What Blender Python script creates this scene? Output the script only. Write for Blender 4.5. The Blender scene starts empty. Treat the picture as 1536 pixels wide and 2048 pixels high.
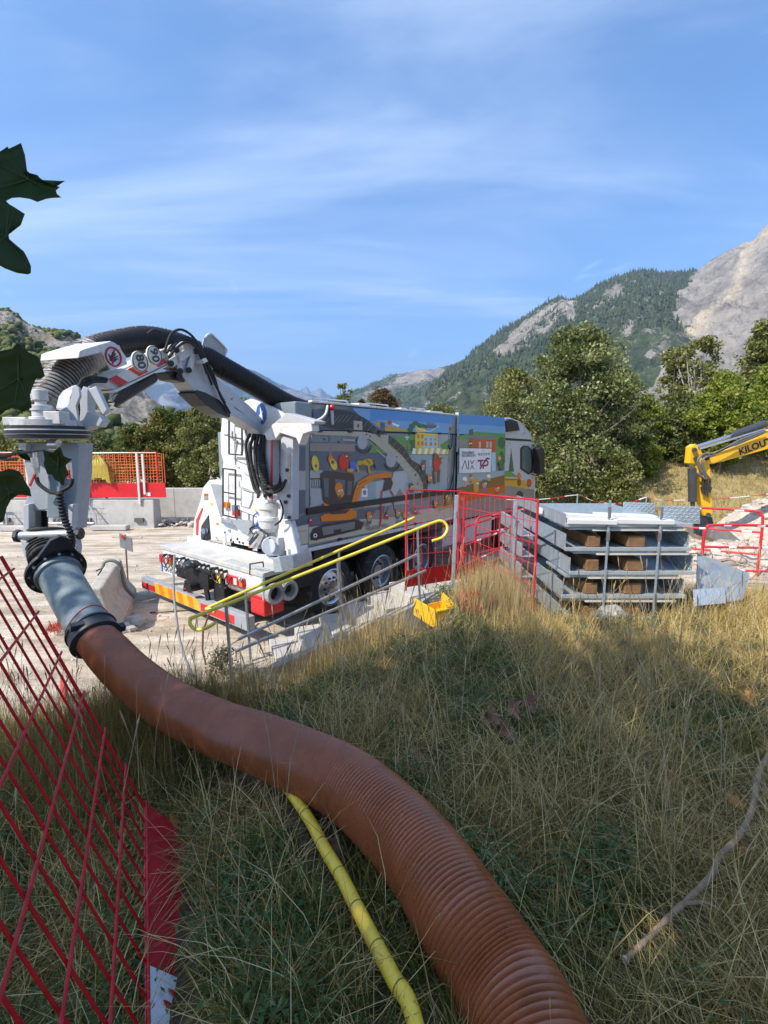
import bpy, bmesh, math, random
import numpy as np
from mathutils import Vector, Matrix
random.seed(7)
rng = np.random.default_rng(11)
scene = bpy.context.scene
col = scene.collection
R = math.radians

# ------------------------------------------------------------------ camera, sky, sun, exposure
FOC, PITCH, CAMZ = 950.0, R(8.0), 2.9
cam_d = bpy.data.cameras.new('camera'); cam = bpy.data.objects.new('camera', cam_d); col.objects.link(cam)
cam.location = (0, 0, CAMZ); cam.rotation_euler = (R(90) - PITCH, 0, 0)
cam_d.sensor_fit = 'VERTICAL'; cam_d.sensor_height = 36; cam_d.lens = 36 * FOC / 2048
cam_d.clip_start = 0.05; cam_d.clip_end = 60000
scene.camera = cam
SUN_EL, SUN_AZ = R(47), (-0.80, -0.60)          # sun stands to the left, a little behind the camera
sv = Vector((SUN_AZ[0] * math.cos(SUN_EL), SUN_AZ[1] * math.cos(SUN_EL), math.sin(SUN_EL))).normalized()
sun_d = bpy.data.lights.new('sun', 'SUN'); sun_d.energy = 4.3; sun_d.angle = R(0.53); sun_d.color = (1, 0.945, 0.86)
sun = bpy.data.objects.new('sun', sun_d); col.objects.link(sun)
sun.rotation_euler = sv.to_track_quat('Z', 'Y').to_euler(); sun.location = (-20, -15, 30)
world = bpy.data.worlds.new('World'); scene.world = world; world.use_nodes = True
wt = world.node_tree; wt.nodes.clear()
def wn(t, **k):
    n = wt.nodes.new(t)
    for a, b in k.items(): setattr(n, a, b)
    return n
out = wn('ShaderNodeOutputWorld'); bg = wn('ShaderNodeBackground'); bg.inputs[1].default_value = 0.15
sky = wn('ShaderNodeTexSky', sky_type='NISHITA'); sky.sun_disc = False; sky.sun_elevation = SUN_EL
sky.sun_rotation = math.atan2(sv.x, sv.y); sky.air_density = 1.0; sky.dust_density = 1.6; sky.ozone_density = 2.6; sky.altitude = 800
tc = wn('ShaderNodeTexCoord'); sep = wn('ShaderNodeSeparateXYZ'); wt.links.new(tc.outputs['Generated'], sep.inputs[0])
zz = wn('ShaderNodeMath', operation='ADD'); wt.links.new(sep.outputs[2], zz.inputs[0]); zz.inputs[1].default_value = 0.12
zm = wn('ShaderNodeMath', operation='MAXIMUM'); wt.links.new(zz.outputs[0], zm.inputs[0]); zm.inputs[1].default_value = 0.05
dx = wn('ShaderNodeMath', operation='DIVIDE'); wt.links.new(sep.outputs[0], dx.inputs[0]); wt.links.new(zm.outputs[0], dx.inputs[1])
dy = wn('ShaderNodeMath', operation='DIVIDE'); wt.links.new(sep.outputs[1], dy.inputs[0]); wt.links.new(zm.outputs[0], dy.inputs[1])
cmb = wn('ShaderNodeCombineXYZ'); wt.links.new(dx.outputs[0], cmb.inputs[0]); wt.links.new(dy.outputs[0], cmb.inputs[1])
def cloud_layer(scale, rot, loc, lo, hi, dist, amp):
    mp = wn('ShaderNodeMapping'); mp.inputs['Scale'].default_value = scale; mp.inputs['Rotation'].default_value = (0, 0, rot); mp.inputs['Location'].default_value = loc
    nz = wn('ShaderNodeTexNoise'); nz.inputs['Scale'].default_value = 1; nz.inputs['Detail'].default_value = 9; nz.inputs['Roughness'].default_value = .56; nz.inputs['Distortion'].default_value = dist
    mr = wn('ShaderNodeMapRange'); mr.inputs[1].default_value = lo; mr.inputs[2].default_value = hi; mr.inputs[4].default_value = amp
    mr.interpolation_type = 'SMOOTHSTEP'
    wt.links.new(cmb.outputs[0], mp.inputs[0]); wt.links.new(mp.outputs[0], nz.inputs['Vector']); wt.links.new(nz.outputs['Fac'], mr.inputs[0])
    return mr.outputs[0]
c1 = cloud_layer((0.42, 1.7, 1), R(-14), (3.1, 1.7, 0), 0.38, 0.86, 0.7, 0.46)
c2 = cloud_layer((2.6, 1.0, 1), R(35), (7.3, 2.2, 0), 0.60, 0.80, 1.2, 0.55)
mx = wn('ShaderNodeMath', operation='MAXIMUM'); wt.links.new(c1, mx.inputs[0]); wt.links.new(c2, mx.inputs[1])
mixc = wn('ShaderNodeMix', data_type='RGBA'); wt.links.new(mx.outputs[0], mixc.inputs[0])
hsv = wn('ShaderNodeHueSaturation'); hsv.inputs['Saturation'].default_value = 1.18; wt.links.new(sky.outputs[0], hsv.inputs['Color']); wt.links.new(hsv.outputs[0], mixc.inputs[6]); mixc.inputs[7].default_value = (5.6, 6.2, 7.0, 1)
wt.links.new(mixc.outputs[2], bg.inputs[0]); wt.links.new(bg.outputs[0], out.inputs[0])
scene.view_settings.view_transform = 'Standard'; scene.view_settings.look = 'None'
scene.view_settings.exposure = 0.88; scene.view_settings.gamma = 1.0; scene.view_settings.use_curve_mapping = False
scene.cycles.max_bounces = 6; scene.cycles.volume_bounces = 0; scene.cycles.transparent_max_bounces = 8

# ------------------------------------------------------------------ geometry of the view (pixel of the 1536 x 2048 photo -> point of the place)
CAMP = np.array([0, 0, CAMZ])
def ray(u, v):
    a = (u - 768) / FOC; b = (1024 - v) / FOC
    return np.array([a, math.cos(PITCH) + b * math.sin(PITCH), -math.sin(PITCH) + b * math.cos(PITCH)])
def PD(u, v, d): return CAMP + d * ray(u, v)                     # at view depth d
def onplane(u, v, p0, n):
    r = ray(u, v); n = np.asarray(n, float); return CAMP + r * (((np.asarray(p0, float) - CAMP) @ n) / (r @ n))
def project(P):
    P = np.atleast_2d(P); Z = P[:, 2] - CAMZ; d = P[:, 1] * math.cos(PITCH) - Z * math.sin(PITCH); w = P[:, 1] * math.sin(PITCH) + Z * math.cos(PITCH)
    return 768 + FOC * P[:, 0] / d, 1024 - FOC * w / d

# ------------------------------------------------------------------ noise
def _hash(ix, iy, s):
    h = (ix.astype(np.int64) * 374761393 + iy.astype(np.int64) * 668265263 + s * 982451653) & 0xffffffff
    h = ((h ^ (h >> 13)) * 1274126177) & 0xffffffff
    return ((h ^ (h >> 16)) & 0xffff) / 65535.0
def vnoise(x, y, s=0):
    x = np.asarray(x, float); y = np.asarray(y, float); ix = np.floor(x); iy = np.floor(y); fx = x - ix; fy = y - iy
    fx = fx * fx * (3 - 2 * fx); fy = fy * fy * (3 - 2 * fy)
    a = _hash(ix, iy, s); b = _hash(ix + 1, iy, s); c = _hash(ix, iy + 1, s); d = _hash(ix + 1, iy + 1, s)
    return (a + (b - a) * fx) * (1 - fy) + (c + (d - c) * fx) * fy
def fbm(x, y, o=5, s=0, g=0.5, ridge=False):
    t = 0; a = 1; n = 0; x = np.asarray(x, float); y = np.asarray(y, float)
    for i in range(o):
        v = vnoise(x, y, s + i)
        if ridge: v = 1 - abs(2 * v - 1)
        t = t + a * v; n += a; a *= g; x, y = x * 1.93 + y * .41 + 3.1, y * 1.93 - x * .41 + 1.7
    return t / n
def sstep(t): t = np.clip(t, 0, 1); return t * t * (3 - 2 * t)

# ------------------------------------------------------------------ materials
MATS = {}
def mat(name, c, rough=.6, metal=0., var=.12, vs=6., bump=0., bs=60., spec=.5, c2=None, c2f=(.55, .75), c2s=3., coat=0., emit=None, trans=0.):
    if name in MATS: return MATS[name]
    m = bpy.data.materials.new(name); m.use_nodes = True; nt = m.node_tree; b = nt.nodes['Principled BSDF']
    b.inputs['Roughness'].default_value = rough; b.inputs['Metallic'].default_value = metal; b.inputs['Specular IOR Level'].default_value = spec
    if coat: b.inputs['Coat Weight'].default_value = coat; b.inputs['Coat Roughness'].default_value = .15
    tcn = nt.nodes.new('ShaderNodeTexCoord')
    n = nt.nodes.new('ShaderNodeTexNoise'); n.inputs['Scale'].default_value = vs; n.inputs['Detail'].default_value = 6; n.inputs['Roughness'].default_value = .65
    nt.links.new(tcn.outputs['Object'], n.inputs['Vector'])
    mx = nt.nodes.new('ShaderNodeMix'); mx.data_type = 'RGBA'
    mr = nt.nodes.new('ShaderNodeMapRange'); mr.inputs[1].default_value = .32; mr.inputs[2].default_value = .68; nt.links.new(n.outputs['Fac'], mr.inputs[0]); nt.links.new(mr.outputs[0], mx.inputs[0])
    mx.inputs[6].default_value = (*[x * (1 - var) for x in c], 1); mx.inputs[7].default_value = (*[min(1, x * (1 + var)) for x in c], 1)
    last = mx.outputs[2]
    if c2 is not None:
        n2 = nt.nodes.new('ShaderNodeTexNoise'); n2.inputs['Scale'].default_value = c2s; n2.inputs['Detail'].default_value = 8; n2.inputs['Roughness'].default_value = .7
        nt.links.new(tcn.outputs['Object'], n2.inputs['Vector'])
        r2 = nt.nodes.new('ShaderNodeMapRange'); r2.inputs[1].default_value = c2f[0]; r2.inputs[2].default_value = c2f[1]; nt.links.new(n2.outputs['Fac'], r2.inputs[0])
        m2 = nt.nodes.new('ShaderNodeMix'); m2.data_type = 'RGBA'; nt.links.new(r2.outputs[0], m2.inputs[0]); nt.links.new(last, m2.inputs[6]); m2.inputs[7].default_value = (*c2, 1); last = m2.outputs[2]
    nt.links.new(last, b.inputs['Base Color'])
    rr = nt.nodes.new('ShaderNodeMapRange'); rr.inputs[3].default_value = max(0, rough - .12); rr.inputs[4].default_value = min(1, rough + .12); nt.links.new(n.outputs['Fac'], rr.inputs[0]); nt.links.new(rr.outputs[0], b.inputs['Roughness'])
    if bump:
        nb = nt.nodes.new('ShaderNodeTexNoise'); nb.inputs['Scale'].default_value = bs; nb.inputs['Detail'].default_value = 5; nt.links.new(tcn.outputs['Object'], nb.inputs['Vector'])
        bp = nt.nodes.new('ShaderNodeBump'); bp.inputs['Strength'].default_value = bump; bp.inputs['Distance'].default_value = .02; nt.links.new(nb.outputs['Fac'], bp.inputs['Height']); nt.links.new(bp.outputs[0], b.inputs['Normal'])
    if emit: b.inputs['Emission Color'].default_value = (*emit[:3], 1); b.inputs['Emission Strength'].default_value = emit[3]
    if trans: b.inputs['Transmission Weight'].default_value = trans
    MATS[name] = m; return m
def leafmat(name, cols, transl=.35, rough=.55, attr='rnd', spec=.3):
    """colour picked leaf by leaf (attribute) between several real leaf colours"""
    if name in MATS: return MATS[name]
    m = bpy.data.materials.new(name); m.use_nodes = True; nt = m.node_tree; b = nt.nodes['Principled BSDF']; o = nt.nodes['Material Output']
    at = nt.nodes.new('ShaderNodeAttribute'); at.attribute_name = attr
    cr = nt.nodes.new('ShaderNodeValToRGB'); e = cr.color_ramp.elements
    for i, c in enumerate(cols):
        p = i / (len(cols) - 1)
        el = e[0] if i == 0 else (e[1] if i == 1 else e.new(p)); el.position = p; el.color = (*c, 1)
    nt.links.new(at.outputs['Fac'], cr.inputs[0]); nt.links.new(cr.outputs[0], b.inputs['Base Color']); b.inputs['Roughness'].default_value = rough; b.inputs['Specular IOR Level'].default_value = spec
    if transl:
        t = nt.nodes.new('ShaderNodeBsdfTranslucent'); nt.links.new(cr.outputs[0], t.inputs[0]); ms = nt.nodes.new('ShaderNodeMixShader'); ms.inputs[0].default_value = transl
        nt.links.new(b.outputs[0], ms.inputs[1]); nt.links.new(t.outputs[0], ms.inputs[2]); nt.links.new(ms.outputs[0], o.inputs[0])
    MATS[name] = m; return m

# ------------------------------------------------------------------ mesh builder
def frame_of(t):
    t = t / (np.linalg.norm(t) + 1e-9); a = np.array([0, 0, 1.]) if abs(t[2]) < .95 else np.array([1., 0, 0])
    s = np.cross(t, a); s /= np.linalg.norm(s); return s, np.cross(s, t)
def spline(pts, n=8):
    P = [np.array(p, float) for p in pts]; P = [2 * P[0] - P[1]] + P + [2 * P[-1] - P[-2]]; o = []
    for i in range(1, len(P) - 2):
        a, b, c, d = P[i - 1:i + 3]
        for k in range(n):
            t = k / n; o.append(.5 * (2 * b + (c - a) * t + (2 * a - 5 * b + 4 * c - d) * t * t + (3 * b - a - 3 * c + d) * t ** 3))
    o.append(P[-2]); return np.array(o)
class MB:
    def __init__(s): s.v = []; s.f = []; s.m = []; s.k = []
    def add(s, vs, fs, m=0):
        k = len(s.v); s.k.append(k); s.v.extend([tuple(map(float, p)) for p in vs]); s.f.extend([tuple(i + k for i in f) for f in fs]); s.m.extend([m] * len(fs)); return s
    def box(s, c, d, X=(1, 0, 0), Y=(0, 1, 0), Z=(0, 0, 1), m=0):
        c = np.array(c, float); X, Y, Z = [np.array(a, float) * h / 2 for a, h in zip((X, Y, Z), d)]
        vs = [c + i * X + j * Y + k * Z for k in (-1, 1) for j in (-1, 1) for i in (-1, 1)]
        return s.add(vs, [(0, 2, 3, 1), (4, 5, 7, 6), (0, 1, 5, 4), (2, 6, 7, 3), (0, 4, 6, 2), (1, 3, 7, 5)], m)
    def bar(s, a, b, w, h=None, m=0, up=None):
        a = np.array(a, float); b = np.array(b, float); t = b - a; L = np.linalg.norm(t); t = t / L
        if up is None: sd, u = frame_of(t)
        else: sd = np.cross(t, up); sd /= np.linalg.norm(sd); u = np.cross(sd, t)
        return s.box((a + b) / 2, (L, w, h or w), t, sd, u, m)
    def prism(s, poly, vec, m=0):
        n = len(poly); P = [np.array(p, float) for p in poly]; vec = np.array(vec, float)
        return s.add(P + [p + vec for p in P], [tuple(range(n))[::-1], tuple(range(n, 2 * n))] + [(i, (i + 1) % n, n + (i + 1) % n, n + i) for i in range(n)], m)
    def poly(s, pts, m=0): return s.add(pts, [tuple(range(len(pts)))], m)
    def tube(s, pts, r, seg=8, cap=True, m=0):
        P = np.array(pts, float); n = len(P); r = np.broadcast_to(np.array(r, float), (n,)); T = np.gradient(P, axis=0)
        sd, up = frame_of(T[0]); vs = []
        for i in range(n):
            t = T[i] / (np.linalg.norm(T[i]) + 1e-9); sd = sd - t * (sd @ t); sd /= np.linalg.norm(sd) + 1e-9; up = np.cross(sd, t)
            for k in range(seg):
                a = 2 * math.pi * k / seg; vs.append(P[i] + r[i] * (math.cos(a) * sd + math.sin(a) * up))
        fs = [(i * seg + k, i * seg + (k + 1) % seg, (i + 1) * seg + (k + 1) % seg, (i + 1) * seg + k) for i in range(n - 1) for k in range(seg)]
        if cap: fs += [tuple(range(seg))[::-1], tuple((n - 1) * seg + k for k in range(seg))]
        return s.add(vs, fs, m)
    def cyl(s, a, b, r, r2=None, seg=16, m=0): return s.tube([a, b], [r, r if r2 is None else r2], seg, True, m)
    def ball(s, c, r, sx=1, sy=1, sz=1, n=6, m=0, jit=0, seed=0):
        rg = np.random.default_rng(seed); vs = []; c = np.array(c, float)
        for i in range(n + 1):
            th = math.pi * i / n
            for k in range(2 * n):
                ph = math.pi * k / n; q = 1 + (rg.random() - .5) * jit * (0 < i < n)
                vs.append(c + r * q * np.array([sx * math.sin(th) * math.cos(ph), sy * math.sin(th) * math.sin(ph), sz * math.cos(th)]))
        fs = [(i * 2 * n + k, (i + 1) * 2 * n + k, (i + 1) * 2 * n + (k + 1) % (2 * n), i * 2 * n + (k + 1) % (2 * n)) for i in range(n) for k in range(2 * n)]
        return s.add(vs, fs, m)
    def each(s, name, mats, parent=None, smooth=None, bevel=0):
        o = None; cuts = s.k + [len(s.v)]; fi = 0
        for a, e in zip(cuts[:-1], cuts[1:]):
            q = MB(); q.v = s.v[a:e]; q.k = [0]
            while fi < len(s.f) and s.f[fi][0] < e: q.f.append(tuple(i - a for i in s.f[fi])); q.m.append(s.m[fi]); fi += 1
            r = q.build(name, mats, parent, smooth, bevel); o = o or r
        return o
    def build(s, name, mats, parent=None, smooth=None, bevel=0):
        me = bpy.data.meshes.new(name); V = np.array(s.v).reshape(-1, 3)
        if parent is not None:
            M = np.array(parent_world(parent).inverted()); V = V @ M[:3, :3].T + M[:3, 3]
        me.from_pydata(V.tolist(), [], s.f)
        if not isinstance(mats, (list, tuple)): mats = [mats]
        for q in mats: me.materials.append(q)
        if len(mats) > 1: me.polygons.foreach_set('material_index', s.m)
        bm = bmesh.new(); bm.from_mesh(me); bmesh.ops.recalc_face_normals(bm, faces=bm.faces); bm.to_mesh(me); bm.free()
        if smooth is not None:
            me.polygons.foreach_set('use_smooth', [True] * len(me.polygons)); me.set_sharp_from_angle(angle=R(smooth))
        o = bpy.data.objects.new(name, me); col.objects.link(o)
        if parent is not None: o.parent = parent
        if bevel:
            bv = o.modifiers.new('bevel', 'BEVEL'); bv.width = bevel; bv.segments = 2; bv.limit_method = 'ANGLE'; bv.angle_limit = R(40)
        return o
def parent_world(o):
    M = Matrix.LocRotScale(o.location, o.rotation_euler, o.scale)
    return M if o.parent is None else parent_world(o.parent) @ M
def thing(name, label, cat, loc=(0, 0, 0), rz=0, group=None):
    o = bpy.data.objects.new(name, None); col.objects.link(o); o.location = tuple(map(float, loc)); o.rotation_euler = (0, 0, rz); o.empty_display_size = .2
    return tag(o, label, cat, group)
def tag(o, label, cat=None, group=None, kind=None):
    if label: o['label'] = label
    if cat: o['category'] = cat
    if group: o['group'] = group
    if kind: o['kind'] = kind
    return o
def struct(o, label=None): return tag(o, label, kind='structure')
def fastmesh(name, V, F, mats, attrs=None, smooth=False):
    """V (n,3) array, F (m,k) array of one face size"""
    me = bpy.data.meshes.new(name); n, k = F.shape
    me.vertices.add(len(V)); me.vertices.foreach_set('co', V.astype(np.float32).ravel())
    me.loops.add(n * k); me.loops.foreach_set('vertex_index', F.astype(np.int32).ravel())
    me.polygons.add(n); me.polygons.foreach_set('loop_start', np.arange(0, n * k, k, dtype=np.int32)); me.polygons.foreach_set('loop_total', np.full(n, k, dtype=np.int32))
    me.update(calc_edges=True)
    for m in (mats if isinstance(mats, (list, tuple)) else [mats]): me.materials.append(m)
    for an, av in (attrs or {}).items():
        a = me.attributes.new(an, 'FLOAT', 'POINT'); a.data.foreach_set('value', av.astype(np.float32))
    if smooth: me.polygons.foreach_set('use_smooth', np.ones(n, bool))
    me.validate(); o = bpy.data.objects.new(name, me); col.objects.link(o); return o
def copy_tree(o, parent=None):
    c = o.copy(); col.objects.link(c); c.parent = parent
    for ch in list(o.children): copy_tree(ch, c)
    return c

# ------------------------------------------------------------------ the lie of the land
FX = [-30, -8, -4, -2.7, -1.75, -.6, .5, 1.5, 3, 6, 12, 30, 60]; FY = [3, 4.2, 4.8, 5.1, 5.6, 6.1, 7.6, 10.2, 12, 13, 15, 18, 20]
FW = [4, 3, 2.9, 2.7, 2.7, 3.1, 3.7, 2.4, 2.4, 3, 4, 5, 6]
def land(x, y):
    x = np.asarray(x, float); y = np.asarray(y, float)
    hp = 1.28 - .066 * np.clip(y - 1.5, 0, 8) - .42 * np.clip(-x - .35, 0, .8)
    z = hp * sstep((np.interp(x, FX, FY) - y) / np.interp(x, FX, FW))
    z = z + (fbm(x * 1.1, y * 1.1, 4, 3) - .5) * .14 * sstep(z) + (fbm(x * .5, y * .5, 3, 9) - .5) * .07 * sstep((14 - y) / 4)
    z = z + 2.9 * sstep((y - 13) / 7.5) * sstep((x - 4) / 8)
    z = z + (fbm(x * .15, y * .15, 3, 5) - .5) * .5 * sstep((y - 14) / 10)
    return z
def landz(x, y): return float(land(x, y))
def PG(u, v, off=0.):
    r = ray(u, v); t = .3
    for _ in range(4000):
        p = CAMP + t * r
        if p[2] <= landz(p[0], p[1]) + off: break
        t += .01
    return p
# ------------------------------------------------------------------ ground
def ground_mat():
    m = bpy.data.materials.new('ground'); m.use_nodes = True; nt = m.node_tree; b = nt.nodes['Principled BSDF']; L = nt.links.new
    b.inputs['Roughness'].default_value = .95; b.inputs['Specular IOR Level'].default_value = .15
    tcn = nt.nodes.new('ShaderNodeTexCoord')
    def noise(s, d=8, r=.65, vec=None):
        n = nt.nodes.new('ShaderNodeTexNoise'); n.inputs['Scale'].default_value = s; n.inputs['Detail'].default_value = d; n.inputs['Roughness'].default_value = r; L(vec or tcn.outputs['Object'], n.inputs['Vector']); return n.outputs['Fac']
    def ramp(f, stops):
        c = nt.nodes.new('ShaderNodeValToRGB'); e = c.color_ramp.elements
        for i, (p, cc) in enumerate(stops):
            el = e[i] if i < 2 else e.new(p); el.position = p; el.color = (*cc, 1)
        L(f, c.inputs[0]); return c.outputs[0]
    def mix(f, a, b_, t='MIX'):
        x = nt.nodes.new('ShaderNodeMix'); x.data_type = 'RGBA'; x.blend_type = t
        if hasattr(f, 'links'): L(f, x.inputs[0])
        else: x.inputs[0].default_value = f
        L(a, x.inputs[6]); L(b_, x.inputs[7]); return x.outputs[2]
    mp = nt.nodes.new('ShaderNodeMapping'); mp.inputs['Rotation'].default_value = (0, 0, R(-62)); mp.inputs['Scale'].default_value = (.35, 2.2, 1); L(tcn.outputs['Object'], mp.inputs[0])
    dirt = ramp(noise(2.1), [(.3, (.50, .41, .30)), (.52, (.64, .55, .43)), (.72, (.72, .64, .52))])
    tracks = ramp(noise(1.6, 6, .6, mp.outputs[0]), [(.38, (.52, .50, .47)), (.58, (1, 1, 1))])
    dirt = mix(.85, dirt, tracks, 'MULTIPLY')
    specks = ramp(noise(38, 4, .7), [(.36, (.55, .5, .45)), (.5, (1, 1, 1)), (.72, (1.0, 1.0, 1.0))])
    dirt = mix(.55, dirt, specks, 'MULTIPLY')
    soil = ramp(noise(9, 10, .75), [(.25, (.05, .035, .018)), (.5, (.13, .095, .05)), (.75, (.26, .20, .10))])
    grav = ramp(noise(30, 6, .8), [(.3, (.12, .11, .10)), (.5, (.26, .24, .215)), (.7, (.42, .39, .35))])
    dry = ramp(noise(1.5, 12, .75), [(.3, (.17, .13, .045)), (.5, (.33, .25, .105)), (.7, (.46, .36, .17))])
    at = lambda n: (lambda a: (setattr(a, 'attribute_name', n), a.outputs['Fac'])[1])(nt.nodes.new('ShaderNodeAttribute'))
    c = mix(at('bank'), dirt, soil); c = mix(at('gravel'), c, grav); c = mix(at('dry'), c, dry)
    L(c, b.inputs['Base Color'])
    bp = nt.nodes.new('ShaderNodeBump'); bp.inputs['Strength'].default_value = .75; bp.inputs['Distance'].default_value = .035; L(noise(22, 8, .75), bp.inputs['Height'])
    bp2 = nt.nodes.new('ShaderNodeBump'); bp2.inputs['Strength'].default_value = .5; bp2.inputs['Distance'].default_value = .10; L(noise(4, 5, .6, mp.outputs[0]), bp2.inputs['Height']); L(bp.outputs[0], bp2.inputs['Normal']); L(bp2.outputs[0], b.inputs['Normal'])
    return m
def axis(lo, hi, fine0, fine1, step, growth):
    a = list(np.arange(fine0, fine1 + 1e-6, step)); s = step
    while a[-1] < hi: s *= growth; a.append(a[-1] + s)
    s = step
    while a[0] > lo: s *= growth; a.insert(0, a[0] - s)
    return np.array(a)
gx = axis(-14000, 14000, -6, 5.5, .07, 1.08); gy = axis(-14000, 14500, .4, 9.5, .07, 1.08)
GX, GY = np.meshgrid(gx, gy); GZ = land(GX, GY)
site = sstep((np.hypot(GX, GY) - 60) / 40)
micro = (fbm(GX * 5, GY * 5, 3, 21) - .5) * .03 + (fbm(GX * 1.3 - GY * .4, GY * 2.6 + GX, 3, 23, ridge=True) - .6) * .05
near = sstep((18 - np.hypot(GX, GY)) / 6)
GZ = (GZ + micro * near) * (1 - site) - .5 * site
nx, ny = len(gx), len(gy)
idx = np.arange(nx * ny).reshape(ny, nx); F = np.stack([idx[:-1, :-1], idx[:-1, 1:], idx[1:, 1:], idx[1:, :-1]], -1).reshape(-1, 4)
yf = np.interp(GX, FX, FY); nzb = fbm(GX * 1.7, GY * 1.7, 4, 31) - .5
bank = sstep((yf - GY - .25 + nzb * .9) / .5) * sstep((16 - GX) / 4)
bank = np.maximum(bank, 0) * (1 - sstep((GX - 3.0 - .0 * GY) / 1.2) * sstep((GY - 5.6 + nzb) / .6))
gravel = np.exp(-(((GX + 1.3) / .75) ** 2 + ((GY - 4.8) / .5) ** 2)) * 2.4 + np.exp(-(((GX + .1) / .8) ** 2 + ((GY - 6.2) / .4) ** 2)) * 1.6 + nzb * .4
gravel = sstep(gravel - .35)
dry = sstep((GY - 13.2 + nzb * 2) / 2) * sstep((GX - 2.5) / 3) + sstep((np.hypot(GX, GY) - 45) / 20)
V = np.stack([GX, GY, GZ], -1).reshape(-1, 3)
GROUND_MAT = ground_mat()
g = fastmesh('ground', V, F, GROUND_MAT, {'bank': bank.ravel(), 'gravel': gravel.ravel(), 'dry': np.clip(dry, 0, 1).ravel()}, smooth=True); struct(g, 'pale dusty building site ground with a grassy bank')

# ------------------------------------------------------------------ mountains
def hill_mat(name, forest, rock, rock2, meadow, tree_scale, bump_d):
    m = bpy.data.materials.new(name); m.use_nodes = True; nt = m.node_tree; b = nt.nodes['Principled BSDF']; L = nt.links.new
    b.inputs['Roughness'].default_value = 1; b.inputs['Specular IOR Level'].default_value = 0.05
    tcn = nt.nodes.new('ShaderNodeTexCoord')
    def noise(s, d=8, r=.65):
        n = nt.nodes.new('ShaderNodeTexNoise'); n.inputs['Scale'].default_value = s; n.inputs['Detail'].default_value = d; n.inputs['Roughness'].default_value = r; L(tcn.outputs['Object'], n.inputs['Vector']); return n.outputs['Fac']
    def two(f, lo, hi, a, b_):
        c = nt.nodes.new('ShaderNodeValToRGB'); e = c.color_ramp.elements; e[0].position = lo; e[0].color = (*a, 1); e[1].position = hi; e[1].color = (*b_, 1); L(f, c.inputs[0]); return c.outputs[0]
    def mix(f, a, b_):
        x = nt.nodes.new('ShaderNodeMix'); x.data_type = 'RGBA'; L(f, x.inputs[0]); L(a, x.inputs[6]); L(b_, x.inputs[7]); return x.outputs[2]
    f1 = two(noise(tree_scale * .35, 6, .7), .35, .65, tuple(x * .55 for x in forest), tuple(x * 1.5 for x in forest))
    r1 = two(noise(tree_scale * .12, 10, .72), .35, .62, rock, rock2)
    at = lambda n: (lambda a: (setattr(a, 'attribute_name', n), a.outputs['Fac'])[1])(nt.nodes.new('ShaderNodeAttribute'))
    me_ = two(noise(tree_scale * .2), .35, .65, tuple(x * .7 for x in meadow), meadow)
    ms = nt.nodes.new('ShaderNodeMath'); ms.operation = 'MULTIPLY_ADD'; L(noise(tree_scale * .5, 6, .8), ms.inputs[0]); ms.inputs[1].default_value = 1.6
    msub = nt.nodes.new('ShaderNodeMath'); msub.operation = 'SUBTRACT'; L(at('rock'), msub.inputs[0]); msub.inputs[1].default_value = .8; L(msub.outputs[0], ms.inputs[2])
    mr = nt.nodes.new('ShaderNodeMapRange'); mr.inputs[1].default_value = .42; mr.inputs[2].default_value = .58; L(ms.outputs[0], mr.inputs[0])
    c = mix(at('meadow'), f1, me_); c = mix(mr.outputs[0], c, r1); sk = two(noise(tree_scale * .5, 8, .7), .35, .65, (.34, .27, .18), (.56, .48, .36)); c = mix(at('streak'), c, sk); L(c, b.inputs['Base Color'])
    vo = nt.nodes.new('ShaderNodeTexVoronoi'); vo.inputs['Scale'].default_value = tree_scale; L(tcn.outputs['Object'], vo.inputs['Vector'])
    inv = nt.nodes.new('ShaderNodeMath'); inv.operation = 'SUBTRACT'; inv.inputs[0].default_value = 1; L(vo.outputs['Distance'], inv.inputs[1])
    bp = nt.nodes.new('ShaderNodeBump'); bp.inputs['Strength'].default_value = .9; bp.inputs['Distance'].default_value = bump_d; L(inv.outputs[0], bp.inputs['Height'])
    b2 = nt.nodes.new('ShaderNodeBump'); b2.inputs['Strength'].default_value = .8; b2.inputs['Distance'].default_value = bump_d * 3; L(noise(tree_scale * .4, 10, .7), b2.inputs['Height']); L(bp.outputs[0], b2.inputs['Normal']); L(b2.outputs[0], b.inputs['Normal'])
    return m
HILLS = {}
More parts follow.
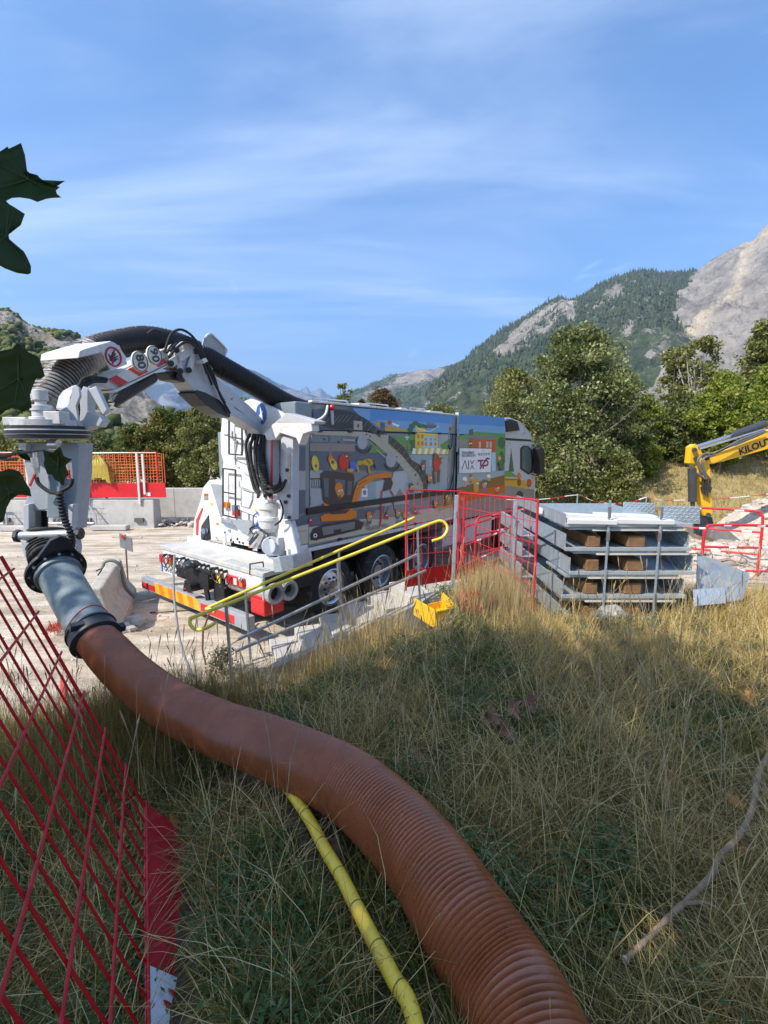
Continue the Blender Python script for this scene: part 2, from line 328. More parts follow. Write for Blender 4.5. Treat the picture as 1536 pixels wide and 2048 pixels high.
def hill(name, label, prof, r0, r1, zb, amp, wl, material, rockf, meadowf=None, nu=320, nt_=90, seed=1, ridge=.5, pw=1.15, crest=.0, streakf=None, fine=.08):
    pu = [p[0] for p in prof]; pv = [p[1] for p in prof]
    us = np.linspace(pu[0], pu[-1], nu); vs = np.interp(us, pu, pv); ts = np.concatenate([np.linspace(0, 1, nt_), 1 + np.linspace(.02, 1.2, 24)])
    a = (us - 768) / FOC; b = (1024 - vs) / FOC; rt = (-math.sin(PITCH) + b * math.cos(PITCH)) / (math.cos(PITCH) + b * math.sin(PITCH)); at_ = a / (math.cos(PITCH) + b * math.sin(PITCH))
    rr = r1 * (1 + ridge * .25 * (fbm(us / 90, us * 0, 3, seed + 40) - .5))
    T, U = np.meshgrid(ts, us, indexing='ij'); Y = r0 + (rr[None, :] - r0) * T; zr = CAMZ + rt * rr
    X = Y * at_[None, :]
    prof_t = np.where(T <= 1, T ** pw, np.clip(1 - (T - 1) * .9, 0, 1)); Z = zb + (zr[None, :] - zb) * prof_t
    env = np.where(T <= 1, np.sin(np.pi * np.clip(T, 0, 1)) ** .6, 0)
    n1 = fbm(X / wl, Y / wl, 7, seed, .53, ridge=True) - .55; n2 = fbm(X / (wl * .11), Y / (wl * .11), 4, seed + 9) - .5
    Z = Z + amp * (n1 * env + fine * n2 * np.where(T <= 1, 1, 0)) + crest * (fbm(U / 4.0, U * 0, 4, seed + 3) - .5) * np.exp(-((T - 1) / .03) ** 2)
    P = np.stack([X, Y, Z], -1).reshape(-1, 3); pu_, pv_ = project(P); n_t, n_u = T.shape
    idx = np.arange(n_t * n_u).reshape(n_t, n_u); Fq = np.stack([idx[:-1, :-1], idx[:-1, 1:], idx[1:, 1:], idx[1:, :-1]], -1).reshape(-1, 4)
    rk = rockf(pu_, pv_, n1.ravel(), n2.ravel()); md = meadowf(pu_, pv_, n1.ravel(), n2.ravel()) if meadowf else rk * 0
    o = fastmesh(name, P, Fq, material, {'rock': np.clip(rk, 0, 1), 'meadow': np.clip(md, 0, 1), 'streak': np.clip(streakf(pu_, pv_, n1.ravel(), n2.ravel()), 0, 1) if streakf else rk * 0}, smooth=True); struct(o, label)
    HILLS[label] = (T, X, Y, Z, pu_.reshape(T.shape), pv_.reshape(T.shape), rk.reshape(T.shape)); return o
def blob(u, v, cu, cv, su, sv_, rot=0):
    c, s = math.cos(rot), math.sin(rot); a = (u - cu) * c + (v - cv) * s; b = -(u - cu) * s + (v - cv) * c
    return np.exp(-(a / su) ** 2 - (b / sv_) ** 2)
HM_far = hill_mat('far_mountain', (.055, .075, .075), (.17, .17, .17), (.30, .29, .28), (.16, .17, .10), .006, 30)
HM_mid = hill_mat('mid_mountain', (.058, .074, .038), (.15, .135, .115), (.36, .325, .28), (.12, .14, .06), .085, 5)
HM_near = hill_mat('near_hill', (.055, .075, .025), (.20, .18, .15), (.38, .34, .29), (.27, .23, .11), .30, 1.5)
hill('mountain', 'jagged pale blue peaks at the end of the valley', [(380, 840), (540, 812), (570, 800), (592, 790), (604, 778), (613, 773), (622, 783), (632, 779), (641, 775), (652, 786), (668, 794), (690, 806), (740, 822), (860, 850)], 8000, 11000, 0, 500, 900, HM_far, lambda u, v, a, b: .65 + a * 1.2, seed=5, crest=60)
hill('mountain', 'blue forested mountain far down the valley', [(60, 820), (200, 770), (300, 744), (380, 725), (430, 720), (480, 732), (510, 742), (545, 761), (590, 781), (640, 797), (700, 812), (800, 840), (900, 850)], 4200, 6200, 0, 420, 900, HM_far, lambda u, v, a, b: .22 + a * 1.5, seed=15, crest=12)
def rockA(u, v, a, b): return .12 + 1.2 * a + .7 * blob(u, v, 830, 752, 60, 10, -.3) + .5 * blob(u, v, 900, 745, 40, 8) + .6 * blob(u, v, 880, 800, 50, 10, -.3) * (b > 0) + .45 * blob(u, v, 950, 790, 40, 30)
hill('mountain', 'green mountain with pale rocky ledges above the truck', [(540, 850), (640, 812), (700, 790), (745, 768), (790, 751), (830, 744), (870, 737), (910, 727), (950, 705), (1000, 690), (1060, 680), (1200, 690), (1300, 760)], 1500, 3000, 0, 260, 520, HM_mid, rockA, seed=25, crest=6)
def rockB(u, v, a, b):
    edge = np.interp(v, [440, 500, 545, 575, 610, 640, 665, 690, 730, 790, 850], [1500, 1440, 1385, 1365, 1352, 1350, 1382, 1390, 1330, 1275, 1240])
    s = sstep((u - edge + 40 * b + 25 * a) / 22) * .95
    return s + .10 + 1.0 * a * (s < .5) + .42 * blob(u, v, 1085, 632, 55, 14, -.6) * (b > -.1) + .6 * blob(u, v, 1140, 622, 8, 20, -.3) + .5 * blob(u, v, 1232, 582, 14, 10, -.8) + .4 * blob(u, v, 1030, 680, 40, 20, -.5) + .4 * blob(u, v, 1090, 660, 30, 10, -.6) + .45 * blob(u, v, 1258, 655, 8, 16) + .4 * blob(u, v, 1300, 710, 10, 10)
def streakB(u, v, a, b):
    su = np.interp(v, [450, 490, 520, 560, 600, 630, 665], [1530, 1508, 1490, 1482, 1455, 1412, 1380]); w = np.interp(v, [450, 520, 600, 665], [16, 14, 14, 20])
    return .9 * np.exp(-((u - su + 60 * b) / w) ** 2) * sstep((680 - v) / 20) * (rk_on(u, v)) + .5 * blob(u, v, 1400, 650, 40, 14, -.3)
def rk_on(u, v): return sstep((u - np.interp(v, [440, 500, 545, 640, 690], [1490, 1430, 1380, 1350, 1380])) / 15)
hill('mountain', 'high mountain with dark forest and a bare grey cliff', [(860, 800), (900, 750), (960, 702), (1000, 672), (1045, 645), (1085, 618), (1120, 598), (1148, 601), (1175, 588), (1205, 573), (1240, 556), (1280, 548), (1310, 549), (1345, 556), (1375, 548), (1400, 540), (1425, 524), (1450, 510), (1480, 492), (1500, 486), (1512, 478), (1524, 462), (1536, 452), (1580, 400), (1700, 330), (2000, 300)], 650, 1900, 0, 190, 330, HM_mid, rockB, seed=33, crest=5, nu=520, nt_=210, pw=1.05, streakf=streakB, fine=.17)
def rockC(u, v, a, b): return .10 + 1.4 * a + .7 * blob(u, v, 25, 632, 30, 12) + .55 * blob(u, v, 120, 690, 60, 14, .1) + .8 * blob(u, v, 262, 800, 50, 34, .5) + .4 * blob(u, v, 60, 780, 60, 20)
def meadC(u, v, a, b): return 1.4 * blob(u, v, 80, 672, 80, 12, .05) * (b > -.25) + .5 * blob(u, v, 250, 765, 40, 12, .5) + .3 * (b > .12)
hill('hill', 'rocky scrub covered hill rising behind the concrete blocks', [(-900, 500), (-500, 590), (-200, 590), (-60, 600), (0, 617), (22, 619), (40, 634), (55, 652), (90, 658), (130, 664), (165, 684), (205, 720), (245, 755), (285, 795), (320, 822), (350, 848), (390, 872), (440, 895)], 110, 420, -2, 34, 60, HM_near, rockC, meadC, seed=44, crest=4, nu=460, nt_=180, pw=1.05)

# scrub and small trees on the near hill and forest on the ridges (past counting)
def clumps(name, hl, N, size, lo, hi, material, cone=False, tmin=.05, tmax=1.0, umax=9999, umin=-9999):
    T, X, Y, Z, PU, PV, RK = HILLS[hl]; ok = np.argwhere((T < tmax) & (T > tmin) & (RK < hi) & (RK > lo) & (PU > umin) & (PU < umax) & (PV > 400))
    w = Y[ok[:, 0], ok[:, 1]]; pk = ok[rng.choice(len(ok), N, p=w / w.sum())]; c = np.stack([X, Y, Z], -1)[pk[:, 0], pk[:, 1]]
    c[:, 0] += rng.normal(0, size * .7, N); s = size * rng.uniform(.5, 1.5, N)
    if cone:
        k = 5; a = np.arange(k) * 2 * np.pi / k; base = np.stack([np.cos(a) * .28, np.sin(a) * .28, a * 0], -1); tv = np.vstack([base, [[0, 0, 1.25]]]); tf = np.array([[i, (i + 1) % k, k] for i in range(k)])
    else:
        phi = (1 + 5 ** .5) / 2; tv = np.array([[-1, phi, 0], [1, phi, 0], [-1, -phi, 0], [1, -phi, 0], [0, -1, phi], [0, 1, phi], [0, -1, -phi], [0, 1, -phi], [phi, 0, -1], [phi, 0, 1], [-phi, 0, -1], [-phi, 0, 1]]) / 3.2
        tf = np.array([[0, 11, 5], [0, 5, 1], [0, 1, 7], [0, 7, 10], [0, 10, 11], [1, 5, 9], [5, 11, 4], [11, 10, 2], [10, 7, 6], [7, 1, 8], [3, 9, 4], [3, 4, 2], [3, 2, 6], [3, 6, 8], [3, 8, 9], [4, 9, 5], [2, 4, 11], [6, 2, 10], [8, 6, 7], [9, 8, 1]])
    n = len(tv); V = tv[None] * s[:, None, None] * rng.uniform(.65, 1.35, (N, n, 1)) + c[:, None]
    F = (tf[None] + (np.arange(N) * n)[:, None, None]).reshape(-1, 3)
    o = fastmesh(name, V.reshape(-1, 3), F, material, {'rnd': np.repeat(rng.random(N), n)}); tag(o, None, kind='stuff'); return o
scrub = leafmat('scrub_leaf', [(.04, .065, .018), (.075, .10, .028), (.11, .125, .04), (.15, .14, .055)], 0, .9, spec=.1)
conif = leafmat('conifer_needle', [(.026, .040, .022), (.05, .064, .03), (.085, .095, .045)], 0, .9, spec=.1)
clumps('scrub', 'rocky scrub covered hill rising behind the concrete blocks', 9000, 2.8, -9, .62, scrub)
clumps('forest', 'high mountain with dark forest and a bare grey cliff', 14000, 7.5, -9, .5, conif, cone=True, tmin=.35)
clumps('forest', 'green mountain with pale rocky ledges above the truck', 7000, 9, -9, .4, conif, cone=True, tmin=.3)
# air: pale blue haze in one closed box round everything
hz = MB().box((0, 200, 999), (28400, 28400, 2010)); hzm = bpy.data.materials.new('haze'); hzm.use_nodes = True; hn = hzm.node_tree; hn.nodes.clear()
ho = hn.nodes.new('ShaderNodeOutputMaterial'); hv = hn.nodes.new('ShaderNodeVolumePrincipled'); hv.inputs['Density'].default_value = 1.15e-4; hv.inputs['Color'].default_value = (.42, .64, 1, 1); hv.inputs['Anisotropy'].default_value = .2
hn.links.new(hv.outputs[0], ho.inputs['Volume']); hb = hz.build('haze', hzm); tag(hb, None, kind='stuff')
# ------------------------------------------------------------------ common paints
WHITE = mat('white_paint', (.69, .69, .68), .35, var=.07, vs=9, c2=(.36, .33, .28), c2f=(.50, .80), c2s=7, bump=.05)
WGREY = mat('grey_white_paint', (.47, .49, .515), .4, var=.08, c2=(.4, .38, .35), c2f=(.55, .8))
mat('worn_white', (.56, .56, .55), .45, var=.15, vs=12, c2=(.30, .26, .22), c2f=(.54, .76), c2s=8)
GREYP = mat('grey_paint', (.30, .32, .34), .45, var=.12, c2=(.42, .39, .34), c2f=(.55, .8))
STEEL = mat('galvanised_steel', (.46, .53, .57), .38, .55, var=.16, vs=22, c2=(.62, .65, .66), c2f=(.5, .75), c2s=9, bump=.04)
BLACK = mat('black_plastic', (.018, .018, .02), .45, var=.2)
RUBBER = mat('black_rubber', (.022, .022, .022), .8, var=.3, vs=14, c2=(.16, .14, .12), c2f=(.55, .85), c2s=7)
DARKM = mat('dark_metal', (.05, .052, .055), .45, .4, var=.2)
CHROME = mat('bright_metal', (.62, .63, .65), .22, .9, var=.08)
RED = mat('red_paint', (.55, .018, .02), .4, var=.12, coat=.2)
ORANGE = mat('orange_paint', (.85, .20, .02), .45, var=.1)
YELLOW = mat('yellow_paint', (.80, .52, .03), .45, var=.1, c2=(.5, .33, .08), c2f=(.6, .85))
GLASS = mat('dark_glass', (.015, .02, .022), .06, 0, var=.1, spec=.9)
DUSTY = mat('dusty_steel_deck', (.50, .50, .48), .6, .2, var=.14, vs=7, c2=(.62, .57, .48), c2f=(.45, .65), c2s=4, bump=.1)
CONC = mat('concrete', (.47, .45, .41), .9, var=.1, vs=3, c2=(.34, .32, .29), c2f=(.5, .78), c2s=2.2, bump=.35, bs=45)
def flat(name, c): return mat('print_' + name, c, .35, var=.05, vs=4, coat=.25, spec=.4)

# ------------------------------------------------------------------ text
def text_mesh(body, org, X, Y, size, m, name, parent, align='LEFT', bold=0.):
    cu = bpy.data.curves.new('lettering', 'FONT'); cu.body = body; cu.size = size; cu.align_x = align; cu.align_y = 'CENTER'; cu.offset = bold; cu.resolution_u = 2
    o = bpy.data.objects.new('lettering', cu); col.objects.link(o); dg = bpy.context.evaluated_depsgraph_get(); me = o.evaluated_get(dg).to_mesh()
    X = np.array(X, float); Y = np.array(Y, float); org = np.array(org, float); b = MB()
    b.add([org + v.co.x * X + v.co.y * Y for v in me.vertices], [tuple(p.vertices) for p in me.polygons])
    o.evaluated_get(dg).to_mesh_clear(); bpy.data.objects.remove(o); bpy.data.curves.remove(cu)
    return b.build(name, m, parent)

# ------------------------------------------------------------------ suction truck
TA = R(39.3); TO = np.array([-1.75, 6.67, 0.]); TD = np.array([math.sin(TA), math.cos(TA), 0]); TN = np.array([-TD[1], TD[0], 0]); UP = np.array([0, 0, 1.])
def T(s, l, z): return TO + s * TD + l * TN + z * UP
def TS(u, v, l=0.): return onplane(u, v, TO + l * TN, TN)
def TR(u, v, s=.84): return onplane(u, v, TO + s * TD, TD)
truck = thing('suction_truck', 'white suction excavator truck with cartoon printed side and raised boom', 'truck', TO, math.pi / 2 - TA)
def tbox(b, s0, s1, l0, l1, z0, z1, m=0): return b.box(T((s0 + s1) / 2, (l0 + l1) / 2, (z0 + z1) / 2), (s1 - s0, l1 - l0, z1 - z0), TD, TN, UP, m)
def tpart(name, m, *boxes, bevel=.008, parent=None):
    b = MB()
    for q in boxes: tbox(b, *q)
    return b.each(name, m, parent or truck, bevel=bevel)
SIDE = mat('printed_vinyl_side', (.20, .235, .245), .3, var=.12, vs=1.5, coat=.35)
tpart('chassis', DARKM, (0.3, 9.9, .55, .8, .72, .98), (0.3, 9.9, 1.6, 1.85, .72, .98), (.9, 7.4, .3, 2.2, .98, 1.24), (1.0, 7.2, .5, 1.9, .5, .72))
tank = tpart('tank_body', SIDE, (.64, 5.34, .0, 2.05, 1.30, 3.13), (.70, 5.34, .02, 2.03, 3.14, 3.55), bevel=.02)
tpart('locker_body', SIDE, (5.40, 7.52, .0, 2.35, 1.16, 3.52), bevel=.03)
tpart('roof_edge', WHITE, (1.0, 5.36, -.02, .07, 3.552, 3.585), (5.40, 7.4, .0, .2, 3.522, 3.56), (5.345, 5.385, -.03, .05, 2.75, 3.62), (2.2, 2.5, .1, .3, 3.585, 3.63), (3.4, 3.6, .1, .25, 3.585, 3.62), (4.4, 4.9, .1, .3, 3.585, 3.62))
b = MB()
for a in [(1.2, 1.9), (2.4, 3.0), (3.7, 4.2)]:
    b.tube([T(a[0], .1, 3.58), T(a[0], .1, 3.64), T(a[1], .1, 3.64), T(a[1], .1, 3.58)], .012, 6)
b.each('roof_rail', CHROME, truck, 40)
tpart('bottom_rail', WHITE, (.86, 7.5, -.015, .06, 1.23, 1.295))
tpart('side_rail', BLACK, (.84, 5.2, -.045, -.002, 1.83, 1.93))
tpart('panel_seam', BLACK, (.95, 5.34, -.006, .01, 3.131, 3.139), (5.345, 5.395, .01, .2, 1.2, 3.5), (1.75, 1.765, -.005, .01, 1.30, 1.82), (5.40, 7.50, -.005, .01, 2.86, 2.868), (6.55, 6.562, -.005, .01, 1.2, 3.5), (3.05, 3.062, -.005, .01, 1.30, 1.82), (4.3, 4.31, -.005, .01, 1.3, 1.82), bevel=0)
tpart('wheel_arch', BLACK, (1.0, 4.95, .0, .5, 1.08, 1.225), (.62, .98, .0, .5, .75, 1.15), (7.5, 9.7, .02, .4, .62, 1.12))
tpart('tool_box', WGREY, (4.9, 5.7, .05, .6, .62, 1.08), (5.9, 7.3, .05, .55, .55, 1.12))

# wheels
def wheel(s, l, deep, near=True):
    t = MB(); c = T(s, l, .52); r = .52; wd = .3; a = -1 if near else 1
    prof = [(.29, 0), (.36, -.005), (.44, .0), (.49, .02), (.515, .05), (.52, .10), (.52, .2), (.515, .25), (.49, .28), (.44, .30), (.3, .3)]
    seg = 40; vs = []
    for (rr, w) in prof:
        for k in range(seg):
            q = 2 * math.pi * k / seg; g = .988 if (k % 2 and rr > .5) else 1
            vs.append(c + rr * g * (math.cos(q) * TD + math.sin(q) * UP) + (w - .0) * TN)
    n = len(prof); t.add(vs, [(i * seg + k, i * seg + (k + 1) % seg, (i + 1) * seg + (k + 1) % seg, (i + 1) * seg + k) for i in range(n - 1) for k in range(seg)])
    w_ = t.build('wheel', RUBBER, truck, 35)
    m = MB(); pr = [(.30, -.012), (.325, .0), (.30, .01), (.27, .03), (.26, .16 if deep else .05), (.20, .18 if deep else .03), (.12, .17 if deep else .0), (.11, .10 if deep else -.04), (.0, .09 if deep else -.05)]; vs = []; seg = 24
    for (rr, w) in pr:
        for k in range(seg): q = 2 * math.pi * k / seg; vs.append(c + max(rr, .001) * (math.cos(q) * TD + math.sin(q) * UP) + w * TN)
    m.add(vs, [(i * seg + k, i * seg + (k + 1) % seg, (i + 1) * seg + (k + 1) % seg, (i + 1) * seg + k) for i in range(len(pr) - 1) for k in range(seg)])
    m.build('rim', CHROME if not deep else mat('rim_metal', (.45, .49, .53), .3, .7), w_, 30)
    h = MB()
    for k in range(10):
        q = 2 * math.pi * k / 10; p = c + .165 * (math.cos(q) * TD + math.sin(q) * UP); h.cyl(p + (.03 if not deep else .185) * TN, p + (-.01 if not deep else .13) * TN, .02, seg=8)
    h.each('wheel_nut', DARKM, w_)
wheel(1.42, .03, False); wheel(2.74, .03, True); wheel(4.07, .03, True); wheel(8.3, .05, False)
for s in (1.42, 2.74, 4.07, 8.3): wheel(s, 2.05, True)

# mural (flat print on the side panels)
PR = {k: flat(k, c) for k, c in dict(sky=(0.094, 0.275, 0.578), sky2=(0.186, 0.382, 0.609), green=(0.121, 0.302, 0.076), dgreen=(0.046, 0.136, 0.061), ochre=(0.577, 0.350, 0.033), yellow=(0.749, 0.552, 0.069), lblue=(0.355, 0.596, 0.687), street=(0.296, 0.387, 0.417), dark=(0.036, 0.036, 0.042), slate=(0.090, 0.128, 0.166), pale=(0.457, 0.495, 0.488), beige=(0.548, 0.503, 0.382), arm=(0.444, 0.413, 0.308), hose=(0.045, 0.043, 0.043), orange=(0.730, 0.201, 0.010), rust=(0.565, 0.096, 0.010), red=(0.639, 0.020, 0.020), grey=(0.204, 0.212, 0.212), lgrey=(0.382, 0.397, 0.412), skin=(0.576, 0.304, 0.093), brown=(0.221, 0.093, 0.025), white=(0.850, 0.850, 0.842), blue=(0.033, 0.153, 0.531), stone=(0.288, 0.243, 0.205)).items()}
PK = list(PR); mural = MB(); mlev = [0]
def mz(x, y): return 560 + x / 3.339, 800 + y / 3.339
def mp_(c, pts, lev=None, conv=mz):
    mlev[0] += 1; l = -.0035 - .00011 * mlev[0] if lev is None else lev
    mural.poly([TS(*conv(x, y), l) for x, y in pts], PK.index(c))
def me(c, x, y, rx, ry, n=14, rot=0, conv=mz):
    cs, sn = math.cos(rot), math.sin(rot)
    mp_(c, [(x + rx * math.cos(t) * cs - ry * math.sin(t) * sn, y + rx * math.cos(t) * sn + ry * math.sin(t) * cs) for t in [2 * math.pi * k / n for k in range(n)]], conv=conv)
def ml(c, pts, w, conv=mz):
    for (x0, y0), (x1, y1) in zip(pts[:-1], pts[1:]):
        L = math.hypot(x1 - x0, y1 - y0) or 1; a, b_ = -(y1 - y0) / L * w / 2, (x1 - x0) / L * w / 2
        mp_(c, [(x0 + a, y0 + b_), (x1 + a, y1 + b_), (x1 - a, y1 - b_), (x0 - a, y0 - b_)], conv=conv)
def fellow(x, y, s, hat='orange', body='slate', conv=mz):     # a little helmeted worker of the print
    me(body, x, y + 26 * s, 15 * s, 26 * s, conv=conv); me('skin', x, y, 17 * s, 30 * s, conv=conv); me(hat, x - 2 * s, y - 18 * s, 18 * s, 16 * s, conv=conv)
    me('white', x + 3 * s, y - 2 * s, 5 * s, 5 * s, 8, conv=conv); me('white', x + 13 * s, y - 3 * s, 5 * s, 5 * s, 8, conv=conv); me('dark', x + 4 * s, y - 2 * s, 2 * s, 2 * s, 6, conv=conv)
# upper band
mp_('slate', [(222, 60), (590, 62), (620, 205), (222, 198)]); mp_('sky2', [(480, 54), (600, 60), (600, 140), (540, 110)])
mp_('sky', [(600, 58), (1170, 104), (1125, 222), (640, 204), (600, 150)]); mp_('sky2', [(640, 130), (1150, 160), (1125, 222), (700, 208)])
mp_('white', [(748, 150), (800, 168), (790, 180), (752, 166)]); mp_('ochre', [(612, 140), (660, 150), (720, 172), (880, 205), (880, 212), (690, 206)])
mp_('slate', [(668, 148), (700, 150), (702, 208), (670, 206)]); me('rust', 732, 150, 14, 17); me('red', 732, 150, 9, 5)
for (x, y, r) in [(880, 175, 20), (905, 160, 22), (930, 172, 20), (955, 182, 24), (870, 198, 20)]: me('dgreen', x, y, r, r * .9)
mp_('slate', [(972, 165), (1045, 168), (1050, 190), (975, 188)]); mp_('grey', [(985, 150), (1030, 155), (1045, 170), (975, 168)])
mp_('yellow', [(905, 185), (965, 187), (985, 215), (905, 214)]); ml('white', [(905, 170), (930, 195), (1000, 212), (1060, 175)], 4); me('brown', 1136, 190, 9, 18); me('skin', 1136, 176, 6, 6)
# town
mp_('green', [(640, 260), (800, 240), (905, 228), (1125, 228), (1125, 365), (640, 365)]); mp_('dgreen', [(860, 225), (900, 225), (900, 340), (868, 340)])
for (x, y, r) in [(830, 265, 26), (850, 310, 24), (815, 330, 22), (880, 250, 20)]: me('green', x, y, r, r)
ml('white', [(848, 238), (848, 268)], 5); ml('white', [(833, 248), (863, 250)], 5); ml('brown', [(848, 268), (850, 340)], 5)
mp_('yellow', [(903, 216), (1055, 226), (1055, 322), (903, 320)]); mp_('lblue', [(958, 240), (1050, 246), (1050, 318), (958, 316)]); mp_('lgrey', [(1058, 228), (1125, 232), (1125, 335), (1058, 330)])
for x in (915, 942): mp_('orange', [(x, 232), (x + 17, 233), (x + 17, 256), (x, 255)]); mp_('orange', [(x, 276), (x + 17, 277), (x + 17, 304), (x, 303)])
for x in (966, 1000, 1030): mp_('ochre', [(x, 254), (x + 16, 255), (x + 16, 272), (x, 271)]); mp_('orange', [(x, 282), (x + 16, 283), (x + 16, 306), (x, 305)])
for k in range(12): x = 885 + k * 20; mp_('yellow' if k % 2 else 'white', [(x + 4, 322), (x + 23, 323), (x + 17, 362), (x - 4, 361)])
mp_('green', [(1070, 300), (1125, 262), (1125, 330), (1080, 330)])
mp_('street', [(820, 366), (1120, 368), (1115, 600), (830, 600)]); mp_('slate', [(945, 398), (975, 400), (972, 520), (945, 515)]); mp_('pale', [(1000, 400), (1030, 402), (1030, 440), (1000, 440)])
mp_('lgrey', [(1080, 400), (1118, 402), (1112, 580), (1085, 560)])
# left field
mp_('slate', [(82, 310), (170, 312), (170, 470), (82, 470)]); mp_('lgrey', [(82, 474), (170, 474), (170, 600), (82, 600)]); mp_('slate', [(82, 604), (170, 604), (170, 745), (82, 790)])
mp_('slate', [(200, 280), (510, 285), (500, 480), (200, 480)]); mp_('stone', [(200, 286), (520, 292), (520, 345), (200, 340)]); mp_('grey', [(330, 220), (345, 220), (345, 470), (332, 470)])
mp_('lgrey', [(200, 470), (285, 470), (285, 520), (200, 520)]); ml('brown', [(198, 528), (270, 522)], 7)
for k in range(5): ml('pale', [(205 + 15 * k, 532), (205 + 15 * k, 575)], 5)
mp_('lgrey', [(200, 590), (290, 590), (300, 690), (200, 720)])
mp_('slate', [(500, 300), (860, 330), (860, 470), (500, 470)]); mp_('green', [(600, 300), (780, 330), (780, 360), (600, 350)])
mp_('pale', [(560, 560), (760, 520), (860, 480), (860, 690), (560, 720)]); mp_('lgrey', [(520, 600), (640, 570), (640, 700), (520, 720)]); mp_('street', [(585, 545), (640, 545), (640, 690), (585, 700)])
mp_('white', [(545, 590), (585, 590), (585, 648), (545, 648)]); me('stone', 565, 618, 12, 18); mp_('pale', [(760, 480), (850, 470), (850, 600), (740, 560)])
mp_('stone', [(760, 660), (800, 590), (850, 670)]); mp_('street', [(850, 500), (940, 560), (940, 640), (850, 660)])
# lower panel
mp_('slate', [(70, 800), (185, 762), (600, 735), (600, 830), (70, 850)]); mp_('beige', [(70, 855), (190, 830), (190, 955), (70, 985)]); ml('rust', [(70, 885), (180, 872)], 3)
mp_('beige', [(193, 850), (430, 815), (1150, 700), (1165, 775), (430, 918), (193, 965)]); mp_('slate', [(520, 735), (700, 712), (690, 780), (520, 800)])
for (x, y, w, h) in [(660, 770, 60, 55), (740, 755, 45, 60), (820, 760, 50, 40), (560, 830, 40, 35), (900, 745, 40, 40)]: mp_('stone', [(x - w, y + h * .5), (x - w * .3, y - h * .6), (x + w * .2, y - h * .7), (x + w, y + h * .45)])
for (x, y) in [(600, 860), (640, 850), (700, 840), (800, 815)]: me('stone', x, y, 30, 14)
# printed crane arm and hose
mp_('arm', [(200, 206), (560, 212), (640, 232), (730, 300), (830, 385), (905, 480), (955, 560), (962, 632), (925, 628), (870, 520), (790, 420), (700, 345), (600, 262), (540, 246), (430, 240), (230, 232)])
mp_('hose', [(240, 150), (300, 108), (330, 62), (400, 66), (480, 80), (560, 118), (640, 180), (700, 222), (760, 255), (830, 318), (880, 400), (930, 430), (968, 470), (988, 545), (984, 628), (955, 622), (955, 560), (925, 490), (870, 440), (800, 352), (720, 275), (640, 222), (560, 196), (490, 186), (420, 198), (340, 186)])
for k in range(26):
    t = k / 25; x = np.interp(t, [0, .3, .6, .8, 1], [270, 480, 740, 880, 975]); y = np.interp(t, [0, .3, .6, .8, 1], [130, 120, 262, 425, 590]); ml('grey', [(x - 22, y + 26), (x + 20, y - 24)], 3)
mp_('arm', [(492, 138), (550, 142), (550, 202), (492, 198)]); me('lgrey', 522, 172, 17, 22); me('brown', 522, 172, 9, 13); mp_('arm', [(672, 232), (725, 232), (722, 290), (700, 310), (668, 262)])
for (x, y) in [(300, 262), (395, 278), (578, 230), (602, 242), (745, 355), (780, 380), (905, 500), (920, 560), (940, 600)]: me('dark', x, y, 6, 6, 8)
ml('lgrey', [(420, 265), (500, 270)], 12); ml('dark', [(500, 270), (570, 270)], 4)
for (cx, cy, rx) in [(560, 300, 52), (750, 420, 50)]:
    me('lgrey', cx - 10, cy - 20, 34, 50)
    for q in range(3): ml('dark', [(cx + rx * math.cos(t) , cy + (38 + 9 * q) * math.sin(t)) for t in np.linspace(0.1, 3.0, 9)], 4)
ml('lgrey', [(640, 330), (760, 430)], 8); ml('pale', [(850, 540), (840, 610), (900, 635)], 5)
# characters and excavator of the print
me('yellow', 236, 425, 24, 55, rot=-.15); me('brown', 240, 440, 8, 12); me('orange', 338, 395, 17, 28); me('yellow', 358, 430, 22, 40, rot=-.3); me('brown', 352, 415, 12, 14)
me('red', 425, 415, 33, 55); me('brown', 448, 380, 20, 22); me('white', 445, 376, 5, 5, 8); mp_('blue', [(465, 415), (510, 405), (515, 465), (470, 465)]); me('skin', 470, 470, 26, 12)
me('ochre', 590, 415, 42, 24); ml('dark', [(575, 395), (605, 430)], 5); me('ochre', 535, 420, 22, 16); ml('ochre', [(515, 430), (525, 480)], 12); ml('ochre', [(590, 435), (600, 490)], 14); ml('dark', [(620, 400), (640, 455)], 8)
mp_('dark', [(272, 492), (300, 474), (340, 474), (490, 492), (498, 520), (478, 690), (440, 730), (330, 712), (288, 670)])
mp_('slate', [(292, 520), (326, 522), (324, 652), (300, 645)]); mp_('slate', [(368, 528), (436, 534), (430, 640), (372, 630)]); mp_('slate', [(454, 540), (482, 540), (474, 634), (450, 634)])
me('skin', 404, 620, 24, 34); me('orange', 392, 585, 25, 36, rot=.2); me('white', 396, 606, 6, 6, 8); me('white', 412, 602, 6, 6, 8); me('brown', 400, 650, 10, 16)
mp_('orange', [(290, 685), (335, 705), (500, 700), (478, 740), (300, 750)]); mp_('orange', [(270, 778), (300, 762), (480, 738), (512, 742), (512, 780), (470, 800), (280, 812)]); mp_('dark', [(330, 740), (470, 730), (440, 758), (340, 765)])
mp_('dark', [(202, 905), (222, 858), (300, 828), (520, 798), (560, 820), (545, 862), (300, 922), (208, 938)]); mp_('grey', [(280, 850), (500, 812), (500, 860), (290, 905)]); me('dark', 236, 905, 34, 34); me('white', 236, 905, 13, 14); me('dark', 236, 905, 7, 8); mp_('dark', [(358, 868), (410, 860), (410, 888), (360, 896)])
mp_('orange', [(468, 722), (500, 600), (520, 550), (600, 500), (700, 484), (748, 494), (745, 520), (640, 522), (552, 580), (530, 640), (505, 718)]); ml('brown', [(520, 566), (580, 535)], 6)
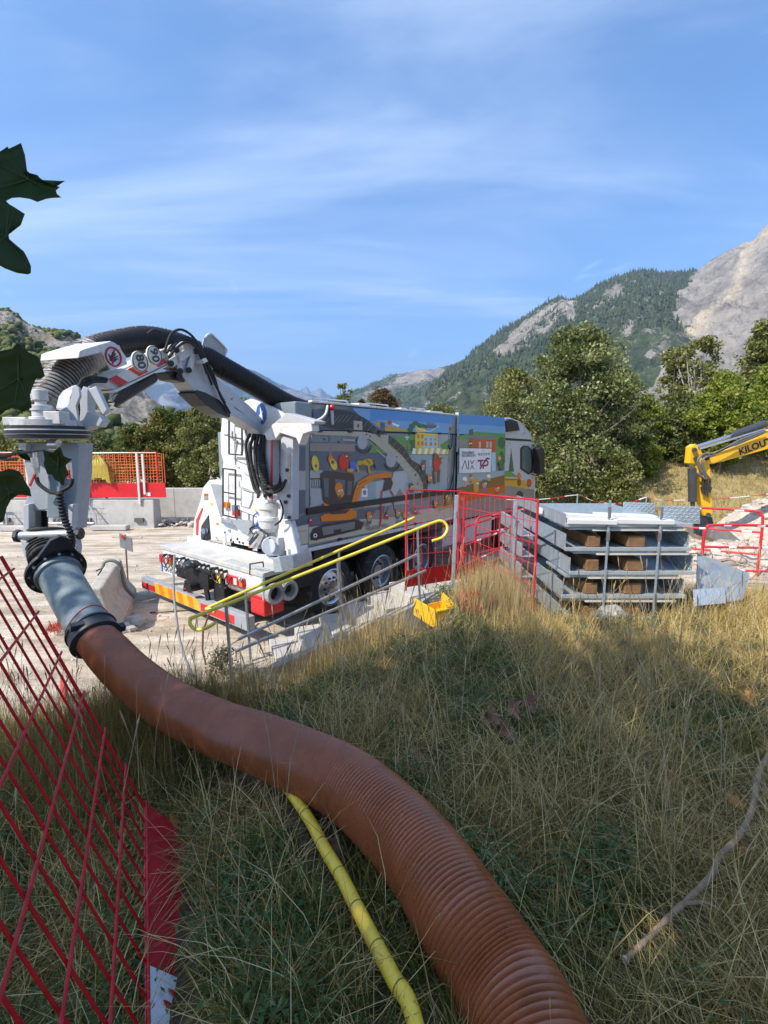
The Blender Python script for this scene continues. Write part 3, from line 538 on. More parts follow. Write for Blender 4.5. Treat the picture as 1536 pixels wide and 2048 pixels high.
mp_('dark', [(706, 520), (742, 516), (755, 556), (742, 596), (686, 612)])
ml('red', [(682, 606), (676, 690), (678, 780), (668, 840)], 9); ml('red', [(738, 604), (760, 640), (758, 700)], 9)
fellow(597, 780, 1.0); fellow(788, 755, .8); fellow(830, 770, .6); fellow(1000, 520, .8, 'orange', 'brown'); fellow(955, 440, .6, 'red', 'street')
me('red', 1046, 420, 24, 60); me('brown', 1040, 380, 14, 26); ml('brown', [(1030, 470), (1035, 560)], 14); ml('brown', [(1066, 460), (1060, 550)], 12); fellow(1080, 400, .5, 'brown', 'green')
for (x, y) in [(712, 770), (905, 740), (205, 800)]: mp_('red', [(x - 14, y + 26), (x, y - 26), (x + 14, y + 26)]); ml('white', [(x - 5, y + 2), (x + 5, y + 2)], 7)
for (x, y, s, h) in [(1040, 690, .7, 'orange'), (1120, 660, .8, 'yellow'), (880, 580, .8, 'brown')]: fellow(x, y, s, h, 'brown')
for k in range(5): ml('ochre', [(1060, 680 + 14 * k), (1170, 650 + 14 * k)], 5)
# locker panel
mp_('sky', [(1195, 92), (1500, 118), (1505, 225), (1190, 222)]); mp_('sky2', [(1195, 160), (1505, 178), (1505, 230), (1190, 226)])
mp_('green', [(1190, 240), (1300, 210), (1505, 225), (1505, 420), (1190, 420)]); mp_('stone', [(1190, 262), (1255, 262), (1255, 322), (1190, 322)]); mp_('dgreen', [(1262, 200), (1290, 190), (1290, 262), (1262, 262)])
mp_('grey', [(1250, 232), (1440, 242), (1450, 262), (1245, 255)]); mp_('rust', [(1262, 262), (1440, 264), (1440, 345), (1262, 345)]); mp_('rust', [(1412, 300), (1440, 300), (1440, 440), (1412, 440)])
for x in (1328, 1378, 1400): mp_('pale', [(x, 278), (x + 14, 278), (x + 14, 318), (x, 318)])
me('dgreen', 1480, 285, 26, 40); me('dgreen', 1480, 400, 20, 60); mp_('pale', [(1186, 370), (1330, 372), (1330, 500), (1186, 500)]); me('brown', 1272, 290, 14, 22); me('white', 1266, 292, 5, 5, 8); me('white', 1278, 290, 5, 5, 8)
mp_('lblue', [(1412, 350), (1440, 350), (1440, 480), (1412, 480)]); mp_('street', [(1186, 490), (1500, 470), (1490, 560), (1180, 600)]); mp_('brown', [(1180, 590), (1330, 545), (1500, 500), (1500, 640), (1180, 700)]); mp_('rust', [(1180, 660), (1300, 600), (1500, 570), (1495, 620), (1180, 720)])
for (x, y, s, h, bd) in [(1235, 540, .8, 'white', 'lgrey'), (1310, 560, 1.1, 'ochre', 'ochre'), (1365, 560, .9, 'slate', 'blue'), (1395, 520, .7, 'white', 'dgreen'), (1275, 520, .7, 'rust', 'rust'), (1450, 590, .8, 'red', 'red'), (1215, 660, .6, 'orange', 'brown'), (1465, 390, .6, 'orange', 'brown')]: fellow(x, y, s, h, bd)
mp_('grey', [(1185, 690), (1500, 620), (1500, 745), (1160, 800)])
mural.build('printed_mural', [PR[k] for k in PK], truck)
# latches, hinges and cables on the side
b = MB()
for (u, v) in [(640, 862), (700, 863), (760, 864), (830, 866), (880, 867), (680, 1078), (760, 1062), (830, 1048), (925, 893), (990, 894)]: c = TS(u, v, -.02); b.box(c, (.09, .03, .035), TD, TN, UP)
b.each('latch', BLACK, truck, None, .004)
b = MB()
for (u, v) in [(622, 870), (622, 1000), (898, 872), (896, 960), (1000, 860), (993, 990)]: c = TS(u, v, -.015); b.cyl(c - UP * .06, c + UP * .06, .014, seg=8)
b.each('hinge', STEEL, truck, 40)
for pts in [[(913, 866), (911, 900), (907, 945), (897, 990), (888, 1010)], [(905, 870), (903, 892), (900, 898), (897, 890)], [(912, 872), (908, 930), (905, 1000)]]: MB().tube(spline([TS(u, v, -.03) for u, v in pts], 5), .013, 6).build('side_cable', BLACK, truck, 60)
# louvre
b = MB()
for k in range(4):
    y0 = 842 + 5.3 * k; b.prism([TS(931, y0 - .4, -.02), TS(999, y0 + 1.6, -.02), TS(999, y0 + 3.4, -.02), TS(931, y0 + 1.6, -.02)], TN * .02)
b.each('louvre', BLACK, truck)
# advertising plate
pl = MB().prism([TS(919.5, 896.5, -.075), TS(983, 897.5, -.075), TS(981.5, 944, -.075), TS(919, 946.5, -.075)], TN * .012).build('sign_plate', mat('white_board', (.78, .78, .77), .4), truck, bevel=.002)
Xs, Zs = TD, UP
def stext(body, u, v, size, m, bold=0, xs=1.): return text_mesh(body, TS(u, v, -.079), Xs * xs, Zs, size, m, 'lettering', pl, 'LEFT', bold)
DKT = mat('dark_print', (.06, .06, .07), .5); BRN = mat('bronze_print', (.22, .13, .07), .4); TPR = mat('wine_print', (.30, .02, .035), .4)
stext('TERRASSEMENT', 923.5, 906, .083, DKT, .001, 1.0); stext('PAR ASPIRATION', 923.5, 912, .083, DKT, .001, 1.0); stext('06 20 72 02 93', 956, 909, .088, DKT, .001, 1.12)
b = MB()
def stroke(pts, w, l=-.079): b.tube([TS(x, y, l) for x, y in pts], w, 4)
for pts in [[(923.5, 939), (930, 921), (934.5, 938)], [(937.5, 920.5), (937, 938.5)], [(940.5, 921), (944, 927.5), (948.5, 920)], [(940, 938.5), (944.3, 931.5), (947.5, 938)]]: stroke(pts, .012)
b.build('lettering', BRN, pl); b = MB()
for pts in [[(955.5, 921.5), (966, 921)], [(961.5, 922), (961, 932)], [(960, 937.5), (967, 927), (972.5, 917.5), (976, 916.5), (979, 918)], [(968, 922), (974, 921), (976, 925), (974.5, 930.5), (968, 931.5)], [(967, 931), (965.5, 937.5)]]: stroke(pts, .021)
b.build('lettering', TPR, pl)
text_mesh('www.rsp.com', TS(626, 889.3, -.012), TD, UP, .11, flat('lettering', (.30, .27, .26)), 'lettering', truck)

# cab
def cz(x, y): return 680 + x / 3.49, 760 + y / 3.49
cabp = [(1152, 262), (1195, 262), (1262, 288), (1305, 335), (1335, 375), (1347, 430), (1360, 520), (1366, 620), (1366, 800), (1362, 935), (1330, 1010), (1150, 1030)]
CABM = mat('cab_paint', (.50, .51, .52), .3, var=.05, coat=.4)
cab = MB().prism([TS(*cz(x, y), .03) for x, y in cabp], TN * 2.3).build('cab', CABM, truck, bevel=.04)
b = MB()
for c, pts in [('dark', [(1155, 404), (1335, 416), (1340, 430), (1155, 421)])]: b.poly([TS(*cz(x, y), .026) for x, y in pts], 0)
b.build('trim_strip', BLACK, cab)
MB().prism([TS(*cz(x, y), -.04) for x, y in [(1160, 285), (1188, 272), (1240, 290), (1256, 352), (1172, 362)]], TN * .3).build('air_intake', BLACK, cab, bevel=.01)
win = MB().prism([TS(*cz(x, y), .01) for x, y in [(1262, 478), (1282, 458), (1318, 462), (1340, 490), (1350, 560), (1346, 642), (1318, 660), (1262, 622)]], TN * .03).build('window_frame', BLACK, cab, bevel=.004)
MB().poly([TS(*cz(x, y), .007) for x, y in [(1270, 485), (1286, 468), (1312, 472), (1330, 496), (1338, 560), (1334, 632), (1316, 648), (1270, 612)]]).build('pane', mat('window_glass', (.10, .14, .12), .05, spec=1.), win)
MB().prism([TS(*cz(x, y), -.22) for x, y in [(1392, 480), (1402, 468), (1424, 478), (1430, 520), (1428, 640), (1416, 662), (1398, 650)]], TN * .2).build('mirror', BLACK, cab, bevel=.01)
MB().tube([TS(*cz(1330, 455), .05), TS(*cz(1370, 450), -.1), TS(*cz(1400, 470), -.16)], .016, 6).tube([TS(*cz(1330, 655), .05), TS(*cz(1370, 668), -.1), TS(*cz(1400, 655), -.16)], .016, 6).each('mirror_bracket', BLACK, cab)
mural = MB(); mlev[0] = -260
mp_('green', [(1145, 640), (1180, 630), (1250, 680), (1145, 675)], conv=cz); mp_('ochre', [(1145, 680), (1290, 700), (1290, 760), (1145, 730)], conv=cz); mp_('stone', [(1145, 735), (1355, 765), (1358, 900), (1145, 900)], conv=cz)
mp_('dgreen', [(1178, 640), (1196, 480), (1214, 640)], conv=cz); me('orange', 1250, 670, 12, 26, conv=cz); me('brown', 1250, 715, 14, 26, conv=cz); me('rust', 1320, 720, 18, 30, conv=cz); me('ochre', 1290, 740, 12, 24, conv=cz); me('dark', 1255, 800, 24, 26, conv=cz); mp_('rust', [(1150, 690), (1250, 690), (1250, 700), (1150, 702)], conv=cz)
mp_('slate', [(1140, 890), (1362, 900), (1362, 935), (1330, 1005), (1145, 1025)], conv=cz)
mural.build('printed_mural', [PR[k] for k in PK], cab)
bc = MB(); tbox(bc, 7.55, 7.75, .1, .9, 3.46, 3.54); bc.build('beacon', mat('beacon_orange', (.9, .38, .04), .3, var=.1, trans=.2), cab, bevel=.02)
tpart('cab_step', BLACK, (8.9, 9.9, .05, .4, .55, .62), (7.7, 7.9, .1, .5, .5, .9))

# hopper end of the tank
def rp(b, pts, s, thick, m=0): return b.prism([TR(u, v, s) for u, v in pts], TD * thick, m)
hop = rp(MB(), [(447, 1082), (440, 1040), (441, 965), (446, 925), (441, 905), (440, 870), (444, 836), (462, 812), (500, 797), (545, 815), (580, 835), (584, 1105)], .56, .08).build('hopper', WHITE, truck, bevel=.02)
b = MB()
for (y0, y1) in [(905, 925), (960, 975), (1012, 1022), (1060, 1068)]:
    rp(b, [(472, y0), (520, y0 + 12), (522, y0 + 18), (518, y1 + 14), (474, y1 - 4)], .53, .03)
b.each('rib', WHITE, hop, bevel=.01)
for pts in [[(458, 838), (458, 908), (484, 910), (484, 846)], [(446, 937), (446, 1030), (471, 1036), (471, 940)]]:
    lb = MB(); P = [TR(u, v, .47) for u, v in pts]
    for a, c in zip(P, P[1:] + P[:1]): lb.bar(a, c, .022, up=UP if abs((c - a)[2]) < .3 else TN)
    m0 = (P[0] + P[1]) / 2; m1 = (P[2] + P[3]) / 2; lb.bar(m0, m1, .02, up=UP); lb.build('ladder_frame', DARKM, hop)
out_l = rp(MB(), [(386, 1080), (388, 1040), (402, 996), (406, 975), (418, 960), (446, 960), (448, 1082)], .60, .25).build('outrigger', WHITE, truck, bevel=.01)
rp(MB(), [(392, 1070), (392, 1040), (404, 1015), (406, 1018), (397, 1042), (396, 1070)], .592, .01).build('red_stripe', RED, out_l)
rp(MB(), [(421, 968), (446, 970), (446, 1030), (441, 1034)], .55, .02).build('guard_plate', GREYP, out_l)
for k, (c, y) in enumerate([(mat('lamp_amber', (.6, .12, .03), .4), 987), (mat('lamp_green', (.03, .35, .08), .4), 994)]): rp(MB(), [(408, y), (417, y), (417, y + 6.5), (408, y + 6.5)], .60, .03).build('control_lamp', c, out_l)
rp(MB(), [(402, 1052), (416, 1030), (420, 1078), (400, 1082)], .58, .05).build('winch', DARKM, out_l, bevel=.01)
b = MB(); b.cyl(TR(409, 1062, .5), TR(409, 1062, .62), .06, seg=14); b.build('winch_drum', CHROME, out_l, 40)
# deck and its details
dk = MB(); dk.prism([T(0, -.01, 1.0), T(0, 3.12, 1.0), T(.78, 3.05, 1.0), T(.86, 0.0, 1.0)], UP * .07); deck = dk.build('rear_deck', DUSTY, truck, bevel=.006)
b = MB(); tbox(b, .48, .52, .05, 3.0, 1.07, 1.16)
for l in (.25, 1.75, 2.55): b.prism([T(.5, l, 1.07), T(.5, l + .05, 1.07), T(.5, l + .05, 1.33), T(.5, l, 1.33)], TD * .02)
b.build('deck_kerb', WHITE, deck, bevel=.004)
for (u, v) in [(452, 1086), (514, 1102)]:
    p = TR(u, v, .42); MB().prism([p, p + UP * .2, p + TN * .12], TD * .015).build('gusset', WGREY, deck)
b = MB()
for i in range(16):
    for j in range(3): p = T(.06 + .06 * j, .1 + .065 * i, 1.072); b.box(p, (.035, .012, .006), TD + TN * .6 * (-1) ** i, TN - TD * .6 * (-1) ** i, UP)
o = b.build('chequer_bumps', STEEL, deck); o['kind'] = 'stuff'
MB().tube([TR(500, 1150, .0), TR(500, 1128, .0), TR(526, 1124, .0), TR(527, 1134, 0.)], .012, 6).build('grab_rail', DARKM, deck)
hopb = MB()
rp(hopb, [(447, 1034), (470, 1040), (497, 1056), (520, 1062), (520, 1098), (447, 1082)], .52, .2); hopb.build('lower_beam', WHITE, hop, bevel=.01)
rp(MB(), [(458, 1040), (498, 1040), (505, 1048), (495, 1070), (480, 1062)], .48, .03).build('chute_plate', GREYP, hop)
b = MB()
for k in range(7): b.cyl(TR(444 + 3.6 * k, 1044 + k * 1.2, .44), TR(444 + 3.6 * k, 1044 + k * 1.2, .5), .018, seg=8)
rp(b, [(441, 1036), (462, 1041), (466, 1050), (444, 1048)], .46, .06); b.build('valve_block', CHROME, hop, 40)
for (u, v, c) in [(449, 1010, ORANGE), (468, 1016, mat('blue_grey_box', (.12, .2, .28), .4)), (469, 1026, RED)]: rp(MB(), [(u - 5, v - 6), (u + 5, v - 5), (u + 5, v + 6), (u - 5, v + 5)], .5, .08).build('control_box', c, hop, bevel=.004)
rings = MB()
for (u, v, r) in [(515, 1042, .12)]:
    c = TR(u, v, .49); rings.tube([c + r * (math.cos(q) * TN + math.sin(q) * UP) for q in np.linspace(0, 2 * math.pi, 22)], .012, 5)
rings.build('instruction_mark', mat('blue_print', (.03, .10, .38), .4), hop); b = MB(); b.ball(TR(515, 1048, .49), .035, n=5); b.build('instruction_mark', MATS['blue_print'], hop)
cc = TR(522, 828, .55); b = MB(); b.poly([cc + .16 * (math.cos(q) * TN * .8 + math.sin(q) * UP) for q in np.linspace(0, 2 * math.pi, 20)[:-1]]); b.build('blue_emblem', MATS['blue_print'], hop)
cc = TR(522, 828, .545); b = MB(); b.poly([cc + .1 * a * TN + .1 * z * UP for a, z in [(-.3, -1), (.3, -1), (.5, -.2), (.2, .1), (.25, .8), (0, 1.1), (-.2, .5), (-.6, .4), (-.3, .0)]]); b.build('blue_emblem_figure', WHITE, hop)
for k in range(9): pass
b = MB()
for (u, v) in [(450, 1065), (462, 1080), (467, 1084), (475, 1078), (479, 1084), (486, 1086)]: b.ball(TR(u, v, .515), .022, n=4)
b.each('bolt_hole', BLACK, hop)
b = MB()
for pts in [[(474, 872), (486, 880), (484, 900), (478, 916), (500, 922), (522, 926)], [(474, 880), (470, 905), (470, 930), (478, 935)], [(488, 945), (500, 952), (520, 955)], [(476, 968), (486, 978), (505, 984), (504, 1000), (498, 1015), (482, 1012)], [(497, 1016), (497, 1052)], [(470, 1022), (474, 1048)], [(447, 868), (456, 869)], [(464, 862), (464, 878), (470, 878), (470, 866)]]:
    b.k.append(len(b.v)) if False else None; b.tube([TR(u, v, .545) for u, v in pts], .011, 6)
b.each('panel_outline', mat('outline_grey', (.42, .43, .44), .5), hop, 50)  # grey bars stand in for the shading round the hopper's raised panels
for k, (u, v) in enumerate([(420, 1005), (432, 1045), (455, 1058), (508, 1018), (497, 1090), (470, 1095)]):
    rp(MB(), [(u, v), (u + 5, v + 1), (u + 5, v + 6), (u, v + 5)], .50 if k else .595, .006).build('safety_label', [YELLOW, MATS['warning_y'] if 'warning_y' in MATS else ORANGE, CHROME][k % 3], hop)
for (u0, v0, u1, v1) in [(497, 1082, 513, 1062), (500, 1088, 517, 1068), (503, 1093, 520, 1073)]: MB().tube([TR(u0, v0, .42), TR((u0 + u1) / 2, (v0 + v1) / 2, .42), TR(u1, v1, .42)], [.028, .028, .014], 8).build('small_ram', CHROME if u0 != 500 else DARKM, hop, 40)
for pts in [[(506, 1068), (500, 1058), (512, 1052), (524, 1060)], [(520, 1060), (532, 1066), (540, 1078)], [(524, 1105), (532, 1098), (538, 1104)], [(560, 1000), (566, 1020), (562, 1040), (550, 1050)], [(405, 1050), (412, 1062), (408, 1076)]]: MB().tube(spline([TR(u, v, .38) for u, v in pts], 5), .014, 6).build('hydraulic_line', RUBBER, hop, 60)
# crane post
post = MB(); PS = .42
rp(post, [(528, 872), (546, 870), (546, 980), (560, 985), (560, 1000), (530, 1000), (524, 985), (530, 960)], PS, .12)
rp(post, [(561, 872), (586, 874), (585, 1040), (560, 1038), (561, 1010), (552, 1004), (560, 985), (572, 968), (576, 948), (576, 910), (563, 898)], PS, .12)
post = post.build('crane_post', WGREY, truck, bevel=.006)
rp(MB(), [(541, 880), (544.5, 880), (544.5, 1001), (541, 1001)], PS - .012, .01).build('red_stripe', RED, post)
rp(MB(), [(529, 868), (545, 848), (556, 842), (622, 846), (624, 862), (606, 868), (598, 890), (592, 876), (560, 866), (550, 880), (533, 880)], PS - .05, .14).build('post_head', WHITE, post, bevel=.01)
rp(MB(), [(548, 846), (572, 826), (630, 842), (628, 848)], PS - .05, .2).build('cover_plate', WGREY, post, bevel=.006)
rp(MB(), [(575, 908), (580, 908), (580, 960), (575, 960)], PS - .008, .008).build('warning_strip', mat('faded_tape', (.5, .38, .3), .6), post)
b = MB(); bc_ = TR(540, 1035, .55)
for (z0, z1, r0, r1) in [(.15, .24, .19, .19), (.02, .15, .15, .17), (-.03, .02, .20, .20), (-.16, -.03, .17, .19), (-.22, -.16, .12, .15)]: b.cyl(bc_ + UP * z0, bc_ + UP * z1, r0, r1, 20)
b.build('slewing_column', WHITE, post, 35)
b = MB()
for (u, v) in [(574, 940), (577, 992), (571, 1004), (578, 1035), (530, 992), (568, 855), (545, 862)]: b.cyl(TR(u, v, PS - .03), TR(u, v, PS + .1), .028, seg=10)
b.each('pin', DARKM, post, 40)
mo = MB(); c0 = TR(543, 1092, .38); c1 = TR(543, 1092, .62); mo.cyl(c0, c1, .15, seg=18).cyl(c0 - TD * .02, c0, .11, seg=18); rp(mo, [(528, 1078), (556, 1076), (558, 1112), (530, 1112)], .45, .2); mo.build('slewing_motor', WGREY, truck, 40, bevel=.01)
b = MB(); rp(b, [(545, 1116), (585, 1110), (588, 1140), (548, 1146)], .12, .35); b.build('deck_box', STEEL, deck, bevel=.01)
rp(MB(), [(560, 1040), (582, 1042), (592, 1080), (596, 1118), (578, 1114), (570, 1070)], .5, .08).build('brace_plate', WHITE, truck, bevel=.006)
rp(MB(), [(505, 1102), (512, 1064), (524, 1058), (527, 1070), (514, 1096)], .42, .05).build('hydraulic_ram', CHROME, truck, bevel=.004)
# black ribbed hose in the post and hanging hose bundle
def ribbed(name, pts, r, m, parent, pitch=.03, n=10, seg=14, amp=.1):
    P = spline(pts, n); L = np.concatenate([[0], np.cumsum(np.linalg.norm(np.diff(P, axis=0), axis=1))]); k = max(8, int(L[-1] / pitch)) * 4; t = np.linspace(0, L[-1], k)
    Q = np.stack([np.interp(t, L, P[:, i]) for i in range(3)], -1); for_r = r * (1 + amp * np.array([0, 1, 1, 0])[np.arange(k) % 4] - amp * .5); b = MB(); b.tube(Q, for_r, seg); return b.build(name, m, parent, 60)
ribbed('ribbed_hose', [TR(553, 880, .62), TR(556, 920, .62), TR(560, 960, .58), TR(550, 985, .5), TR(538, 985, .4), TR(530, 965, .35), TR(524, 930, .35), TR(520, 890, .4)], .06, RUBBER, post, .04)
for k, pts in enumerate([[(500, 868), (492, 890), (497, 930), (508, 975), (515, 985), (518, 992)], [(508, 868), (500, 900), (505, 940), (513, 970), (519, 985)], [(517, 868), (512, 900), (514, 945), (524, 975), (540, 984), (560, 980), (572, 960)], [(523, 868), (520, 900), (519, 940), (530, 968), (545, 974), (560, 968)], [(528, 870), (526, 900), (524, 945), (536, 975), (552, 978), (566, 966)], [(512, 868), (508, 920), (516, 975), (516, 996)]]):
    MB().tube(spline([TR(u, v, .30 + .02 * k) for u, v in pts], 7), .024, 7).build('hydraulic_line', RUBBER, post, 60)
rp(MB(), [(489, 860), (494, 880), (506, 900), (508, 938), (498, 936), (494, 905), (489, 885)], .34, .04).build('hose_guard', mat('dusty_grey_guard', (.38, .40, .37), .6), post, bevel=.004)

# rear underside
tpart('rear_beam', WHITE, (.02, .12, .02, 3.05, .78, .995))
tpart('rear_frame', DARKM, (.12, .5, .3, 2.8, .5, .95))
BX = -.12
bump = MB(); tbox(bump, BX - .06, BX + .06, .15, 3.57, .20, .42); bump = bump.build('rear_bumper', GREYP, truck, bevel=.01)
tpart('reflector_strip', RED, (BX - .064, BX - .06, 3.02, 3.56, .225, .33), (BX - .064, BX - .06, .5, 1.45, .225, .36), bevel=0, parent=bump)
for k in range(9):
    l0 = 1.47 + k * .17; m = mat('reflex_orange', (.95, .22, .02), .35) if k % 2 else mat('reflex_yellow', (.98, .42, .03), .35)
    MB().prism([T(BX - .064, l0, .215), T(BX - .064, l0 + .17, .215), T(BX - .064, l0 + .17 + .06, .405), T(BX - .064, l0 + .06, .405)], TD * .004).build('reflector_strip', m, bump)
for l0, nm in ((3.12, 0), (.92, 1)):
    tl = MB(); tbox(tl, -.03, .03, l0 - .46, l0, .755, .90); tl = tl.build('tail_lamp', mat('lamp_red', (.5, .012, .01), .25, coat=.5), truck, bevel=.012)
    tpart('lens', mat('lamp_clear', (.7, .68, .66), .2), (-.036, -.03, l0 - .30, l0 - .22, .78, .88), bevel=0, parent=tl)
    tpart('lens', ORANGE, (-.036, -.03, l0 - .44, l0 - .37, .78, .88), bevel=0, parent=tl)
plate = tpart('licence_plate', mat('plate_white', (.8, .8, .78), .4), (-.05, -.04, 2.45, 3.0, .60, .72), bevel=.002)
tpart('country_band', MATS['blue_print'], (-.053, -.05, 2.93, 3.0, .60, .72), bevel=0, parent=plate)
text_mesh('GH-512-KA', T(-.054, 2.9, .66), -TN, UP, .115, DKT, 'lettering', plate, bold=.003)
hb = MB(); tbox(hb, -.14, .1, 1.25, 1.95, .60, .85); hb.cyl(T(-.3, 1.6, .62), T(.1, 1.6, .62), .09, seg=14); hb.ball(T(-.2, 1.62, .98), .10, 1.4, 1, .7, n=6, jit=.3); hb.bar(T(-.1, 1.2, .9), T(-.1, 2.3, .78), .05); hb.bar(T(-.14, 1.35, .75), T(-.1, 1.3, .2), .06); hb.bar(T(-.14, 1.95, .62), T(-.1, 2.1, .40), .05)
tbox(hb, -.05, .2, .95, 1.25, .4, .72); hb.build('tow_coupling', BLACK, truck, bevel=.01)
b = MB(); rgh = random.Random(3)
for k in range(16):
    l = 2.9 - k * .13; z = .93 + rgh.uniform(-.03, .02); b.cyl(T(-.05, l, z), T(.02, l, z), .025, seg=8)
    b.tube(spline([T(-.05, l, z), T(-.12, l - .04, z - .08), T(-.1, l - .12, z - .12 - rgh.uniform(0, .12)), T(-.04, l - .2, z - .05)], 5), .010, 5)
b.each('air_line', BLACK, truck, 50)
b = MB(); 
for l in (2.75, 2.3, 1.1, .5): b.ball(T(-.05, l, .90), .035, n=5)
b.cyl(T(-.1, 2.2, .82), T(.0, 2.2, .82), .05, seg=10); b.each('pipe_fitting', CHROME, truck, 40)
wp = MB(); tbox(wp, -.045, -.035, 1.06, 1.17, .66, .93); wp = wp.build('warning_plate', YELLOW, truck)
b = MB(); b.poly([T(-.05, 1.085, .70), T(-.05, 1.145, .70), T(-.05, 1.115, .78)]); b.poly([T(-.05, 1.09, .84), T(-.05, 1.14, .86), T(-.05, 1.10, .90)]); b.build('warning_symbol', BLACK, wp)
tpart('hook', RED, (-.16, -.12, 1.85, 2.0, .47, .50))
tpart('fender_corner', RED, (-.02, .34, -.03, .30, .42, .66), (.0, .2, .05, .4, .66, .70), bevel=.012)
tpart('side_skirt', BLACK, (.03, .92, -.005, .02, .68, 1.03), (.0, .03, -.005, .03, .68, 1.06)); tpart('skirt_edge', STEEL, (-.01, .03, -.012, .03, .66, 1.04))
tpart('side_lamp', mat('lamp_red', (.5, .012, .01)), (.55, .66, -.06, -.01, 1.24, 1.33), bevel=.015)
tpart('lamp_bracket', WHITE, (.45, .85, -.02, .02, 1.18, 1.36), bevel=.01)
for (u, v) in [(552, 1188), (580, 1181)]:
    c = TS(u, v, -.10); b = MB(); n = 24; pr = [(.10, .3), (.10, 0), (.105, -.012), (.148, -.012), (.155, .0), (.155, .07), (.135, .075), (.135, 1.1)]
    vs = [c + rr * (math.cos(q) * TD + math.sin(q) * UP) + w * TN for rr, w in pr for q in [2 * math.pi * k / n for k in range(n)]]
    b.add(vs, [(i * n + k, i * n + (k + 1) % n, (i + 1) * n + (k + 1) % n, (i + 1) * n + k) for i in range(len(pr) - 1) for k in range(n)]); b.add([c + .1 * (math.cos(q) * TD + math.sin(q) * UP) + .3 * TN for q in [2 * math.pi * k / n for k in range(n)]], [tuple(range(n))])
    b.build('storage_pipe', mat('dusty_pipe', (.40, .39, .37), .7, c2=(.16, .15, .14), c2f=(.5, .7)), truck, 40)

# ------------------------------------------------------------------ boom
B0 = np.array([-1.99, 7.64, 0]); BD = np.array([-1.10, -3.24, 0]); BD = BD / np.linalg.norm(BD); BN = np.array([-BD[1], BD[0], 0]); BN = -BN if BN[1] > 0 else BN
def BP(u, v, off=0.): return onplane(u, v, B0 + BN * off, BN)
def bp(b, pts, off, thick, m=0): return b.prism([BP(u, v, off) for u, v in pts], -BN * thick, m)
boom = bp(MB(), [(386, 780), (360, 745), (368, 712), (384, 694), (400, 702), (420, 735), (436, 756), (460, 777), (500, 812), (536, 848), (547, 866), (534, 884), (516, 862), (480, 838), (450, 826)], .11, .24).build('boom', WGREY, truck, bevel=.012)
bp(MB(), [(216, 758), (322, 705), (337, 727), (240, 773)], .12, .22).build('chevron_beam', mat('grey_reflex', (.62, .63, .62), .4), boom, bevel=.004)
bp(MB(), [(150, 800), (168, 778), (212, 757), (216, 752), (330, 697), (338, 712), (326, 722), (238, 775), (228, 780), (196, 772), (178, 784)], .10, .2).build('outer_arm', mat('worn_white', (.52, .52, .50)), boom, bevel=.01)
for pts in [[(217, 758), (233, 750), (256, 764), (240, 773)], [(256, 738), (275, 729), (297, 743), (279, 752)], [(309, 728), (328, 716), (334, 725), (317, 734)]]: bp(MB(), pts, .124, .004).build('red_chevron', RED, boom)
bp(MB(), [(228, 781), (334, 731), (338, 726), (338, 731), (232, 785)], .13, .26).build('beam_flange', WHITE, boom)
b = MB(); b.tube([BP(222, 806, 0), BP(250, 784, 0)], .035, 10); b.build('ram_rod', CHROME, boom, 40); b = MB(); b.tube([BP(228, 806, 0), BP(300, 756, 0), BP(305, 753, 0)], [.05, .075, .07], 10); bp(b, [(226, 806), (262, 788), (300, 768), (306, 752), (250, 778)], .05, .1); b.build('hydraulic_cylinder', BLACK, boom, 40)
bp(MB(), [(326, 736), (332, 716), (350, 694), (372, 682), (392, 683), (404, 700), (409, 726), (398, 742), (384, 739), (372, 751), (362, 738)], .09, .18).build('elbow_bracket', mat('worn_white', (.52, .52, .50)), boom, bevel=.012)
for a, c, w in [((340, 728), (388, 696), .10), ((352, 700), (361, 742), .09), ((390, 698), (378, 740), .09), ((364, 690), (395, 690), .08)]: MB().bar(BP(*a, .14), BP(*c, .14), w, .03, up=BN).build('link', mat('worn_white', (.52, .52, .50)), boom, bevel=.012)
b = MB()
for (u, v) in [(353, 700), (391, 703), (361, 742), (378, 740), (342, 727), (359, 752)]: b.cyl(BP(u, v, .17), BP(u, v, -.12), .035, seg=12)
b.each('pin', DARKM, boom, 40)
bp(MB(), [(335, 745), (350, 742), (372, 754), (370, 765), (345, 760)], .1, .2).build('rod_eye', BLACK, boom, bevel=.01)
b = MB(); b.tube([BP(362, 757, .05), BP(396, 782, .05)], .03, 8); b.build('ram_rod', CHROME, boom, 40)
b = MB(); bp(b, [(388, 786), (395, 780), (412, 785), (440, 800), (462, 825), (460, 836), (440, 828), (415, 812)], .13, .26); b.build('cable_shroud', BLACK, boom, bevel=.01)
for (x, y) in [(463, 803), (465, 800)]: pass
b = MB(); cc = BP(463, 799, .115); b.poly([cc + .045 * BD + .012 * UP, cc + .012 * BD, cc + .045 * BD - .03 * UP, cc, cc - .045 * BD - .03 * UP, cc - .012 * BD, cc - .045 * BD + .03 * UP, cc + .012 * UP]); b.build('emblem', DKT, boom)
bp(MB(), [(468, 810), (488, 823), (490, 829), (470, 817)], .113, .004).build('grey_decal', mat('grey_decal', (.18, .2, .2), .5), boom)
bp(MB(), [(437, 772), (537, 855), (530, 860), (440, 790)], .114, .004).build('side_plate', mat('pale_blue_grey', (.5, .53, .56), .4), boom)
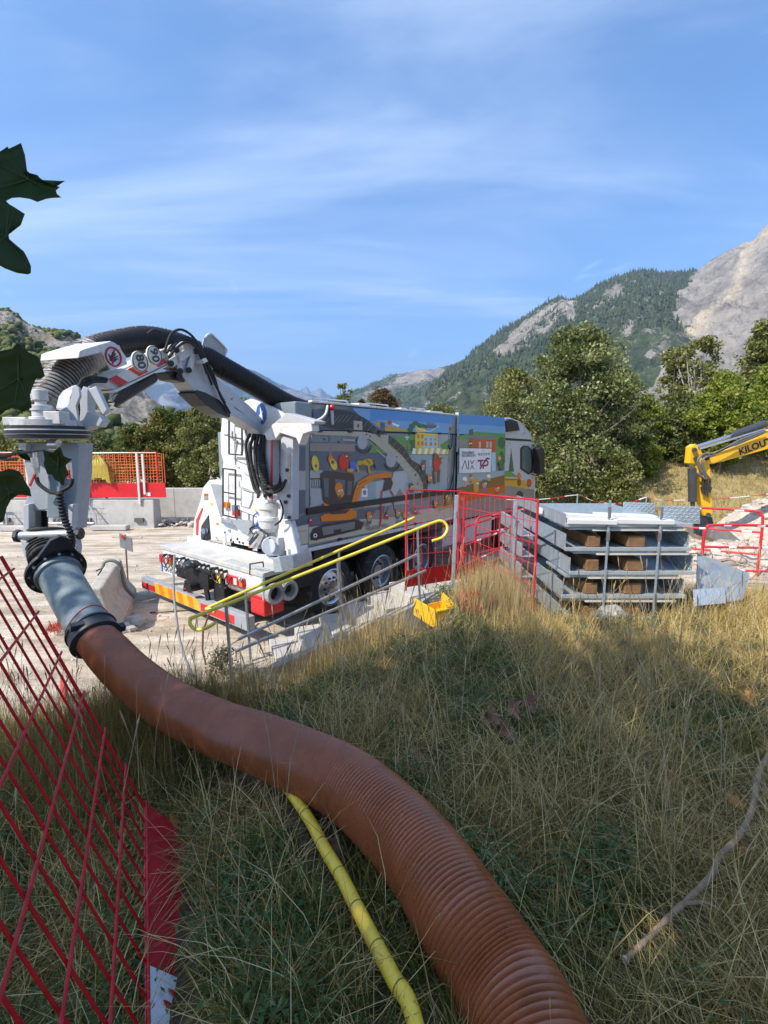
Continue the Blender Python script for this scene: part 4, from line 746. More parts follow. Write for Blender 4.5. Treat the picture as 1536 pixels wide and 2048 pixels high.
# rounded plate at the elbow
pl2 = MB(); bp(pl2, [(404, 692), (409, 676), (418, 669), (424, 671), (450, 696), (452, 705), (440, 736), (434, 741), (424, 738), (412, 722)], -.02, .02); pl2 = pl2.build('shield_plate', mat('shield_grey', (.34, .36, .38), .4), boom, bevel=.004)  # one even grey over the whole plate
MB().tube(spline([BP(u, v, -.01) for u, v in [(409, 677), (418, 668), (426, 671), (451, 696), (452, 706), (441, 735)]], 4), .014, 6).build('edge_trim', WHITE, pl2, 50)
# road signs hung on the arm
def disc(b, c, r, n, m=0, nn=BN, rr=None, th=.006):
    X = np.cross(UP, nn); X /= np.linalg.norm(X); Y = np.cross(nn, X); P = [c + r * (math.cos(q) * X + math.sin(q) * Y) for q in [2 * math.pi * k / n for k in range(n)]]
    return b.prism(P, -nn * th, m)
for (u, v, t, rr) in [(280.5, 723, '80', .108), (309, 710.5, '90', .105)]:
    c = BP(u, v, .19); d = disc(MB(), c, rr, 28, th=.02).build('speed_disc', mat('disc_cream', (.72, .70, .62), .4), boom, bevel=.003)
    b = MB(); b.tube([c + BN * .003 + (rr - .008) * (math.cos(q) * BD + math.sin(q) * UP) for q in np.linspace(0, 2 * math.pi, 30)], .004, 4); b.build('disc_rim', DKT, d)
    ax = -BD * .25 - UP * .97; text_mesh(t, c + BN * .006, ax, -(np.cross(BN, ax)) * -1, .15, DKT, 'lettering', d, 'CENTER', .004)
sg = MB(); bp(sg, [(201, 703), (206, 697), (229, 687), (239, 691), (243, 700), (253, 715), (252, 721), (255, 728), (222, 742), (221, 736), (211, 720), (211, 712)], .20, .02); sg = sg.build('hand_sign', WHITE, boom, bevel=.004)
bp(MB(), [(157, 716), (159, 702), (168, 698), (222, 682), (234, 687), (203, 702), (200, 706)], .2, .5).build('hose_clamp', WHITE, boom, bevel=.01)
c = BP(227, 713.5, .203); RG = mat('sign_red', (.42, .01, .06), .4); b = MB(); b.tube([c + .088 * (math.cos(q) * BD + math.sin(q) * UP) for q in np.linspace(0, 2 * math.pi, 30)], .010, 5); b.bar(c + .08 * (UP * .9 - BD * .2), c - .08 * (UP * .9 - BD * .2), .016, .006, up=BN); b.build('ban_ring', RG, sg, 50)
b = MB(); h = lambda a, z: BP(227, 713.5, .205) - a * BD + z * UP
b.poly([h(-.045, -.045), h(-.05, -.01), h(-.02, .015), h(.02, .0), h(.03, -.035), h(.0, -.055)])
for a0, z0, a1, z1 in [(-.02, .0, -.005, .045), (.0, .0, .028, .035), (.01, -.01, .05, .015), (.015, -.025, .055, -.01), (-.035, -.02, -.055, .02)]: b.bar(h(a0, z0), h(a1, z1), .011, .004, up=BN)
b.build('hand_symbol', BLACK, sg)
# big ribbed hose carried by the boom
HC = mat('boom_hose', (.013, .012, .013), .45, var=.3, vs=18, c2=(.09, .05, .028), c2f=(.68, .86), c2s=3, spec=.35)
hp = [(100, 822, 4.5), (122, 782, 4.62), (160, 735, 4.85), (205, 703, 5.1), (260, 686, 5.4), (310, 678, 5.7), (360, 686, 6.0), (405, 703, 6.3), (450, 729, 6.6), (500, 757, 6.95), (550, 786, 7.3), (600, 812, 7.65), (650, 826, 8.0), (690, 836, 8.3)]
big = ribbed('suction_hose', [PD(*q) - BN * .12 for q in hp], .152, HC, boom, .04, amp=.07, seg=20)
P = spline([PD(*q) - BN * .12 for q in hp], 40); b = MB(); L = len(P)
for i in range(0, L - 30, 6):
    t = P[min(i + 1, L - 1)] - P[i]; sd, up_ = frame_of(t); b.box(P[i] + up_ * .150 - sd * .02, (.012, .12, .02), t / np.linalg.norm(t), sd, up_)
o = b.build('hose_cleats', mat('pale_cleats', (.36, .36, .34), .5), big); o['kind'] = 'stuff'
ribbed('hose_wrap', [PD(*q) - BN * .12 for q in hp[:4]], .157, mat('pale_worn_hose', (.26, .25, .235), .5, var=.35, vs=20, c2=(.12, .08, .05), c2f=(.5, .62), c2s=10), big, .04, amp=.08, seg=20)
MB().tube(spline([TS(655, 812, -.05), TS(652, 826, -.2), TS(644, 836, -.25), TS(632, 842, -.2)], 6), .02, 6).build('lifting_strap', WHITE, big)
b = MB(); b.ball(TS(664, 815, -.04), .05, n=6); b.build('lamp', mat('lamp_red', (.5, .012, .01)), truck, 40); b = MB().prism([TS(662, 818, -.04), TS(667, 818, -.04), TS(668, 849, -.04), TS(664, 849, -.04)], TN * .03).build('lamp_bracket', WGREY, truck)
# hydraulic lines over the elbow
for k, pts in enumerate([[(329, 704), (340, 672), (352, 661), (366, 660), (384, 672), (398, 692), (412, 720), (428, 752), (440, 790), (460, 826)], [(333, 706), (345, 690), (366, 675), (386, 680), (402, 702), (416, 735), (430, 768), (450, 806)], [(340, 702), (356, 684), (372, 678), (388, 686), (402, 710), (412, 738), (424, 770)], [(338, 714), (352, 697), (372, 684), (390, 693), (404, 720), (414, 748)], [(295, 668), (306, 661), (318, 664), (328, 674)], [(168, 850), (154, 822), (152, 800), (162, 775), (178, 760), (198, 756), (214, 758)], [(172, 858), (160, 830), (158, 800), (168, 778), (184, 764), (212, 763)], [(166, 846), (148, 812), (146, 790), (160, 768)], [(116, 820), (116, 836), (124, 852), (142, 861)], [(160, 780), (164, 760), (186, 754), (214, 760)]]):
    MB().tube(spline([BP(u, v, .16 + .02 * (k % 4)) for u, v in pts], 7), .0155, 7).build('hydraulic_line', RUBBER, boom, 60)
MB().prism([BP(405, 720, .26), BP(412, 716, .26), BP(416, 722, .26), BP(408, 727, .26)], -BN * .12).build('line_clamp', WHITE, boom)
# head
Y0 = 4.38
def HP(u, v, y=Y0):
    r = ray(u, v); return CAMP + r * (y / r[1])
def hpz(b, pts, y, th, m=0): return b.prism([HP(u, v, y) for u, v in pts], (0, th, 0), m)
head = MB(); c = HP(99, 866, 4.40)
for (z0, z1, r, m) in [(.06, .11, .29, 0), (.03, .06, .30, 1), (.018, .03, .325, 0), (-.01, .018, .33, 1), (-.018, -.01, .325, 0), (-.05, -.018, .32, 1), (-.056, -.05, .30, 0)]: head.cyl(c + UP * z0, c + UP * z1, r, seg=36, m=m)
head = head.build('turntable', [MATS['worn_white'], BLACK], truck, 35)
b = MB(); q = HP(86, 850, 4.25)
for (z0, z1, r) in [(0, .07, .10), (.07, .12, .075), (.12, .17, .085), (.17, .21, .045), (.21, .30, .06)]: b.cyl(q + UP * z0, q + UP * z1, r, seg=16)
b.box(q + np.array([.13, 0, .06]), (.14, .14, .11)); b.box(q + np.array([-.2, .0, .03]), (.2, .14, .07)); b.build('rotation_motor', MATS['worn_white'], head, 40, bevel=.006)
hpz(MB(), [(96, 852), (118, 822), (134, 812), (142, 795), (143, 775), (150, 770), (158, 776), (160, 792), (152, 812), (158, 852)], 4.36, .03).build('yoke_plate', WGREY, head, bevel=.006)
hpz(MB(), [(158, 855), (160, 820), (158, 790), (166, 772), (176, 778), (176, 822), (200, 833), (206, 842), (198, 854), (178, 852), (174, 860)], 4.45, .12).build('yoke_plate', WGREY, head, bevel=.008)
hpz(MB(), [(176, 778), (192, 772), (214, 820), (206, 830)], 4.4, .06).build('link', WGREY, head, bevel=.006)
bp(MB(), [(136, 815), (141, 792), (150, 780), (168, 770), (196, 765), (212, 758), (216, 768), (190, 778), (172, 792), (164, 815), (160, 838), (146, 838)], .08, .16).build('yoke_arm', WGREY, head, bevel=.01)
armm = mat('arm_grey', (.36, .39, .42), .45, var=.12, c2=(.46, .43, .38), c2f=(.5, .8))
arm = hpz(MB(), [(52, 884), (158, 886), (156, 950), (150, 1010), (146, 1062), (131, 1062), (132, 1030), (108, 1018), (58, 1024), (58, 1062), (46, 1062), (46, 1010), (52, 1000), (58, 970), (40, 900)], 4.36, .22).build('nozzle_arm', armm, truck, bevel=.01)
hpz(MB(), [(95, 943), (121, 943), (119, 1036), (93, 1035)], 4.27, .10).build('cover_box', mat('blue_grey_box2', (.22, .27, .31), .4, var=.2), arm, bevel=.008)
hpz(MB(), [(45, 1010), (58, 1008), (58, 1068), (47, 1068)], 4.30, .08).build('side_plate', WGREY, arm, bevel=.006); hpz(MB(), [(135, 1010), (147, 1008), (143, 1062), (139, 1062)], 4.30, .08).build('side_plate', WGREY, arm, bevel=.006)
hpz(MB(), [(36, 886), (52, 886), (50, 925), (38, 900)], 4.3, .15).build('gusset', WHITE, arm)
hpz(MB(), [(58, 1022), (94, 1022), (94, 1060), (58, 1060)], 4.52, .02).build('back_plate', BLACK, arm)
b = MB(); b.cyl(HP(40, 1072, 4.3), HP(158, 1067, 4.3), .042, seg=16); b.build('pivot_pin', mat('pin_grey', (.45, .47, .49), .35, .5), arm, 40)
b = MB(); b.cyl(HP(33, 1072, 4.3), HP(40, 1072, 4.3), .06, seg=8).cyl(HP(153, 1067, 4.3), HP(163, 1067, 4.3), .055, seg=8); b.each('pin_nut', DARKM, arm, 40)
b = MB(); b.cyl(HP(70, 900, 4.2), HP(72, 958, 4.2), .018, seg=8).cyl(HP(138, 925, 4.2), HP(140, 958, 4.2), .022, seg=8); b.cyl(HP(69, 915, 4.2), HP(71, 935, 4.2), .03, seg=8); b.cyl(HP(101, 890, 4.22), HP(118, 890, 4.22), .05, seg=12); b.each('hose_coupling', CHROME, arm, 40)
MB().bar(HP(70, 948, 4.17), HP(60, 972, 4.17), .014).bar(HP(136, 940, 4.17), HP(138, 956, 4.17), .02).each('valve_lever', RED, arm)
for pts in [[(73, 955), (78, 968), (98, 983), (116, 989), (122, 1010)], [(145, 958), (140, 972), (122, 983), (118, 990)]]: MB().tube(spline([HP(u, v, 4.18) for u, v in pts], 7), .017, 8).build('hydraulic_line', RUBBER, arm, 60)
ribbed('spiral_guard', [HP(119, 985, 4.16), HP(122, 1010, 4.16), (HP(130, 1040, 4.16)), HP(142, 1070, 4.16), HP(143, 1095, 4.2)], .028, RUBBER, arm, .03, amp=.35, seg=10)
ribbed('rubber_bellows', [HP(95, 1058, 4.45), HP(95, 1080, 4.42), HP(97, 1100, 4.36), HP(102, 1118, 4.28)], .165, RUBBER, arm, .06, amp=.12, seg=24)
hpz(MB(), [(40, 1080), (58, 1084), (66, 1128), (80, 1150), (62, 1150), (48, 1112)], 4.26, .10).build('yoke', WGREY, arm, bevel=.006); hpz(MB(), [(62, 1096), (82, 1104), (88, 1112), (66, 1130)], 4.2, .03).build('yoke', WHITE, arm, bevel=.004); hpz(MB(), [(140, 1078), (150, 1072), (154, 1096), (150, 1128), (142, 1115)], 4.24, .08).build('yoke', WGREY, arm, bevel=.006)
hpz(MB(), [(62, 1096), (140, 1096), (140, 1103), (62, 1102)], 4.22, .04).build('cross_bar', CHROME, arm)
# flange, steel pipe
q1 = PD(192, 1278, 3.56); q0 = PD(112, 1140, 4.02); ax = (q1 - q0) / np.linalg.norm(q1 - q0)
b = MB(); b.cyl(q0, q0 + ax * .03, .225, seg=36).cyl(q0 + ax * .03, q0 + ax * .05, .19, seg=36).cyl(q0 - ax * .05, q0, .18, seg=30)
sd, up_ = frame_of(ax); 
X = np.cross(ax, UP); X /= np.linalg.norm(X); Yv = np.cross(X, ax)
b.prism([q0 + X * a + Yv * z for a, z in [(-.15, .16), (-.06, .33), (0, .36), (.06, .33), (.17, .12)]], ax * .03)
fl = b.build('flange', BLACK, arm, 35)
b = MB()
for k in range(12): t = 2 * math.pi * k / 12; p = q0 + .195 * (math.cos(t) * X + math.sin(t) * Yv); b.cyl(p + ax * .028, p + ax * .05, .013, seg=6)
b.each('bolt', CHROME, fl)
pipe = thing('steel_pipe', 'short galvanised steel pipe between the black flange and the brown hose', 'pipe', q0)
P = [q0 + ax * .05 + (q1 - q0 - ax * .05) * t for t in np.linspace(0, 1, 8)]
MB().tube(P, .152, 36).build('tube', mat('galvanised_pipe', (.15, .19, .20), .5, .15, var=.35, vs=7, c2=(.30, .34, .34), c2f=(.5, .72), c2s=5, bump=.05), pipe, 50)
MB().cyl(q0 + ax * .05, q0 + ax * .09, .175, seg=36).build('collar', mat('dull_zinc', (.3, .36, .38), .4, .6), pipe, 40)
b = MB()
for t, w in [(.80, .02), (.93, .015)]:
    c = q0 + (q1 - q0) * t; b.tube([c + .154 * (math.cos(k) * X + math.sin(k) * Yv) + ax * .03 * math.sin(k * 2 + t * 9) for k in np.linspace(-2, 3.4, 30)], .004, 4)
b.each('red_mark', RED, pipe)
clamp = MB(); clamp.cyl(q1 - ax * .09, q1 - ax * .0, .168, seg=32).cyl(q1 - ax * .10, q1 - ax * .085, .178, seg=32).cyl(q1 - ax * .01, q1 + ax * .012, .178, seg=32); clamp.box(q1 - ax * .05 - X * .19, (.06, .05, .05), X, Yv, ax); clamp.box(q1 - ax * .05 + X * .12 + Yv * .13, (.09, .05, .04), X, Yv, ax)
clamp.build('coupling_ring', mat('clamp_rubber', (.035, .04, .045), .5), pipe, 40)
# ------------------------------------------------------------------ concrete walls and what stands on them
WX0, WX1, WY = -16.5, -8.1, 16.5
for k in range(3):
    x1 = WX1 - k * 2.85; x0 = x1 - 2.84
    w = thing('concrete_block', ['pale concrete block at the end of the row nearest the truck, below the white posts', 'long pale concrete block in the middle of the row under the orange netting', 'long pale concrete block under the netting behind the nozzle arm'][k], 'concrete block', ((x0 + x1) / 2, WY + .3, 0), group='concrete blocks in a row across the site')
    MB().prism([(x0, WY, -.05), (x0, WY + .62, -.05), (x0, WY + .55, 1.0), (x0, WY + .07, 1.0)], (2.84, 0, 0)).build('block', CONC, w, bevel=.02)
    MB().box((x0 + .5, WY - .02, .3), (.3, .1, .14)).box((x1 - .5, WY - .02, .3), (.3, .1, .14)).each('lifting_slot', mat('slot_dark', (.12, .115, .11), .9), w)
wb = thing('concrete_wall', 'long low concrete wall behind the truck with rubble at its foot', 'wall', (0, 18, 0))
for k in range(6):
    x0 = -10.5 + 2.5 * k; MB().box((x0 + 1.245, 18.2, .62), (2.49, .35, 1.30)).build('panel', CONC, wb, bevel=.01)
fence = thing('netting_fence', 'orange netting fence with red toe board on the concrete blocks', 'fence', (-11, WY + .3, 1.0))
FRD = mat('toe_board_red', (.62, .012, .018), .45, var=.15, vs=2)
MB().box((-11.3, WY + .08, 1.34), (7.3, .04, .50)).build('toe_board', FRD, fence, bevel=.006)
for x in (-14.6, -12.4, -10.35, -8.55, -8.35): MB().box((x, WY + .02, 1.75 if x < -8.5 else 1.9), (.07, .05, 1.8 if x < -8.5 else 1.4)).build('post', mat('post_white', (.62, .60, .57), .5), fence, bevel=.005)
nb_ = MB()
for k in range(74):
    x = -14.95 + k * .1; nb_.bar((x, WY + .12 + .03 * math.sin(k), 1.6), (x + .02 * math.sin(k * 3), WY + .12, 2.62), .017)
for k in range(11):
    z = 1.62 + k * .1; nb_.tube([(-14.95 + q * .5, WY + .12 + .02 * math.sin(q + k), z + .012 * math.sin(q * 1.7 + k)) for q in range(15)] + [(-7.98 + .2, WY + .12, z)], .0095, 4)
o = nb_.build('netting', mat('orange_net', (.75, .14, .03), .6), fence); o['kind'] = 'stuff'
MB().tube([(-15, WY + .12, 2.66), (-11, WY + .12, 2.63), (-7.9, WY + .12, 2.64)], .025, 6).build('top_rail', RED, fence)
b = MB()
for k in range(5): b.bar((-7.9 - .06 * k, WY + .1 + .1 * k, 1.5), (-7.9 - .06 * k, WY + .1 + .1 * k, 2.66), .02)
b.build('end_panel', RED, fence)
bn = MB().box((-10.35 - .85, WY + .05, 1.27), (1.8, .012, .22)).build('banner', mat('banner_white', (.8, .8, .8), .5), fence)
text_mesh('SPIE batignolles', (-11.95, WY + .04, 1.27), (1, 0, 0), (0, 0, 1), .11, DKT, 'lettering', bn); text_mesh('valérian', (-10.95, WY + .04, 1.27), (1, 0, 0), (0, 0, 1), .12, RED, 'lettering', bn)
MB().box((-8.25, WY + .05, 1.2), (.15, .012, .12)).build('label', MATS['banner_white'], fence)
jk = thing('yellow_jacket', 'yellow cloth hung over the orange netting between two white posts', 'jacket', (-10, WY, 2.3))
b = MB(); n = 22; pr_ = []
for j in range(7):
    z = 2.56 - j * .13; hw = [.06, .24, .34, .38, .40, .42, .45][j]
    for i in range(n): t = i / (n - 1) * 2 - 1; b.v.append((-9.9 + hw * t, WY - .03 - .05 * math.sin(i * 2.1 + j * .3) - .04 * (1 - t * t), z - .05 * t * t * j + .02 * math.sin(i * 1.7)))
for j in range(6):
    for i in range(n - 1): b.f.append((j * n + i, j * n + i + 1, (j + 1) * n + i + 1, (j + 1) * n + i)); b.m.append(0)
b.build('cloth', mat('jacket_yellow', (.78, .62, .16), .8), jk, 80)
def steel_fence(x0, x1, y, zt, lean, label):
    f = thing('site_fence', label, 'fence', ((x0 + x1) / 2, y, 0), group='grey tube fences leaning on the concrete blocks'); g = mat('dull_tube', (.42, .43, .44), .4, .6)
    P = [(x0, y, .05), (x0, y + lean, zt), (x1 - .35, y + lean, zt), (x1, y + lean * .6, zt * .55), (x1 + .1, y, .05)]
    MB().tube(P, .03, 8).tube([(x0, y, .25), (x1, y, .25)], .022, 6).build('frame', g, f, 50); m = MB()
    for k in range(int((x1 - x0) / .14)): m.bar((x0 + .14 * k, y, .25), (x0 + .14 * k, y + lean, zt), .007)
    for k in range(5): z = .4 + k * .14; m.bar((x0, y + lean * z / zt, z), (x1, y + lean * z / zt, z), .007)
    o = m.build('wire', g, f); o['kind'] = 'stuff'; MB().box((x1 + .6, y - .05, .1), (1.2, .28, .16)).build('foot_block', CONC, f, bevel=.02)
steel_fence(-12.4, -10.0, WY - .35, .95, .25, 'grey tube fence leaning on the block below the red toe board'); steel_fence(-16.2, -13.0, WY - .5, .95, .3, 'grey tube fence leaning on the blocks behind the nozzle')

# tilted concrete barrier element, its rubble, a rusty sign
jb = thing('concrete_barrier_piece', 'broken piece of concrete road barrier standing alone on the dirt', 'concrete block', (-4.9, 8.3, 0))
jd = np.array([-.40, 1.0, 0.]); jd /= np.linalg.norm(jd); jn = np.array([jd[1], -jd[0], 0]); j0 = np.array([-4.32, 6.9, 0.])
JC = mat('old_concrete', (.50, .455, .375), .9, var=.12, vs=4, c2=(.33, .30, .25), c2f=(.48, .7), c2s=5, bump=.6, bs=30)
for a0, a1, sc in [(0, 1.5, .86), (1.56, 2.2, .82)]:
    MB().prism([j0 + jd * a0 + jn * a * sc + UP * z * sc for a, z in [(-.34, -.05), (.36, -.05), (.34, .16), (.16, .42), (.08, .88), (-.12, .92), (-.17, .42), (-.34, .2)]], jd * (a1 - a0)).build('concrete_section', JC, jb, bevel=.03)
MB().tube(spline([j0 + jd * 1.53 + jn * a * .9 + UP * z * .87 for a, z in [(.36, .15), (.2, .42), (.12, .9), (-.14, .94), (-.2, .42), (-.36, .1)]], 4), .03, 8).build('lifting_band', mat('band_grey', (.2, .21, .18), .7), jb, 60)
b = MB(); b.tube(spline([j0 + jd * .2 + UP * .92, j0 + jd * .28 + UP * 1.0 + jn * .05, j0 + jd * .4 + UP * .95 - jn * .05], 5), .012, 5); b.build('loop', DARKM, jb)
sn = thing('small_sign', 'small dark sign plate on a thin rusty stake in the dirt', 'sign', (-5.08, 9.13, 0)); RUST = mat('rust', (.13, .07, .045), .8, var=.3, vs=12)
MB().bar((-5.08, 9.13, -.05), (-5.06, 9.13, 1.17), .022).build('stake', RUST, sn)
MB().prism([(-5.17, 9.12, .92), (-4.93, 9.10, .83), (-4.92, 9.10, 1.10), (-5.17, 9.12, 1.20)], (.004, .02, 0)).build('sign_plate', mat('sign_back', (.20, .20, .20), .5), sn, bevel=.003)
MB().poly([(-5.09 + .035 * math.cos(q), 9.09, 1.13 + .035 * math.sin(q)) for q in np.linspace(0, 5.8, 12)]).build('red_dot', RED, sn)
def rock(P, r, seed, label, m, group=None, name='rock'):
    o = MB().ball(P, r, 1.2, .9, .7, 6, 0, .45, seed).build(name, m, None, 25, bevel=.01); tag(o, label, 'rock', group); return o
PALE = mat('pale_stone', (.52, .48, .41), .95, var=.15, vs=9, bump=.6, bs=25)
for u, v, r, lb in [(272, 1248, .16, 'pale rough rock beside the shadow of the barrier piece'), (243, 1262, .15, 'pale flat rock close to the black coupling ring'), (258, 1262, .10, 'small pale stone between the two larger rocks')]:
    p = PG(u, v); rock(p + UP * .03, r, int(u), lb, PALE)

# ------------------------------------------------------------------ stones on the site, spoil heap
def stones(name, X, Y, Z, S, m):
    N = len(X); tv = []; n = 5
    phi = (1 + 5 ** .5) / 2; tv = np.array([[-1, phi, 0], [1, phi, 0], [-1, -phi, 0], [1, -phi, 0], [0, -1, phi], [0, 1, phi], [0, -1, -phi], [0, 1, -phi], [phi, 0, -1], [phi, 0, 1], [-phi, 0, -1], [-phi, 0, 1]]) / 1.9
    tf = np.array([[0, 11, 5], [0, 5, 1], [0, 1, 7], [0, 7, 10], [0, 10, 11], [1, 5, 9], [5, 11, 4], [11, 10, 2], [10, 7, 6], [7, 1, 8], [3, 9, 4], [3, 4, 2], [3, 2, 6], [3, 6, 8], [3, 8, 9], [4, 9, 5], [2, 4, 11], [6, 2, 10], [8, 6, 7], [9, 8, 1]])
    V = tv[None] * rng.uniform(.55, 1.3, (N, 12, 1)) * S[:, None, None] * rng.uniform([.7, .7, .35], [1.3, 1.3, .8], (N, 3))[:, None, :]
    a = rng.uniform(0, 6.3, N); c, s = np.cos(a)[:, None], np.sin(a)[:, None]; x, y = V[..., 0] * c - V[..., 1] * s, V[..., 0] * s + V[..., 1] * c
    V = np.stack([x + X[:, None], y + Y[:, None], V[..., 2] + Z[:, None]], -1)
    o = fastmesh(name, V.reshape(-1, 3), (tf[None] + (np.arange(N) * 12)[:, None, None]).reshape(-1, 3), m, {'rnd': np.repeat(rng.random(N), 12)}); tag(o, None, kind='stuff'); return o
STM = leafmat('site_stone', [(.22, .19, .155), (.40, .355, .29), (.55, .495, .41), (.63, .58, .50)], 0, .95, spec=.2)
N = 4200; d = rng.uniform(4.8, 17, N); x = rng.uniform(-.95, .25, N) * d; ok = (land(x, d) < .25) & ~((x > -2.5 + (d - 6.5) * .75) & (x < 9) & (d > 6.5)); x, d = x[ok], d[ok]
stones('stones', x, d, land(x, d) + .0, .011 * np.exp(rng.normal(0, .55, len(x))), STM)
N = 3800; x = rng.normal(-1.25, .6, N); y = 4.85 + rng.normal(0, .38, N) + (x + 1.2) * .3; stones('gravel', x, y, land(x, y) + .005, .014 * np.exp(rng.normal(0, .5, N)), leafmat('grey_gravel', [(.12, .115, .105), (.28, .265, .24), (.45, .42, .37)], 0, .9))
def heap(name, label, cx, cy, rx, ry, h, seed, m, z0=None):
    n = 130; gx_, gy_ = np.meshgrid(np.linspace(-1.25, 1.25, n), np.linspace(-1.25, 1.25, n)); q = np.hypot(gx_, gy_) + (fbm(gx_ * 2, gy_ * 2, 3, seed) - .5) * .5
    X = cx + gx_ * rx; Y = cy + gy_ * ry; B = land(X, Y); hh = h * sstep(1.1 - q) ** .8
    Z = B - .08 + hh + (fbm(X * 3, Y * 3, 5, seed + 3, .6, ridge=True) - .5) * .28 * sstep(hh * 4 / h)
    idx = np.arange(n * n).reshape(n, n); F = np.stack([idx[:-1, :-1], idx[:-1, 1:], idx[1:, 1:], idx[1:, :-1]], -1).reshape(-1, 4)
    o = fastmesh(name, np.stack([X, Y, Z], -1).reshape(-1, 3), F, m, smooth=False); tag(o, label, kind='stuff')
    k = 1500; i = rng.integers(0, n * n, k); i = i[hh.ravel()[i] > .02]; stones('rubble', X.ravel()[i], Y.ravel()[i], Z.ravel()[i], .045 * np.exp(rng.normal(0, .5, len(i))), SPM)
SPM = leafmat('spoil_stone', [(.30, .25, .20), (.46, .39, .32), (.60, .52, .44)], 0, .95, spec=.1)
SPO = mat('spoil_earth', (.42, .35, .28), .95, var=.2, vs=5, c2=(.55, .48, .40), c2f=(.45, .65), c2s=9, bump=.8, bs=18)
heap('spoil_heap', 'pale heap of dug out rubble', 9.9, 10.2, 3.2, 2.5, 1.15, 3, SPO); heap('spoil_heap', 'low rubble in front of the heap', 6.1, 8.2, 1.9, 1.3, .35, 8, SPO)
N = 500; x = rng.uniform(-8, -5, N); y = 17.5 - np.abs(rng.normal(0, .35, N)); stones('rubble', x, y, land(x, y) + rng.random(N) * .15, .06 * np.exp(rng.normal(0, .5, N)), SPM)

# ------------------------------------------------------------------ trees
BARK = mat('bark', (.13, .11, .085), .95, var=.3, vs=8, bump=.6, bs=20); PBARK = mat('pale_bark', (.36, .34, .29), .9, var=.3, vs=8, bump=.4, bs=20)
LM = {'olive': leafmat('leaf_olive', [(.08, .105, .022), (.17, .19, .045), (.26, .26, .08), (.42, .39, .18)], .4, .42), 'bright': leafmat('leaf_bright', [(.11, .16, .02), (.22, .28, .035), (.32, .36, .06), (.44, .42, .11)], .45),
      'greyolive': leafmat('leaf_grey_olive', [(.06, .085, .022), (.135, .16, .042), (.23, .25, .085), (.40, .41, .20)], .3, .4), 'dark': leafmat('leaf_dark', [(.05, .075, .02), (.10, .13, .032), (.16, .18, .055), (.28, .27, .12)], .35), 'autumn': leafmat('leaf_autumn', [(.07, .11, .02), (.12, .16, .028), (.19, .17, .04), (.30, .13, .05)], .35), 'brown': leafmat('leaf_brown', [(.08, .06, .025), (.14, .09, .04), (.20, .12, .05)], .3)}
